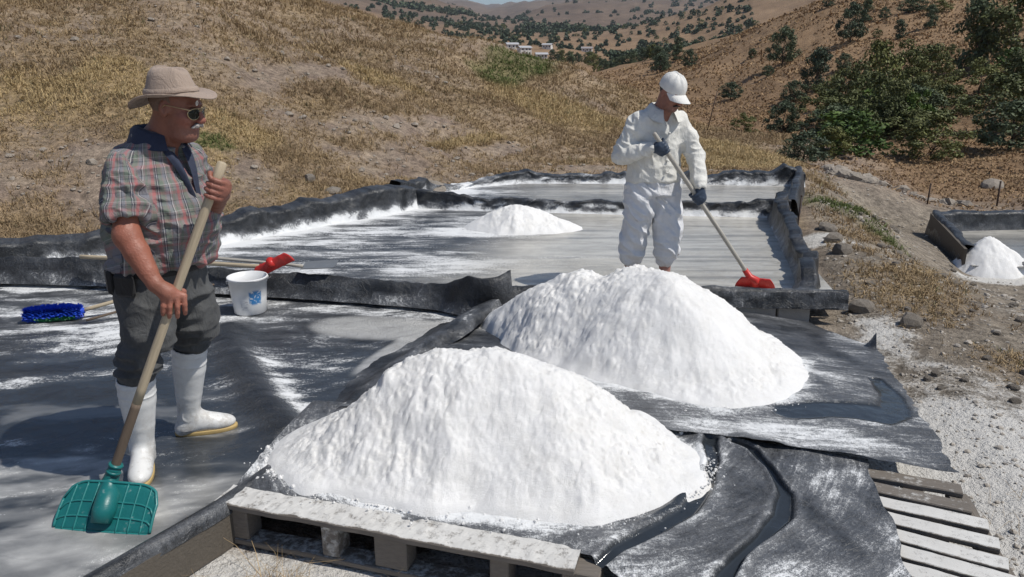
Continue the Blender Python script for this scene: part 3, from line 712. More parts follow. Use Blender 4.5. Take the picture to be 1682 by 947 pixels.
def make_sheets():
    grp = 'black liner sheets spread under the front salt heaps'
    # lower sheet
    fr = [(-1.12, 2.70), (-0.5, 2.50), (0.26, 2.275), (0.42, 2.10), (0.55, 1.85), (1.24, 1.80)]
    bk = [(-1.0, 3.5), (0.0, 3.4), (0.6, 3.25), (1.05, 3.08), (1.52, 2.90)]
    x, y, t, u = ruled(fr, bk, 300, 420)
    edge = np.minimum(np.minimum(u, 1 - u) * 3, t)
    x = x + 0.02 * vnoise(y * 9, x * 0, seed=221) * sstep(0.97, 1, u) ; y = y + 0.012 * fbm(x * 9, x * 0, seed=222) * sstep(0.06, 0, t)
    c1, b1 = chan(x, y, CH1, 0.042, 1); c2, b2 = chan(x, y, CH2, 0.033, 2)
    wetb = blob(x, y, 0.62, 2.72, 0.30, 0.16, 1.0) * (1 - c1) * sstep(0.04, -0.06, x - 0.8)
    wet = np.maximum(np.maximum(c1, c2), wetb * 0.9)
    n = fbm(x * 3, y * 3, seed=223, o=4); nn = fbm(x * 9, y * 9, seed=224, o=3)
    salt = 0.27 + 0.20 * n + 0.14 * nn + 0.10 * np.maximum(b1, b2)
    salt += 0.22 * blob(x, y, 1.33, 2.30, 0.10, 0.45, 0.25) + 0.5 * blob(x, y, -0.45, 2.62, 0.6, 0.11, -0.28) + 0.2 * blob(x, y, 1.36, 2.75, 0.10, 0.08) + 0.2 * blob(x, y, 0.75, 2.12, 0.5, 0.1)
    salt -= 0.22 * blob(x, y, -0.85, 2.66, 0.3, 0.12, -0.25) + 0.18 * blob(x, y, 1.2, 2.45, 0.1, 0.2, 0.3)
    salt = salt * (1 - wet) + 0.03 * wet
    td = poly_sd(x, y, T1); salt += (0.62 * np.exp(-np.clip(td, 0, 1) / 0.045) + 0.2 * np.exp(-np.clip(td, 0, 1) / 0.14)) * (0.75 + 0.6 * nn)
    z = sheet_z(x, y) - 0.016 * np.maximum(c1, c2) + 0.010 * np.maximum(b1, b2)
    z += 0.006 * np.abs(vnoise(x * 4 + y * 3, y * 4 - x * 2, seed=225)) * (1 - wet)
    z -= 0.05 * sstep(0.5, 0.2, y - 1.75) + 0.0
    z -= 0.012 * sstep(0.10, 0.0, t) * (u < 0.62)
    a = np.arctan2(y - 3.4, x - 0.2); rad = np.hypot(x - 0.2, y - 3.4)
    uv = np.stack([a * 1.2 + 0.1 * n, rad + 0.05 * n], -1)
    o = mk('liner_sheet', np.stack([x, y, z], -1), grid_faces(300, 420), M['liner_sheet'], None, True, {'salt': np.clip(salt, 0, 1), 'wet': wet, 'film': 0 * x}, uv)
    tag(o, 'black liner sheet with two curving wet channels, under the front heap and over the pallets', 'liner sheet', grp)
    # upper sheet, its near edge lying wavy over the lower one
    fr = [(-0.85, 3.40), (-0.3, 3.32), (0.3, 3.22), (0.666, 3.138), (0.95, 3.105), (1.055, 3.0), (1.219, 2.972), (1.338, 2.935), (1.492, 2.868), (1.666, 2.803), (1.83, 2.775)]
    bk = [(-0.16, 5.20), (0.8, 5.24), (1.6, 5.22), (2.10, 5.10), (2.33, 4.56)]
    x, y, t, u = ruled(fr, bk, 330, 420)
    x = x + (0.025 * fbm(y * 5, y * 0, seed=231) + 0.012 * vnoise(y * 22, y * 0, seed=232)) * sstep(0.9, 1, u)
    y = y + 0.022 * fbm(x * 7, x * 0, seed=233, o=3) * sstep(0.10, 0, t)
    p, pb = chan(x, y, PUD, 0.085, 5)
    p2 = blob(x, y, 1.62, 3.40, 0.30, 0.075, -0.05)
    p = np.maximum(p, p2)
    n = fbm(x * 2.2 + y, y * 4, seed=234, o=4); nn = fbm(x * 8, y * 8, seed=235, o=3)
    salt = 0.32 + 0.26 * n + 0.14 * nn - 0.14 * sstep(3.7, 4.3, y) + 0.26 * blob(x, y, 1.3, 3.08, 0.6, 0.13, -0.3) + 0.25 * blob(x, y, 2.2, 4.5, 0.15, 0.3)
    salt += 0.5 * blob(x, y, 0.1, 4.95, 0.5, 0.28)
    salt = salt * (1 - p) + 0.03 * p
    td = poly_sd(x, y, T2); salt += (0.55 * np.exp(-np.clip(td, 0, 1) / 0.05) + 0.2 * np.exp(-np.clip(td, 0, 1) / 0.16)) * (0.75 + 0.6 * nn)
    z = sheet_z(x, y) + 0.007 + 0.007 * np.abs(vnoise(x * 2 - y * 3, y * 3, seed=236)) * (1 - p) - 0.008 * p
    lift = sstep(0.075, 0.0, t) * (0.003 + 0.028 * np.clip(0.15 + vnoise(x * 5.5, x * 0, seed=237), 0, 1))
    z += lift + 0.10 * np.exp(-((x - 2.33) / 0.03) ** 2 - ((y - 4.56) / 0.05) ** 2)
    uv = np.stack([x + 0.5 * y + 0.1 * n, y + 0.12 * x + 0.06 * n], -1)
    o = mk('liner_sheet', np.stack([x, y, z], -1), grid_faces(330, 420), M['liner_sheet'], None, True, {'salt': np.clip(salt, 0, 1), 'wet': p, 'film': 0 * x}, uv)
    tag(o, 'black liner sheet with a dark puddle, under the heap before the man in white', 'liner sheet', grp)
make_sheets()
# ------------------------------------------------------------------ heaps of salt
def heap(name, lobes, z0, label, step, seed, lump=1.0, zfun=None, rnd=0.06, group='heaps of harvested white salt'):
    """lobes: (cx, cy, height, toe outline as absolute points, profile power)"""
    al = np.concatenate([np.array(l[3]) for l in lobes])
    x0, y0 = al.min(0) - 0.12; x1, y1 = al.max(0) + 0.12
    X, Y_ = np.meshgrid(np.arange(x0, x1, step), np.arange(y0, y1, step)); n, m = X.shape
    x = X.ravel(); y = Y_.ravel(); h = np.full(len(x), -1.0)
    wx = x + 0.07 * fbm(x * 3, y * 3, seed=seed, o=4); wy = y + 0.07 * fbm(x * 3, y * 3, seed=seed + 1, o=3)
    for cx, cy, H, toe, pw in lobes:
        T = np.array(toe) - (cx, cy); a = np.arctan2(T[:, 1], T[:, 0]); R = np.hypot(T[:, 0], T[:, 1]); o = np.argsort(a)
        a = a[o]; R = R[o]; aa = np.concatenate([a - 2 * np.pi, a, a + 2 * np.pi]); RR = np.tile(R, 3)
        fa = np.linspace(-np.pi, np.pi, 361); fr = np.interp(fa, aa, RR)
        k = np.exp(-0.5 * (np.arange(-18, 19) / 9.0) ** 2); k /= k.sum()
        fr = np.convolve(np.concatenate([fr[-19:-1], fr, fr[1:19]]), k, 'valid')
        ph = np.arctan2(wy - cy, wx - cx)
        Rr = np.interp(ph, fa, fr) * (1 + 0.035 * vnoise(np.cos(ph) * 4, np.sin(ph) * 4, seed=seed + 3))
        rho = np.hypot(wx - cx, wy - cy) / Rr
        s = np.sqrt(rho ** 2 + rnd) - math.sqrt(rnd)
        hh = H * (1 - s / (math.sqrt(1 + rnd) - math.sqrt(rnd)))
        hh = np.where(hh > 0, H * np.clip(hh / H, 0, 1) ** pw, hh * 1.0)
        d = np.clip(0.06 - np.abs(hh - h), 0, 1); h = np.maximum(h, hh) + d * d / 0.24
    up = sstep(-0.01, 0.10, h)
    big = fbm(x * 4, y * 4, seed=seed + 7, o=3)
    clod = np.clip(fbm(x * 13, y * 13, seed=seed + 8, o=3) + 0.05, 0, 1)
    fine = fbm(x * 30, y * 30, seed=seed + 9, o=4, gain=0.65)
    soft = sstep(-0.35, 0.35, fbm(x * 1.8, y * 1.8, seed=seed + 12, o=2))
    h = h + lump * up * (0.024 * big + (0.003 + 0.017 * soft ** 2) * clod + (0.006 + 0.010 * soft) * fine)
    grain = np.random.default_rng(seed).normal(0, 1, len(x)); h = h + up * step * 0.34 * grain * (0.55 + 0.6 * soft)
    # furrows where salt has slid
    h -= lump * up * 0.006 * sstep(0.55, 0.9, 1 - np.abs(vnoise(x * 5 + big * 0.7, y * 1.6, seed=seed + 15))) * soft
    base = z0 if zfun is None else zfun(x, y)
    z = base + np.where(h > 0, h, np.maximum(h * 1.2, -0.05))
    V = np.stack([x, y, z], -1); F = grid_faces(n, m); F = F[(h[F].max(1) > -0.02)]
    used = np.unique(F); mp = np.full(len(x), -1); mp[used] = np.arange(len(used))
    o = mk(name, V[used], mp[F], M['salt'], None, True)
    return tag(o, label, 'salt heap', group)

def _ico():
    g = (1 + 5 ** 0.5) / 2
    V = np.array([(-1, g, 0), (1, g, 0), (-1, -g, 0), (1, -g, 0), (0, -1, g), (0, 1, g), (0, -1, -g), (0, 1, -g), (g, 0, -1), (g, 0, 1), (-g, 0, -1), (-g, 0, 1)]) / math.hypot(1, g)
    F = np.array([(0, 11, 5), (0, 5, 1), (0, 1, 7), (0, 7, 10), (0, 10, 11), (1, 5, 9), (5, 11, 4), (11, 10, 2), (10, 7, 6), (7, 1, 8), (3, 9, 4), (3, 4, 2), (3, 2, 6), (3, 6, 8), (3, 8, 9), (4, 9, 5), (2, 4, 11), (6, 2, 10), (8, 6, 7), (9, 8, 1)])
    return V, F
ICO = _ico()
def crumbs(name, parent, spots, count, size, seed, zf):
    """loose lumps of salt round a heap"""
    rg = np.random.default_rng(seed); base_v, bf = ICO
    Vs = []; Fs = []
    P = np.array(spots); i = rg.integers(0, len(P) - 1, count); t = rg.random(count)
    x = P[i, 0] * (1 - t) + P[i + 1, 0] * t + rg.normal(0, 0.045, count); y = P[i, 1] * (1 - t) + P[i + 1, 1] * t + rg.normal(0, 0.045, count)
    z = zf(x, y)
    r = size * rg.gamma(2, 0.5, count)
    v = base_v[None] * (r[:, None, None] * rg.uniform(0.75, 1.25, (count, 12, 1)))
    V = (v + np.stack([x, y, z + r * 0.35], -1)[:, None]).reshape(-1, 3)
    F = (bf[None] + 12 * np.arange(count)[:, None, None]).reshape(-1, 3)
    o = mk(name, V, F, M['salt'], parent, False); o['kind'] = 'stuff'; return o

heap('salt_heap', [(-0.34, 3.08, 0.44, T1, 1.22), (-0.05, 3.06, 0.455, T1, 1.22), (0.16, 3.0, 0.40, T1, 1.22)], 0.15, 'broad white salt heap at the very front, on the sheet above the pallet edge', 0.0068, 300, 1.0, sheet_z)
heap('salt_heap', [(0.84, 4.22, 0.53, T2, 1.15), (0.70, 4.42, 0.515, T2, 1.15), (0.44, 4.56, 0.455, T2b, 1.0), (0.22, 4.62, 0.34, T2b, 1.0)], 0.12, 'tall white salt heap right in front of the man in white', 0.0085, 340, 1.0, sheet_z, 0.13)
T3 = [(-0.56, 7.93), (-0.3, 7.7), (0.12, 7.58), (0.5, 7.68), (0.78, 7.9), (0.6, 8.15), (0.12, 8.3), (-0.35, 8.2)]
heap('salt_heap', [(0.08, 7.9, 0.25, T3, 1.0)], 0.08, 'low white salt heap lying on the streaked pan beside the man in white', 0.014, 360, 0.75)
T4 = [(5.82, 9.62), (6.1, 9.38), (6.5, 9.36), (6.8, 9.55), (6.75, 9.95), (6.3, 10.15), (5.95, 9.95)]
heap('salt_heap', [(6.28, 9.72, 0.43, T4, 1.0)], -0.865, 'small pointed salt heap beside the lower pan beyond the grassy bank', 0.016, 380, 0.5)
crumbs('salt_crumbs', None, T1 + T1[:1], 4500, 0.0026, 5, sheet_z)
crumbs('salt_crumbs', None, T2 + T2[:1], 4000, 0.003, 6, sheet_z)
tag(bpy.data.objects['salt_crumbs'], 'loose white crumbs of salt round the front heap', 'salt')
tag(bpy.data.objects['salt_crumbs.001'], 'loose white crumbs of salt round the taller heap behind', 'salt')

# ------------------------------------------------------------------ pallets
def plank(parent, a, b, w, th, z, salt=0.0, name='plank', seed=0, label=None, n=24, crust=0.003):
    """a board from a to b (plan points), w wide, th thick, underside at z; warped and chipped a little"""
    a = np.array(a, float); b = np.array(b, float); L = np.linalg.norm(b - a); d = (b - a) / L; q = np.array([-d[1], d[0]])
    prof = np.array([(-0.5, 0), (-0.5, 0.8), (-0.46, 1), (-0.3, 1.0), (-0.15, 1.0), (0.0, 1.0), (0.15, 1.0), (0.3, 1.0), (0.46, 1), (0.5, 0.8), (0.5, 0)]) * (w, th)
    t = np.linspace(0, L, n); k = len(prof); rows = []
    for s in t:
        e = 0.003 * vnoise(s * 11 + seed, 0.3, seed=seed) ; zz = 0.002 * vnoise(s * 5, seed * 1.0, seed=seed + 1)
        lump = 0
        for o, h in prof:
            p = a + d * s + q * (o + e)
            rows.append((p[0], p[1], z + h + zz))
    V = np.array(rows)
    tp = np.tile(prof[:, 1] >= th * 0.99, n)
    V[tp, 2] += salt * crust * np.clip(0.35 + fbm(V[tp, 0] * 28, V[tp, 1] * 28 + seed, seed=9, o=4), 0, 1.2); F = [grid_faces(n, k, True), np.arange(k)[None, ::1], (np.arange(k) + k * (n - 1))[None, ::-1]]
    # local frame with x along the board so that the grain runs the right way
    B = np.column_stack([np.append(d, 0), np.append(q, 0), (0, 0, 1)]); org = np.array([*((a + b) / 2), z])
    sa = np.tile(np.where(prof[:, 1] >= th * 0.99, salt, salt * 0.25), n)
    me = mesh_data(name, (V - org) @ B, F, M['pallet'], False, {'salt': sa})
    o = bpy.data.objects.new(name, me); C.objects.link(o)
    o.parent = parent; o.location = Vector(org) - parent.location; o.rotation_euler = (0, 0, math.atan2(d[1], d[0]))
    if label: o['label'] = label
    return o

e0 = np.array([-1.157, 2.605]); ed = np.array([0.9567, -0.2909]); en = np.array([0.2909, 0.9567])     # along the front edge, into the platform
pal = thing('wooden_pallet', (-0.4, 2.7, 0.0), 'weathered grey pallet under the front salt heap, its front edge crusted with salt', 'pallet', 'wooden pallets under the black sheets')
def pp(s, q): return e0 + ed * s + en * q
plank(pal, pp(0.0, 0.055), pp(1.43, 0.055), 0.13, 0.022, 0.128, 0.62, seed=1, label='front plank crusted white with salt', n=150, crust=0.009)
for i in range(1, 5): plank(pal, pp(0.02, 0.055 + 0.2 * i), pp(1.5, 0.055 + 0.2 * i), 0.10, 0.022, 0.118, 0.2, seed=2 + i)
for i, q in enumerate([0.045, 0.42, 0.80]): plank(pal, pp(0.01, q), pp(1.5, q), 0.09, 0.020, -0.03, 0.45, 'bottom_plank', seed=12 + i)
for j, q in enumerate([0.05, 0.42, 0.80]):
    for i, s in enumerate([0.065, 0.49, 0.74, 1.16, 1.45]):
        w = 0.13 if i in (0, 2, 4) else 0.07
        c = pp(s, q); v, f = box_vf((w, 0.09, 0.134), 0.004)
        ang = math.atan2(ed[1], ed[0]); ca, sa = math.cos(ang), math.sin(ang); Rm = np.array([[ca, -sa, 0], [sa, ca, 0], [0, 0, 1]])
        mk('block', np.array(v) @ Rm.T + np.array([c[0], c[1], 0.058 + 0.001 * i]), f, M['pallet'], pal, False, {'salt': np.full(len(v), 0.42 if i == 1 else 0.22)})
pal2 = thing('wooden_pallet', (1.45, 2.5, 0.0), 'slatted pallet with bare white dusted planks sticking out from under the sheet', 'pallet', 'wooden pallets under the black sheets')
SL = [((1.502, 2.835), (1.815, 2.705)), ((1.477, 2.722), (1.775, 2.570)), ((1.455, 2.611), (1.772, 2.456)), ((1.429, 2.507), (1.745, 2.344)), ((1.402, 2.402), (1.705, 2.227)), ((1.376, 2.301), (1.675, 2.130)), ((1.341, 2.201), (1.65, 2.03)), ((1.31, 2.1), (1.62, 1.93))]
for i, (a, b) in enumerate(SL):
    a = np.array(a); b = np.array(b); a2 = a - (b - a) * 0.55
    plank(pal2, a2, b, 0.078, 0.02, 0.120, 0.36 if i in (0, 1) else 0.66, seed=30 + i, label='greyer plank with less salt' if i == 1 else None)
for i, f in enumerate([0.0, 0.62, 0.97]):
    a = [np.array(s[0]) - (np.array(s[1]) - np.array(s[0])) * 0.4 for s in SL]; b = [np.array(s[1]) for s in SL]
    p0 = a[0] * (1 - f) + b[0] * f; p1 = a[-1] * (1 - f) + b[-1] * f
    plank(pal2, p0, p1, 0.08, 0.022, 0.096, 0.1, 'stringer', seed=50 + i)
    for k, t in enumerate([0.06, 0.5, 0.94]):
        c = p0 * (1 - t) + p1 * t; v, fc = box_vf((0.09, 0.10, 0.104), 0.004)
        mk('block', np.array(v) + np.array([c[0], c[1], 0.043]), fc, M['pallet'], pal2, False, {'salt': np.full(len(v), 0.2)})
# ------------------------------------------------------------------ dry grass (nobody could count it)
def grass_mat(name, tint=1.0):
    m = NT(name); n = m.noise(m.pos(), 3, 3)
    m.bsdf(Base_Color=m.mix(1.0, m.col(), m.mix(n, (0.8,) * 3, (1.2,) * 3), 'MULTIPLY'), Roughness=0.85)
    m.b.inputs['Specular IOR Level'].default_value = 0.1
    return m.m
M['grass'] = grass_mat('dry_grass')
def blades(name, x, y, hgt, wid, col, lean, label, zoff=-0.01, seed=0, per=5, spread=0.05):
    """tufts of bent triangular blades"""
    rg = np.random.default_rng(seed); N = len(x)
    X = np.repeat(x, per) + rg.normal(0, 1, N * per) * np.repeat(spread * hgt * 3, per); Yy = np.repeat(y, per) + rg.normal(0, 1, N * per) * np.repeat(spread * hgt * 3, per)
    Hh = np.repeat(hgt, per) * rg.uniform(0.5, 1.25, N * per); Ww = np.repeat(wid, per) * rg.uniform(0.6, 1.3, N * per); Cc = np.repeat(col, per, axis=0) * rg.uniform(0.78, 1.2, (N * per, 1))
    Z = ground_z(X, Yy) + zoff
    a = rg.uniform(0, 2 * np.pi, N * per); l = rg.gamma(2.0, 0.5, N * per) * lean
    d = np.stack([np.cos(a), np.sin(a)], -1); p = np.stack([-d[:, 1], d[:, 0]], -1)
    b = rg.uniform(0, 2 * np.pi, N * per); p = np.stack([np.cos(b), np.sin(b)], -1)
    base = np.stack([X, Yy, Z], -1); V = np.zeros((N * per, 5, 3))
    V[:, 0] = base; V[:, 0, :2] -= p * Ww[:, None] / 2; V[:, 1] = base; V[:, 1, :2] += p * Ww[:, None] / 2
    m1 = base.copy(); m1[:, :2] += d * (l * Hh * 0.3)[:, None]; m1[:, 2] += Hh * 0.6
    V[:, 2] = m1; V[:, 2, :2] -= p * Ww[:, None] * 0.4; V[:, 3] = m1; V[:, 3, :2] += p * Ww[:, None] * 0.4
    t = base.copy(); t[:, :2] += d * (l * Hh)[:, None]; t[:, 2] += Hh * (1.0 - 0.35 * np.clip(l, 0, 1.5)); V[:, 4] = t
    k = np.arange(N * per)[:, None] * 5
    F4 = np.array([[0, 1, 3, 2]]) + k; F3 = np.array([[2, 3, 4]]) + k
    o = mk(name, V.reshape(-1, 3), [F4, F3], M['grass'], None, False, None, None, np.repeat(np.clip(Cc, 0, 0.8), 5, axis=0))
    return tag(o, label, 'grass', None, 'stuff')

def scatter_polar(n, a0, a1, r0, r1, rg, pw=1.0):
    a = np.radians(rg.uniform(a0, a1, n)); r = np.exp(rg.uniform(math.log(r0), math.log(r1), n)); return r * np.sin(a), r * np.cos(a), r
def grass_colors(x, y, rg):
    g, straw, green = cover(x, y); n = fbm(x * 1.1, y * 1.1, seed=15, o=3)
    c = lerp3(np.tile(np.array([0.295, 0.213, 0.130]), (len(x), 1)), np.array([0.405, 0.298, 0.172]), np.clip(0.45 + 0.7 * n, 0, 1))
    c = lerp3(c, np.array([0.50, 0.38, 0.20]), np.clip(straw, 0, 1) * 0.85); wd = rg.random(len(x)) < 0.025; c[wd] = np.array([0.17, 0.16, 0.085]); c = lerp3(c, np.array([0.115, 0.15, 0.05]), green * 0.95)
    return g, c, green
rg = np.random.default_rng(21)
x, y, r = scatter_polar(210000, -46, 24, 6.8, 29, rg)
g, c, green = grass_colors(x, y, rg)
k = (rg.random(len(x)) < np.clip(g * 0.85, 0, 1) ** 1.2) & (near_hill(x, y) > 0.3)
for _p, _z in _FLAT: k &= poly_sd(x, y, _p) > 0.45
x, y, r, c = x[k], y[k], r[k], c[k]; hs = rg.gamma(4, 0.25, len(x)) * np.clip(0.9 + 1.1 * fbm(x * 0.9, y * 0.9, seed=17, o=3), 0.25, 2)
blades('dry_grass', x, y, (0.022 + 0.0042 * r) * (0.4 + 0.6 * hs), 0.002 + 0.0007 * r, c, 1.25, 'dry straw coloured grass covering the slope behind the pans', seed=1, per=4)
# fringe along the terrace and thin tufts on the track
x, y, r = scatter_polar(60000, 18, 48, 3.6, 15, rg)
g, c, green = grass_colors(x, y, rg)
k = (rg.random(len(x)) < np.clip(g, 0, 1) ** 1.2) & (near_hill(x, y) < 0.3)
for _p, _z in _FLAT: k &= poly_sd(x, y, _p) > 0.12
x, y, r, c = x[k], y[k], r[k], c[k]
blades('dry_grass', x, y, (0.025 + 0.0055 * r) * rg.uniform(0.4, 1.3, len(x)), 0.002 + 0.0008 * r, c, 1.2, 'dry yellow grass along the edge of the track beside the lower pan', seed=2, per=4)
# sparse dead stems by the pallets
x = np.concatenate([rg.uniform(-1.25, 0.0, 60), rg.normal(-0.88, 0.07, 50), rg.uniform(1.75, 2.6, 30)]); y = np.concatenate([rg.uniform(1.95, 2.5, 60), rg.normal(2.33, 0.05, 50), rg.uniform(2.1, 2.9, 30)])
k = (y < 2.53 - 0.3 * (x + 1.157)) | (x > 1.5)
k &= (x > np.interp(y, [2.147, 2.577], [-1.34, -1.09]))
x, y = x[k], y[k]
blades('dead_stems', x, y, rg.uniform(0.05, 0.13, len(x)), np.full(len(x), 0.0022), np.tile(np.array([0.40, 0.29, 0.16]), (len(x), 1)), 1.5, 'dead straw stems in the salty soil by the pallets', seed=3, per=3)
# dry grass of the right hand hillside, coarser with distance
x, y, r = scatter_polar(120000, 3, 46, 15, 95, rg)
n = fbm(x * 0.35, y * 0.35, seed=16, o=4); k = (near_hill(x, y) < 0.4) & (rg.random(len(x)) < np.clip(0.45 + 0.8 * n, 0.05, 1)) & (r > 15.5)
x, y, r, n = x[k], y[k], r[k], n[k]
c = lerp3(np.tile(np.array([0.27, 0.180, 0.105]), (len(x), 1)), np.array([0.42, 0.290, 0.165]), np.clip(0.5 + 0.8 * n + rg.normal(0, 0.25, len(x)), 0, 1))
blades('dry_grass', x, y, (0.03 + 0.0030 * r) * rg.uniform(0.4, 1.2, len(x)), 0.0017 * r, c, 1.6, 'brown dry grass of the hillside beyond the track', seed=4, per=2)

# ------------------------------------------------------------------ stones
def rock_mesh(seed, squash=0.65, sub=2):
    import bmesh
    bm = bmesh.new(); bmesh.ops.create_icosphere(bm, subdivisions=sub, radius=1.0)
    V = np.array([v.co[:] for v in bm.verts]); F = np.array([[v.index for v in f.verts] for f in bm.faces]); bm.free()
    rg = np.random.default_rng(seed)
    for _ in range(9):                                       # chop facets
        d = rg.normal(0, 1, 3); d /= np.linalg.norm(d); h = rg.uniform(0.62, 0.95); q = V @ d; V = V - np.maximum(q - h, 0)[:, None] * d
    V *= 1 + 0.06 * vnoise(V[:, 0] * 3, V[:, 1] * 3, V[:, 2] * 3, seed)[:, None]
    return V * np.array([1.0, rg.uniform(0.65, 0.95), squash]), F
ROCKS = [mesh_data('stone', *rock_mesh(s, q), M['stone'], False) for s, q in ((1, 0.65), (2, 0.5), (3, 0.8), (4, 0.6))]
def stone(x, y, s, mi, rot, label, group, sink=0.25):
    o = bpy.data.objects.new('stone', ROCKS[mi]); C.objects.link(o); z = float(ground_z([x], [y])[0])
    o.location = (x, y, z + s * (0.6 - sink) * 0.6); o.scale = (s, s, s); o.rotation_euler = (0.15 * math.sin(rot * 3), 0.15 * math.cos(rot * 5), rot)
    return tag(o, label, 'stone', group)
SG = 'stones lying on the bare track'
LAB = 'grey brown stone lying loose on the bare track'
special = [(2.62, 5.42, 0.11, 0, 0.3, 'pale rough stone at the outer corner of the front bank'), (2.80, 5.05, 0.10, 2, 1.0, 'brown stone in the salty soil by the tip of the second liner sheet'),
           (3.42, 8.1, 0.13, 1, 2.0, 'long stone against the outer side of the middle pan, farthest one'), (3.26, 7.55, 0.12, 0, 0.7, 'round stone against the outer side of the middle pan'), (3.12, 7.0, 0.11, 2, 1.7, 'blocky stone against the outer side of the middle pan, nearest the front'),
           (-1.15, 10.0, 0.32, 3, 0.4, 'whitish boulder at the foot of the dry slope, above the pan corner'), (-2.25, 9.55, 0.13, 1, 0.9, 'flat grey stone on the slope past the pole tip of the hatted man'), (-2.6, 9.75, 0.10, 0, 2.0, 'small light stone at the slope foot by the hatted man'),
           (10.3, 16.2, 0.30, 1, 0.5, 'flat grey boulder on the far hillside above the lower pan')]
for x, y, s, mi, rt, lb in special: stone(x, y, s, mi, rt, lb, 'stones about the pans')
rg = np.random.default_rng(33); done = 0
while done < 55:
    a = math.radians(rg.uniform(19, 40)); r = math.exp(rg.uniform(math.log(4.6), math.log(13))); x, y = r * math.sin(a), r * math.cos(a)
    if x < 0.36 * y + 0.75 or x > 0.52 * y + 1.3 or min(poly_sd(np.array([x]), np.array([y]), p)[0] for p, _ in _FLAT) < 0.15: continue
    stone(x, y, rg.uniform(0.018, 0.042) * (0.6 + r * 0.10), int(rg.integers(0, 4)), rg.uniform(0, 6), LAB, SG); done += 1
def pebbles(name, n, a0, a1, r0, r1, size, seed, label, ok, mat='stone'):
    rg = np.random.default_rng(seed); x, y, r = scatter_polar(n, a0, a1, r0, r1, rg); k = ok(x, y)
    for p, _ in _FLAT: k &= poly_sd(x, y, p) > 0.03
    x, y, r = x[k], y[k], r[k]; n = len(x); z = ground_z(x, y)
    b, bf = ICO
    s = size * (0.5 + 0.11 * r) * rg.gamma(2.2, 0.4, n); a = rg.uniform(0, 6.3, n)
    v = b[None] * (s[:, None, None] * rg.uniform(0.7, 1.3, (n, 12, 1))) * (1, 1, 0.65); ca, sa = np.cos(a)[:, None], np.sin(a)[:, None]
    V = np.stack([v[..., 0] * ca - v[..., 1] * sa, v[..., 0] * sa + v[..., 1] * ca, v[..., 2]], -1) + np.stack([x, y, z + s * 0.2], -1)[:, None]
    o = mk(name, V.reshape(-1, 3), (bf[None] + 12 * np.arange(n)[:, None, None]).reshape(-1, 3), M[mat], None, False); return tag(o, label, 'pebbles', None, 'stuff')
pebbles('gravel', 9000, 16, 46, 2.3, 16, 0.007, 3, 'small pebbles strewn over the bare track', lambda x, y: x > 0.36 * y + 0.45, 'salty_pebble')
pebbles('gravel', 5000, -45, 20, 6.8, 20, 0.013, 4, 'small pebbles on the bare patches of the slope', lambda x, y: (cover(x, y)[0] < 0.4) & (near_hill(x, y) > 0.3))
pebbles('gravel', 2600, 22.5, 25.5, 13.5, 16.5, 0.022, 5, 'heap of grey gravel at the foot of the hillside behind the far pan', lambda x, y: np.hypot((x - 6.6) / 0.9, (y - 15.0) / 1.5) < 1)
pebbles('gravel', 1200, 26, 46, 13.5, 16.5, 0.022, 6, 'line of small rubble along the foot of the hillside behind the stakes', lambda x, y: np.abs(y - 15.2 + 0.05 * x) < 0.8)

# ------------------------------------------------------------------ trees
def leaf_mat(name, a, b):
    m = NT(name); n = m.noise(m.obj(), 1.6, 4, 0.6); rnd = m.n('ObjectInfo').outputs['Random']
    c = m.mix(n, a, b); c = m.mix(1.0, c, m.mix(rnd, (0.72, 0.76, 0.80), (1.25, 1.18, 1.05)), 'MULTIPLY'); c = m.mix(1.0, c, m.col(), 'MULTIPLY')
    m.bsdf(Base_Color=c, Roughness=0.6); m.b.inputs['Specular IOR Level'].default_value = 0.25
    return m.m
M['leaf_blue'] = leaf_mat('grey_green_leaves', (0.060, 0.085, 0.050), (0.120, 0.150, 0.088))
M['leaf_olive'] = leaf_mat('olive_green_leaves', (0.090, 0.105, 0.036), (0.165, 0.175, 0.066))
M['leaf_green'] = leaf_mat('fresh_green_leaves', (0.060, 0.105, 0.020), (0.110, 0.165, 0.040))
def crown_mesh(name, seed, mat, n_leaf, shape, leaf=0.11):
    """unit crown (about 1 wide, 1 tall, base at 0) of leaf sized quads gathered in clumps"""
    rg = np.random.default_rng(seed); nc = shape['clumps']; pts = []
    for i in range(nc):
        z = rg.uniform(shape['z0'], 1.0) ; prof = np.interp(z, shape['pz'], shape['pr']); a = rg.uniform(0, 6.283); rr = prof * math.sqrt(rg.uniform(0.05, 1)) * 0.5
        pts.append((rr * math.cos(a), rr * math.sin(a), z * 0.92, rg.uniform(0.09, 0.17) * shape.get('cs', 1)))
    pts = np.array(pts); i = rg.integers(0, nc, n_leaf); d = rg.normal(0, 1, (n_leaf, 3)); d /= np.linalg.norm(d, axis=1)[:, None]
    P = pts[i, :3] + d * (pts[i, 3] * rg.uniform(0.35, 1.15, n_leaf) ** 0.6)[:, None] * (1.15, 1.15, 0.85)
    P[:, 2] = np.maximum(P[:, 2], 0.01)
    nrm = d + rg.normal(0, 0.7, (n_leaf, 3)) + (0, 0, 0.4); nrm /= np.linalg.norm(nrm, axis=1)[:, None]; u = np.cross(nrm, rg.normal(0, 1, (n_leaf, 3))); u /= np.linalg.norm(u, axis=1)[:, None]; w = np.cross(nrm, u)
    s = leaf * rg.uniform(0.5, 1.2, n_leaf)[:, None]
    V = np.stack([P - u * s * 0.5, P + w * s * 0.28, P + u * s * 0.5, P - w * s * 0.28], 1).reshape(-1, 3)
    col = np.repeat(rg.uniform(0.7, 1.3, n_leaf), 4)[:, None] * np.repeat((0.85 + 0.3 * rg.random(nc))[i], 4)[:, None] * np.ones(3)
    return mesh_data(name, V, np.arange(4 * n_leaf).reshape(-1, 4), M[mat], False, None, None, col)
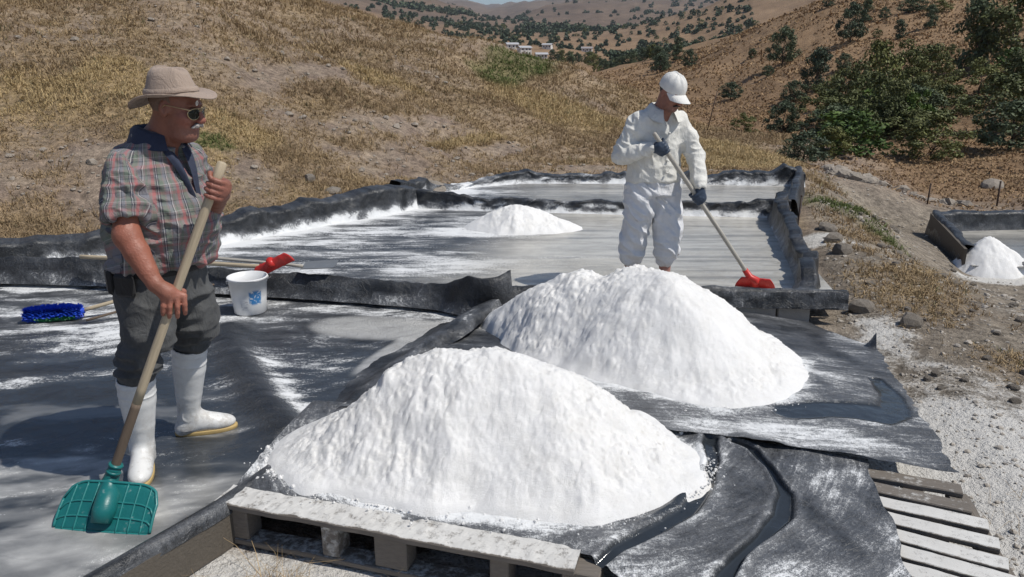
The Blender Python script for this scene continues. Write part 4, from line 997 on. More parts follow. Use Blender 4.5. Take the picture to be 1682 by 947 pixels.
def trunk_mesh(name, seed, h=0.55, r=0.022, limbs=6):
    rg = np.random.default_rng(seed); mb = MB(); mb.tube([(0, 0, -0.04), (0.01, 0, h * 0.3), (rg.normal(0, 0.02), rg.normal(0, 0.02), h * 0.65), (rg.normal(0, 0.03), rg.normal(0, 0.03), h * 1.3)], [r * 1.3, r, r * 0.75, r * 0.3], 8)
    for i in range(limbs):
        z = h * rg.uniform(0.15, 0.9); a = rg.uniform(0, 6.28); L = rg.uniform(0.18, 0.36); mb.tube([(0, 0, z), (L * 0.5 * math.cos(a), L * 0.5 * math.sin(a), z + L * 0.45), (L * math.cos(a), L * math.sin(a), z + L * 0.85)], [r * 0.55, r * 0.4, r * 0.15], 6)
    F = {}
    for f in mb.F: F.setdefault(f.shape[1], []).append(f)
    return mesh_data(name, np.concatenate(mb.V), [np.concatenate(q) for q in F.values()], M['bark'], True)
SH_TREE = dict(cs=0.78, clumps=52, z0=0.18, pz=[0.1, 0.3, 0.6, 0.85, 1.0], pr=[0.55, 0.95, 0.95, 0.65, 0.25])
SH_TALL = dict(cs=0.78, clumps=48, z0=0.12, pz=[0.1, 0.3, 0.6, 0.85, 1.0], pr=[0.6, 0.85, 0.75, 0.5, 0.15])
SH_BUSH = dict(cs=0.8, clumps=48, z0=0.05, pz=[0.0, 0.3, 0.6, 0.85, 1.0], pr=[0.9, 1.05, 0.9, 0.6, 0.2])
SH_LOOSE = dict(clumps=34, z0=0.05, pz=[0.0, 0.3, 0.6, 0.85, 1.0], pr=[0.9, 1.0, 0.95, 0.7, 0.4], cs=0.75)
KIND = {'blue': ([crown_mesh('crown', 11, 'leaf_blue', 4200, SH_TREE, 0.060), crown_mesh('crown', 12, 'leaf_blue', 4200, SH_TALL, 0.060)], trunk_mesh('trunk', 11)),
        'olive': ([crown_mesh('crown', 13, 'leaf_olive', 4200, SH_BUSH, 0.060), crown_mesh('crown', 14, 'leaf_olive', 3400, SH_LOOSE, 0.060)], trunk_mesh('trunk', 13, 0.4, 0.016, 9)),
        'green': ([crown_mesh('crown', 15, 'leaf_green', 1800, SH_LOOSE, 0.10), crown_mesh('crown', 16, 'leaf_green', 2000, SH_BUSH, 0.09)], trunk_mesh('trunk', 15, 0.4, 0.014, 9))}
LOW = [crown_mesh('shrub', 31, 'leaf_blue', 240, SH_BUSH, 0.22), crown_mesh('shrub', 32, 'leaf_blue', 240, SH_TREE, 0.22), crown_mesh('shrub', 33, 'leaf_olive', 240, SH_BUSH, 0.22)]
def tree(kind, x, y, h, w, label, group, rot=0.0, var=0):
    z = float(ground_z([x], [y])[0]); crowns, tr = KIND[kind]
    e = thing('tree' if h > 1.7 else 'bush', (x, y, z - 0.05), label, 'tree' if h > 1.7 else 'bush', group); e.rotation_euler = (0, 0, rot); e.scale = (w, w, h)
    for nm, me in (('trunk', tr), ('crown', crowns[var % len(crowns)])):
        o = bpy.data.objects.new(nm, me); C.objects.link(o); o.parent = e
    return e
TREES = []
HILLSIDE = 'trees and bushes on the hillside beyond the track'
SMALL = 'small round bush standing by itself on the upper open hillside'
MASS = 'olive green bush inside the thicket on the hillside'
TREES = [
    ('blue', 19.90, 58.50, 2.65, 2.07, 0, 'grey green tree alone on the open hillside, closest to the man in white'),
    ('blue', 16.67, 43.09, 2.34, 1.75, 1, 'dark narrow tree rising at the upper near end of the thicket'),
    ('blue', 15.03, 41.71, 1.1, 1.2, 0, 'small dark bush at the foot of the dark narrow tree'),
    ('blue', 13.80, 49.45, 1.05, 1.35, 0, 'round grey bush alone on the bare slope right behind the man in white'),
    ('olive', 10.17, 33.93, 0.85, 0.95, 1, 'low thin olive bush on the bare slope just above the yellow grass'),
    ('blue', 23.13, 54.70, 2.5, 1.8, 0, 'grey green tree with a wide crown high on the open hillside, above the thicket'),
    ('blue', 26.45, 60.24, 1.7, 1.0, 1, 'narrow grey green tree next to and above the wide crowned one'),
    ('blue', 27.35, 59.30, 0.85, 0.8, 0, SMALL), ('blue', 27.12, 52.19, 1.45, 0.9, 1, 'little tree with a bare stem near the skyline'),
    ('blue', 24.96, 51.68, 1.25, 0.85, 1, 'little pointed tree on the open slope below the little tree with a bare stem'),
    ('blue', 28.21, 72.27, 0.95, 1.0, 0, SMALL), ('blue', 29.17, 58.79, 0.95, 1.9, 0, 'wide low bush cut by the top edge of the picture'), ('olive', 29.73, 56.10, 0.8, 1.4, 0, SMALL),
    ('blue', 23.09, 39.73, 3.5, 2.15, 1, 'tallest dark tree, with an uneven crown, at the upper corner of the hillside'),
    ('olive', 24.18, 38.65, 3.3, 3.1, 0, 'huge olive green tree beside the tallest dark one'),
    ('olive', 16.53, 35.69, 2.9, 1.85, 0, 'tallest olive green bush in the middle of the thicket'), ('olive', 18.48, 37.24, 2.4, 1.9, 1, MASS), ('olive', 20.13, 38.03, 2.0, 1.9, 0, 'rounded olive bush at the far upper end of the thicket'),
    ('olive', 14.42, 32.63, 2.3, 1.95, 1, MASS), ('olive', 15.34, 36.79, 1.9, 1.6, 0, MASS), ('olive', 13.00, 27.58, 1.95, 1.5, 0, MASS),
    ('green', 13.21, 25.43, 1.35, 0.95, 0, 'bright green sapling at the lower edge of the thicket'), ('olive', 12.84, 32.44, 1.6, 1.65, 1, MASS), ('blue', 11.35, 32.48, 1.35, 1.3, 0, 'dark bush at the near lower end of the thicket'),
    ('green', 8.87, 20.19, 1.05, 1.55, 1, 'bright green low bush at the very bottom of the thicket'), ('blue', 6.66, 17.48, 0.72, 0.95, 0, 'dark low bush right behind the corner of the far pan'), ('olive', 8.21, 19.71, 0.8, 0.95, 0, 'low olive bush between a dark and a bright green one'),
    ('olive', 19.66, 33.14, 1.5, 1.75, 1, 'olive bush below the tallest dark tree'), ('green', 21.53, 33.97, 1.5, 1.7, 1, 'leafy green bush below the huge olive green tree'), ('olive', 14.87, 23.65, 1.6, 1.9, 0, 'broad olive bush at the edge of the picture, upper of the two'),
    ('blue', 13.47, 20.80, 1.3, 1.75, 0, 'broad dark bush at the edge of the picture, lowest on the hillside'), ('olive', 16.76, 28.90, 0.7, 1.15, 1, 'small low bush in the gap right of the thicket'), ('olive', 19.44, 29.41, 2.2, 2.0, 0, 'olive tree cut by the edge of the picture'),
    ('blue', 19.75, 47.20, 0.95, 0.95, 0, SMALL), ('olive', 24.02, 43.64, 0.75, 0.85, 1, SMALL), ('olive', 24.52, 53.87, 0.55, 0.6, 1, SMALL), ('blue', 17.90, 55.41, 0.75, 0.85, 0, SMALL), ('blue', 20.20, 66.97, 0.8, 0.9, 1, SMALL)]
# further bushes that fill the thicket
rg = np.random.default_rng(71)
for i in range(26):
    t = rg.random(); bx = 9.5 + 10 * t + rg.normal(0, 1.1); by = 22 + 15 * t + rg.normal(0, 1.8)
    TREES.append((('olive', 'olive', 'blue', 'green')[int(rg.integers(0, 4))] if i % 3 else 'olive', bx, by, rg.uniform(0.7, 1.6), rg.uniform(1.0, 1.9), int(rg.integers(0, 2)), MASS))
for i, (kd, x, y, h, w, v, lb) in enumerate(TREES): tree(kd, x, y, h * 1.1, w * 1.18, lb, HILLSIDE, i * 1.37, v)
# the wooded valley floor beyond the spur: the nearest ones as trees of their own
rg = np.random.default_rng(72)
for i in range(44):
    t = rg.random() ** 0.8; az = math.radians(2.5 + 9.5 * t + rg.normal(0, 0.5)); r = 75 + 110 * (1 - t) ** 1.2 * rg.uniform(0.7, 1.2) + rg.uniform(0, 30)
    h = rg.uniform(1.3, 2.3) * (0.55 + r / 230); tree('blue' if rg.random() < 0.7 else 'olive', r * math.sin(az), r * math.cos(az), h, h * rg.uniform(0.7, 1.1), 'tree in the wooded valley floor below the white houses', 'trees of the valley floor', i * 2.1, i % 2)
# scattered shrubs on the slopes across the valley
def far_ok(az, r): return True
rg = np.random.default_rng(73); n = 0; far_rest = []
while n < 215 or len(far_rest) < 1100:
    az = math.radians(rg.uniform(-13, 17)); r = math.exp(rg.uniform(math.log(170), math.log(1500))); x, y = r * math.sin(az), r * math.cos(az)
    d = float(fbm(np.array([x * 0.008]), np.array([y * 0.005]), seed=91, o=3)[0])
    if rg.random() > np.clip(0.25 + 1.6 * d + 0.35 * (r < 500), 0.03, 1): continue
    h = rg.uniform(0.9, 1.9) * (0.7 + r / 330); w = h * rg.uniform(0.9, 1.6)
    if r < 330 and math.degrees(az) < 7: continue
    h *= 0.8; w *= 0.8
    if n < 215:
        if r > 700: far_rest.append((x, y, h, w)); continue
        o = bpy.data.objects.new('shrub', LOW[n % 3]); C.objects.link(o); o.location = (x, y, float(ground_z([x], [y])[0]) - 0.1 * h); o.scale = (w, w, h); o.rotation_euler = (0, 0, n * 1.1)
        tag(o, 'small dark shrub dotted over the slopes across the valley', 'shrub', 'shrubs dotted over the far slopes'); n += 1
    else: far_rest.append((x, y, h, w))
def far_mass(name, L, label, seed, leaf=70):
    rg = np.random.default_rng(seed); L = np.array(L); N = len(L); z = ground_z(L[:, 0], L[:, 1])
    c = np.stack([L[:, 0], L[:, 1], z], -1); i = np.repeat(np.arange(N), leaf); m = len(i)
    d = rg.normal(0, 1, (m, 3)); d /= np.linalg.norm(d, axis=1)[:, None]; d[:, 2] = np.abs(d[:, 2]); P = c[i] + d * (L[i][:, [3, 3, 2]] * (0.5, 0.5, 0.95)) * rg.uniform(0.5, 1, (m, 1))
    s = L[i, 2][:, None] * rg.uniform(0.12, 0.3, (m, 1)); u = rg.normal(0, 1, (m, 3)); u /= np.linalg.norm(u, axis=1)[:, None]; w = np.cross(u, rg.normal(0, 1, (m, 3))); w /= np.linalg.norm(w, axis=1)[:, None]
    V = np.stack([P - u * s, P + w * s * 0.7, P + u * s, P - w * s * 0.7], 1).reshape(-1, 3)
    o = mk(name, V, np.arange(4 * m).reshape(-1, 4), M['leaf_blue'], None, False, None, None, np.repeat(rg.uniform(0.75, 1.25, (m, 1)), 4, axis=0) * np.ones(3)); return tag(o, label, 'shrubs', None, 'stuff')
far_mass('far_shrubs', far_rest, 'dark scrub speckled over the farthest slopes', 5)
rg = np.random.default_rng(74); W_ = []
for i in range(100):                                        # the dark belts of wood under the notch of sky
    t = rg.random(); W_.append((20 + 75 * t + rg.normal(0, 12), 720 - 120 * t + rg.normal(0, 25), rg.uniform(4, 7), rg.uniform(6, 10)))
for i in range(80):
    t = rg.random(); W_.append((-150 + 110 * t + rg.normal(0, 6), 820 + 100 * t + rg.normal(0, 20), rg.uniform(4, 7), rg.uniform(6, 10)))
far_mass('far_woods', W_, 'dark belts of wood across the far slope under the notch of sky', 6)

# ------------------------------------------------------------------ houses in the valley
M['house_wall'] = simple('whitewashed_wall', (0.72, 0.71, 0.68), 0.9, 0.1, 2); M['house_roof'] = simple('pale_sheet_roof', (0.46, 0.46, 0.47), 0.6, 0.15, 2); M['house_roof_red'] = simple('grey_roof', (0.30, 0.28, 0.28), 0.7, 0.2, 2); M['house_window'] = simple('dark_window', (0.03, 0.035, 0.045), 0.15)
def house(x, y, w, d, h, rot, label, roof, storeys=1):
    z = float(ground_z([x], [y])[0]); e = thing('house', (x, y, z), label, 'house', 'houses in the valley'); e.rotation_euler = (0, 0, rot)
    L = Vector((x, y, z)); org = np.array(L)
    v, f = box_vf((w, d, h + 1.0)); mk('wall', np.array(v) + org + (0, 0, (h - 1.0) / 2), f, M['house_wall'], e, False)
    o = 0.25; rz = w * 0.16
    V = np.array([(-w / 2 - o, -d / 2 - o, h), (w / 2 + o, -d / 2 - o, h), (w / 2 + o, d / 2 + o, h), (-w / 2 - o, d / 2 + o, h), (-w / 2 - o, 0, h + rz), (w / 2 + o, 0, h + rz)])
    V = np.concatenate([V, V - (0, 0, 0.12)]); F = [np.array([[0, 1, 5, 4], [2, 3, 4, 5], [6, 10, 11, 7], [8, 11, 10, 9], [0, 6, 7, 1], [2, 8, 9, 3], [1, 7, 11, 5], [5, 11, 8, 2], [3, 9, 10, 4], [4, 10, 6, 0]])]
    mk('roof', V + org, F, roof, e, False)
    for s in range(storeys):
        for k in (-0.3, 0.05, 0.34):
            v, f = box_vf((w * 0.13, 0.08, h / storeys * 0.38)); mk('window', np.array(v) + org + (w * k, -d / 2 - 0.02, h / storeys * (s + 0.58)), f, M['house_window'], e, False)
    v, f = box_vf((w * 0.12, 0.1, min(2.0, h * 0.6))); mk('door', np.array(v) + org + (-w * 0.12, -d / 2 - 0.02, min(1.0, h * 0.3)), f, M['house_roof_red'], e, False)
house(0.0, 309.7, 4.5, 3.8, 1.7, 0.2, 'long low white house with a grey roof, beside the taller white one', M['house_roof'])
house(3.9, 252.5, 3.7, 3.2, 2.2, 0.35, 'bright white house, tallest of the few in the valley', M['house_roof'], 2)
house(14.3, 322.4, 3.6, 3.2, 1.6, -0.3, 'white house with a pale roof standing uphill of the bright white one', M['house_roof'])
house(8.0, 216.9, 3.0, 2.6, 1.1, 0.1, 'low pale roofed shed just in front of the bright white house', M['house_roof'])
house(30.4, 323.4, 4.2, 3.4, 1.4, -0.15, 'white house among trees, farthest along the valley from the others', M['house_roof_red'])
# iron stakes by the lower pan and a thin pole on the slope
def stake(x, y, h, r, lean, label, name='stake'):
    z = float(ground_z([x], [y])[0]); e = thing(name, (x, y, z), label, 'stake', 'stakes')
    v, f = tube_vf([(x, y, z - 0.05), (x + lean * 0.5, y, z + h * 0.5), (x + lean, y, z + h)], r, 8); mk('shaft', v, f, M['rust'], e)
    v, f = tube_vf([(x + lean, y, z + h), (x + lean, y, z + h + 0.012)], [r * 1.25, r * 1.1], 8); mk('stake_tip', v, f, M['rust'], e)
M['rust'] = simple('rusty_iron', (0.07, 0.045, 0.035), 0.8, 0.3, 30)
stake(7.4, 13.42, 0.36, 0.014, 0.01, 'thin rusty stake behind the lower pan, standing over its corner')
stake(9.15, 14.2, 0.46, 0.016, -0.01, 'thicker rusty stake behind the lower pan, near the edge of the picture')
stake(5.39, 21.38, 1.05, 0.012, 0.2, 'thin leaning pole on the slope behind the man in white')
stake(3.02, 7.9, 0.46, 0.009, 0.01, 'short rusty rod against the outer side of the middle pan')
# ------------------------------------------------------------------ sculpting with distance fields (for bodies and clothes)
class Field:
    def __init__(s, lo, hi, h):
        s.lo = np.array(lo, float); s.h = h; s.n = np.ceil((np.array(hi) - s.lo) / h).astype(int) + 1
        s.v = np.full(s.n, 0.05, np.float32)
    def block(s, lo, hi):
        a = np.clip(np.floor((np.array(lo) - s.lo) / s.h).astype(int), 0, s.n); b = np.clip(np.ceil((np.array(hi) - s.lo) / s.h).astype(int) + 1, 0, s.n)
        ax = [(s.lo[i] + s.h * np.arange(a[i], b[i])).astype(np.float32) for i in range(3)]
        return tuple(slice(a[i], b[i]) for i in range(3)), ax[0][:, None, None], ax[1][None, :, None], ax[2][None, None, :]
    def put(s, fn, lo, hi, k=0.0, op='u', pad=0.05):
        sl, X, Y, Z = s.block(np.array(lo) - pad, np.array(hi) + pad)
        if min(x.size for x in (X, Y, Z)) == 0: return s
        d = fn(X, Y, Z).astype(np.float32); o = s.v[sl]
        if op == 'u':
            r = np.minimum(o, d)
            if k > 0: q = np.maximum(k - np.abs(o - d), 0); r = r - q * q / (4 * k)
        else:                                               # carve
            r = np.maximum(o, -d)
            if k > 0: q = np.maximum(k - np.abs(o + d), 0); r = r + q * q / (4 * k)
        s.v[sl] = r; return s
    def cone(s, a, b, ra, rb=None, k=0.02, op='u'):
        rb = ra if rb is None else rb; a = np.array(a, float); b = np.array(b, float); ab = b - a; L2 = float(ab @ ab) + 1e-12
        def f(X, Y, Z):
            px, py, pz = X - a[0], Y - a[1], Z - a[2]
            t = np.clip((px * ab[0] + py * ab[1] + pz * ab[2]) / L2, 0, 1)
            return np.sqrt((px - t * ab[0]) ** 2 + (py - t * ab[1]) ** 2 + (pz - t * ab[2]) ** 2) - (ra + (rb - ra) * t)
        R = max(ra, rb); return s.put(f, np.minimum(a, b) - R, np.maximum(a, b) + R, k, op)
    def chain(s, P, R, k=0.02):
        for i in range(len(P) - 1): s.cone(P[i], P[i + 1], R[i], R[i + 1], k if i == 0 else 0.004)
        return s
    def ell(s, c, r, B=None, k=0.02, op='u'):
        c = np.array(c, float); r = np.array(r, float); B = np.eye(3) if B is None else np.array(B)
        def f(X, Y, Z):
            x, y, z = X - c[0], Y - c[1], Z - c[2]
            q = [(x * B[0, i] + y * B[1, i] + z * B[2, i]) for i in range(3)]
            k0 = np.sqrt(sum((q[i] / r[i]) ** 2 for i in range(3))); k1 = np.sqrt(sum((q[i] / r[i] ** 2) ** 2 for i in range(3)))
            return k0 * (k0 - 1) / np.maximum(k1, 1e-6)
        R = r.max(); return s.put(f, c - R, c + R, k, op)
    def zloft(s, S, k=0.02, cap=0.01):
        """stations (z, cx, cy, half_x, half_y), rising z"""
        S = np.array(S, float); zz = S[:, 0]
        fz = np.linspace(zz[0], zz[-1], 80); T = [np.interp(fz, zz, S[:, i]) for i in range(1, 5)]
        ker = np.ones(9) / 9
        T = [np.convolve(np.pad(t, 4, mode='edge'), ker, 'valid') for t in T]
        def f(X, Y, Z):
            cx, cy, a, b = [np.interp(Z, fz, t) for t in T]
            x = X - cx; y = Y - cy
            k0 = np.sqrt((x / a) ** 2 + (y / b) ** 2); k1 = np.sqrt((x / a ** 2) ** 2 + (y / b ** 2) ** 2)
            d = np.where(k0 < 0.3, -np.minimum(a, b) * (1 - k0), k0 * (k0 - 1) / np.maximum(k1, 1e-6))
            return np.maximum(d, np.maximum(Z - zz[-1], zz[0] - Z) + 0 * d)
        m = S[:, 3:5].max()
        return s.put(f, (S[:, 1].min() - m, S[:, 2].min() - m, zz[0]), (S[:, 1].max() + m, S[:, 2].max() + m, zz[-1]), k)
    def half(s, p, n, lo, hi, k=0.0):
        """carve away the side of the plane that n points to"""
        p = np.array(p, float); n = np.array(n, float); n /= np.linalg.norm(n)
        return s.put(lambda X, Y, Z: -((X - p[0]) * n[0] + (Y - p[1]) * n[1] + (Z - p[2]) * n[2]) + 0 * (X + Y + Z), lo, hi, k, 'c', 0.0)
    def mesh(s, smooth=1):
        import openvdb as vdb
        g = vdb.FloatGrid(0.05); g.copyFromArray(np.clip(s.v, -0.05, 0.05)); p, q = g.convertToQuads(0.0)[:2]
        return np.array(p, float) * s.h + s.lo, np.array(q)[:, ::-1]

def vnormals(V, F):
    n = np.cross(V[F[:, 2]] - V[F[:, 0]], V[F[:, 3]] - V[F[:, 1]])
    N = np.zeros_like(V)
    for i in range(4): np.add.at(N, F[:, i], n)
    return N / (np.linalg.norm(N, axis=1)[:, None] + 1e-12)

def relax(V, F, it=2, lam=0.5):
    for _ in range(it):
        A = np.zeros_like(V); c = np.zeros(len(V))
        for i in range(4):
            j = (i + 1) % 4
            np.add.at(A, F[:, i], V[F[:, j]]); np.add.at(A, F[:, j], V[F[:, i]])
            np.add.at(c, F[:, i], 1); np.add.at(c, F[:, j], 1)
        V = V * (1 - lam) + lam * A / np.maximum(c, 1)[:, None]
    return V

def outward(V, F):
    """flip faces if the surface is inside out"""
    v = V - V.mean(0); n = np.cross(v[F[:, 1]] - v[F[:, 0]], v[F[:, 2]] - v[F[:, 0]])
    return F if (n * v[F[:, 0]]).sum() > 0 else F[:, ::-1]

class Figure:
    """a person: local axes x = where the hips face, y = to the person's left, z = up"""
    def __init__(s, loc, yaw, label):
        s.loc = np.array(loc, float); a = math.radians(yaw)
        s.R = np.array([[math.cos(a), -math.sin(a), 0], [math.sin(a), math.cos(a), 0], [0, 0, 1]])
        s.root = thing('person', loc, label, 'person')
    def w(s, V): return np.asarray(V) @ s.R.T + s.loc
    def part(s, name, V, F, mat, parent=None, **kw):
        o = mk(name, s.w(V), F, mat, s.root, kw.pop('smooth', True), **kw)
        if parent is not None: o.parent = parent
        return o
    def sculpt(s, name, field, mat, fold=None, rel=2, parent=None, paint=None, uvf=None, attrs=None):
        V, F = field.mesh(); F = outward(V, F); V = relax(V, F, rel)
        if fold is not None:
            N = vnormals(V, F); V = V + N * fold(V, N)[:, None]
        return s.part(name, V, F, mat, parent, colors=None if paint is None else paint(V), uv=None if uvf is None else uvf(V), attrs=None if attrs is None else attrs(V))

def head_frame(c, yaw, pitch, roll=0.0):
    a, p = math.radians(yaw), math.radians(pitch)
    Rz = np.array([[math.cos(a), -math.sin(a), 0], [math.sin(a), math.cos(a), 0], [0, 0, 1]])
    Ry = np.array([[math.cos(p), 0, math.sin(p)], [0, 1, 0], [-math.sin(p), 0, math.cos(p)]])   # positive pitch looks down
    q = math.radians(roll); Rx = np.array([[1, 0, 0], [0, math.cos(q), -math.sin(q)], [0, math.sin(q), math.cos(q)]])
    B = Rz @ Ry @ Rx; c = np.array(c, float)
    return B, (lambda *p: B @ np.array(p, float) + c)

def add_head(f, B, H, neck_base, fat=1.0):
    f.ell(H(-0.012, 0, 0.035), (0.098, 0.078, 0.086), B, 0.0)
    f.ell(H(0.035, 0, -0.030), (0.060, 0.060 * fat, 0.085), B, 0.03)
    f.ell(H(0.036, 0, -0.075), (0.050, 0.052 * fat, 0.042), B, 0.025)
    f.ell(H(0.074, 0, -0.097), (0.020, 0.024, 0.018), B, 0.02)
    f.ell(H(0.078, 0, 0.024), (0.016, 0.052, 0.010), B, 0.012)
    for e in (-1, 1):
        f.ell(H(0.094, e * 0.033, 0.002), (0.010, 0.018, 0.011), B, 0.012, 'c')            # eye sockets
        f.ell(H(0.083, e * 0.033, 0.001), (0.013, 0.015, 0.010), B, 0.004)                 # eyeball and lids
        f.ell(H(0.062, e * 0.043, -0.030), (0.028, 0.022 * fat, 0.022), B, 0.02)
        f.ell(H(-0.008, e * 0.077, -0.004), (0.021, 0.009, 0.034), head_tilt(B, e), 0.006)
        f.ell(H(-0.002, e * 0.085, -0.002), (0.010, 0.005, 0.018), B, 0.004, 'c')
        f.ell(H(0.104, e * 0.011, -0.036), (0.009, 0.008, 0.008), B, 0.006)
    f.cone(H(0.088, 0, 0.016), H(0.116, 0, -0.027), 0.008, 0.012, 0.012)
    f.ell(H(0.114, 0, -0.033), (0.013, 0.014, 0.011), B, 0.006)
    f.ell(H(0.089, 0, -0.064), (0.011, 0.026, 0.007), B, 0.006)
    f.ell(H(0.087, 0, -0.078), (0.011, 0.022, 0.008), B, 0.006)
    f.cone(H(-0.035, 0, -0.05), neck_base, 0.056, 0.066, 0.03)
    f.cone(H(0.02, 0, -0.085), neck_base, 0.040, 0.05, 0.03)

def head_tilt(B, e):
    a = 0.25 * e; return B @ np.array([[math.cos(a), math.sin(a), 0], [-math.sin(a), math.cos(a), 0], [0, 0, 1]])

def fold_noise(V, sx, sy, sz, seed, sharp=1.0):
    """creases: ridged noise, stretched by the three scales"""
    n = vnoise(V[:, 0] * sx + 0.6 * vnoise(V[:, 0] * 5, V[:, 1] * 5, V[:, 2] * 5, seed + 3), V[:, 1] * sy + 0.6 * vnoise(V[:, 0] * 6, V[:, 1] * 6, V[:, 2] * 6, seed + 4), V[:, 2] * sz, seed)
    return (1 - np.abs(n) * 2.2 * sharp).clip(-1, 1)

def skin_mat(name, base, red):
    m = NT(name); p = m.obj(); n = m.noise(p, 25, 4, 0.6); n2 = m.noise(p, 160, 3)
    c = m.mix(1.0, m.col(), m.mix(n, (0.78,) * 3, (1.2,) * 3), 'MULTIPLY')
    m.bsdf(Base_Color=c, Roughness=0.48, Normal=m.bump(m.add(m.mul(n2, 0.5), n), 0.004))
    m.b.inputs['Subsurface Weight'].default_value = 0.06
    m.b.inputs['Subsurface Radius'].default_value = (0.012, 0.004, 0.002)
    return m.m
M['skin'] = skin_mat('tanned_skin', None, None)

def cloth_mat(name, color, rough=0.85, weave=900, var=0.12, sc=9, bump=0.0018, col=False, sheen=0.1):
    m = NT(name); p = m.obj(); n = m.noise(p, sc, 5, 0.6); wv = m.noise(p, weave * 0.35, 2)
    base = m.mix(n, tuple(x * (1 - var) for x in color), tuple(min(1, x * (1 + var)) for x in color))
    if col: base = m.mix(1.0, base, m.col(), 'MULTIPLY')
    cr = m.noise(m.scale(p, (22, 22, 14)), 1.0, 4, 0.6, 1.5)
    m.bsdf(Base_Color=base, Roughness=rough, Normal=m.bump(m.add(m.mul(wv, 0.35), m.mul(cr, 2.2)), bump))
    m.b.inputs['Sheen Weight'].default_value = sheen
    return m.m
M['white_jacket'] = cloth_mat('white_cotton_jacket', (0.74, 0.73, 0.68), bump=0.004)
M['white_trousers'] = cloth_mat('white_overtrousers', (0.72, 0.73, 0.75), 0.55, bump=0.006)
M['jeans'] = cloth_mat('stonewashed_grey_jeans', (0.075, 0.077, 0.078), 0.9, 900, 0.55, 16, 0.004, sheen=0.05)
M['black_cloth'] = cloth_mat('black_webbing', (0.012, 0.012, 0.013), 0.7)
M['navy_cloth'] = cloth_mat('navy_collar_lining', (0.022, 0.030, 0.060), 0.8, var=0.3, sc=60)
M['hat_cloth'] = cloth_mat('beige_corduroy_hat', (0.36, 0.28, 0.225), 0.9, 700, 0.14, 25, 0.003)
M['cap_cloth'] = cloth_mat('white_cap_cloth', (0.76, 0.75, 0.71), 0.8)
M['glove'] = cloth_mat('blue_rubber_glove', (0.030, 0.050, 0.085), 0.55, 500, 0.3, 30)
def boot_mat():
    m = NT('white_rubber_boot'); p = m.obj(); n = m.noise(p, 14, 6, 0.7); n2 = m.noise(p, 60, 4, 0.7); z = m.n('SeparateXYZ'); m.put(z.inputs[0], p)
    st = m.mul(m.ramp(m.add(n, m.mul(n2, 0.35)), 0.62, 0.85), m.ramp(z.outputs[2], 0.35, 0.0, 0.25, 1.0))
    m.bsdf(Base_Color=m.mix(m.mul(st, 0.6), (0.75, 0.75, 0.735), (0.34, 0.31, 0.27)), Roughness=m.mix(st, (0.33,) * 3, (0.7,) * 3), Normal=m.bump(n, 0.0025)); return m.m
M['boot'] = boot_mat()
M['sole'] = simple('tan_rubber_sole', (0.50, 0.36, 0.15), 0.6, 0.2, 30)
M['lens'] = simple('dark_green_lens', (0.008, 0.012, 0.010), 0.05)
M['gold'] = simple('gold_metal', (0.62, 0.50, 0.30), 0.28, Metallic=0.9)
M['hair_grey'] = simple('grey_hair', (0.46, 0.42, 0.39), 0.7, 0.35, 160, 0.004, 300)
M['hair_short'] = simple('cropped_grey_hair', (0.19, 0.13, 0.10), 0.8, 0.3, 160, 0.003, 300); M['hair_dark'] = simple('dark_hair', (0.035, 0.028, 0.024), 0.7, 0.35, 160, 0.004, 300)
M['dark_inside'] = simple('dark_boot_lining', (0.02, 0.02, 0.02), 0.9)

def plaid_mat():
    m = NT('plaid_shirt_cloth'); uv = m.uv(); sep = m.n('SeparateXYZ'); m.put(sep.inputs[0], uv)
    def stripes(sock, per, cols):
        f = m.math('FRACT', m.mul(sock, 1 / per)); r = m.n('ValToRGB'); r.color_ramp.interpolation = 'CONSTANT'; m.put(r.inputs[0], f)
        e = r.color_ramp.elements
        e[0].position = 0; e[0].color = (*cols[0][1], 1); e[1].position = cols[1][0]; e[1].color = (*cols[1][1], 1)
        for p_, c_ in cols[2:]:
            x = e.new(p_); x.color = (*c_, 1)
        return r.outputs[0]
    base = (0.225, 0.195, 0.19); red = (0.37, 0.135, 0.135); green = (0.15, 0.185, 0.15); navy = (0.040, 0.046, 0.066); white = (0.50, 0.49, 0.48); lb = (0.205, 0.21, 0.24)
    a = stripes(sep.outputs[0], 0.098, [(0, base), (0.12, red), (0.25, base), (0.31, navy), (0.36, white), (0.385, navy), (0.43, green), (0.60, base), (0.66, lb), (0.78, navy), (0.82, white), (0.85, base), (0.92, green)])
    b = stripes(sep.outputs[1], 0.105, [(0, base), (0.16, red), (0.27, base), (0.38, navy), (0.43, base), (0.52, white), (0.545, green), (0.66, base), (0.76, lb), (0.88, navy), (0.92, base)])
    c = m.mix(0.34, a, b); n = m.noise(m.obj(), 7, 4)
    c = m.mix(1.0, c, m.mix(n, (0.8,) * 3, (1.15,) * 3), 'MULTIPLY')
    cr = m.noise(m.scale(m.obj(), (20, 20, 13)), 1.0, 4, 0.6, 1.6)
    m.bsdf(Base_Color=c, Roughness=0.85, Normal=m.bump(cr, 0.009))
    return m.m
M['plaid'] = plaid_mat()

def vmix(*cols): return cols
def paint_skin(base, spots):
    """skin colour per vertex: spots (centre, radius, colour, strength)"""
    def f(V):
        c = np.tile(np.array(base, float), (len(V), 1))
        for ce, r, co, st in spots:
            d = np.linalg.norm((V - np.array(ce)) / np.array(r), axis=1); t = st * sstep(1.25, 0.6, d)
            c = lerp3(c, np.array(co), t)
        return c
    return f

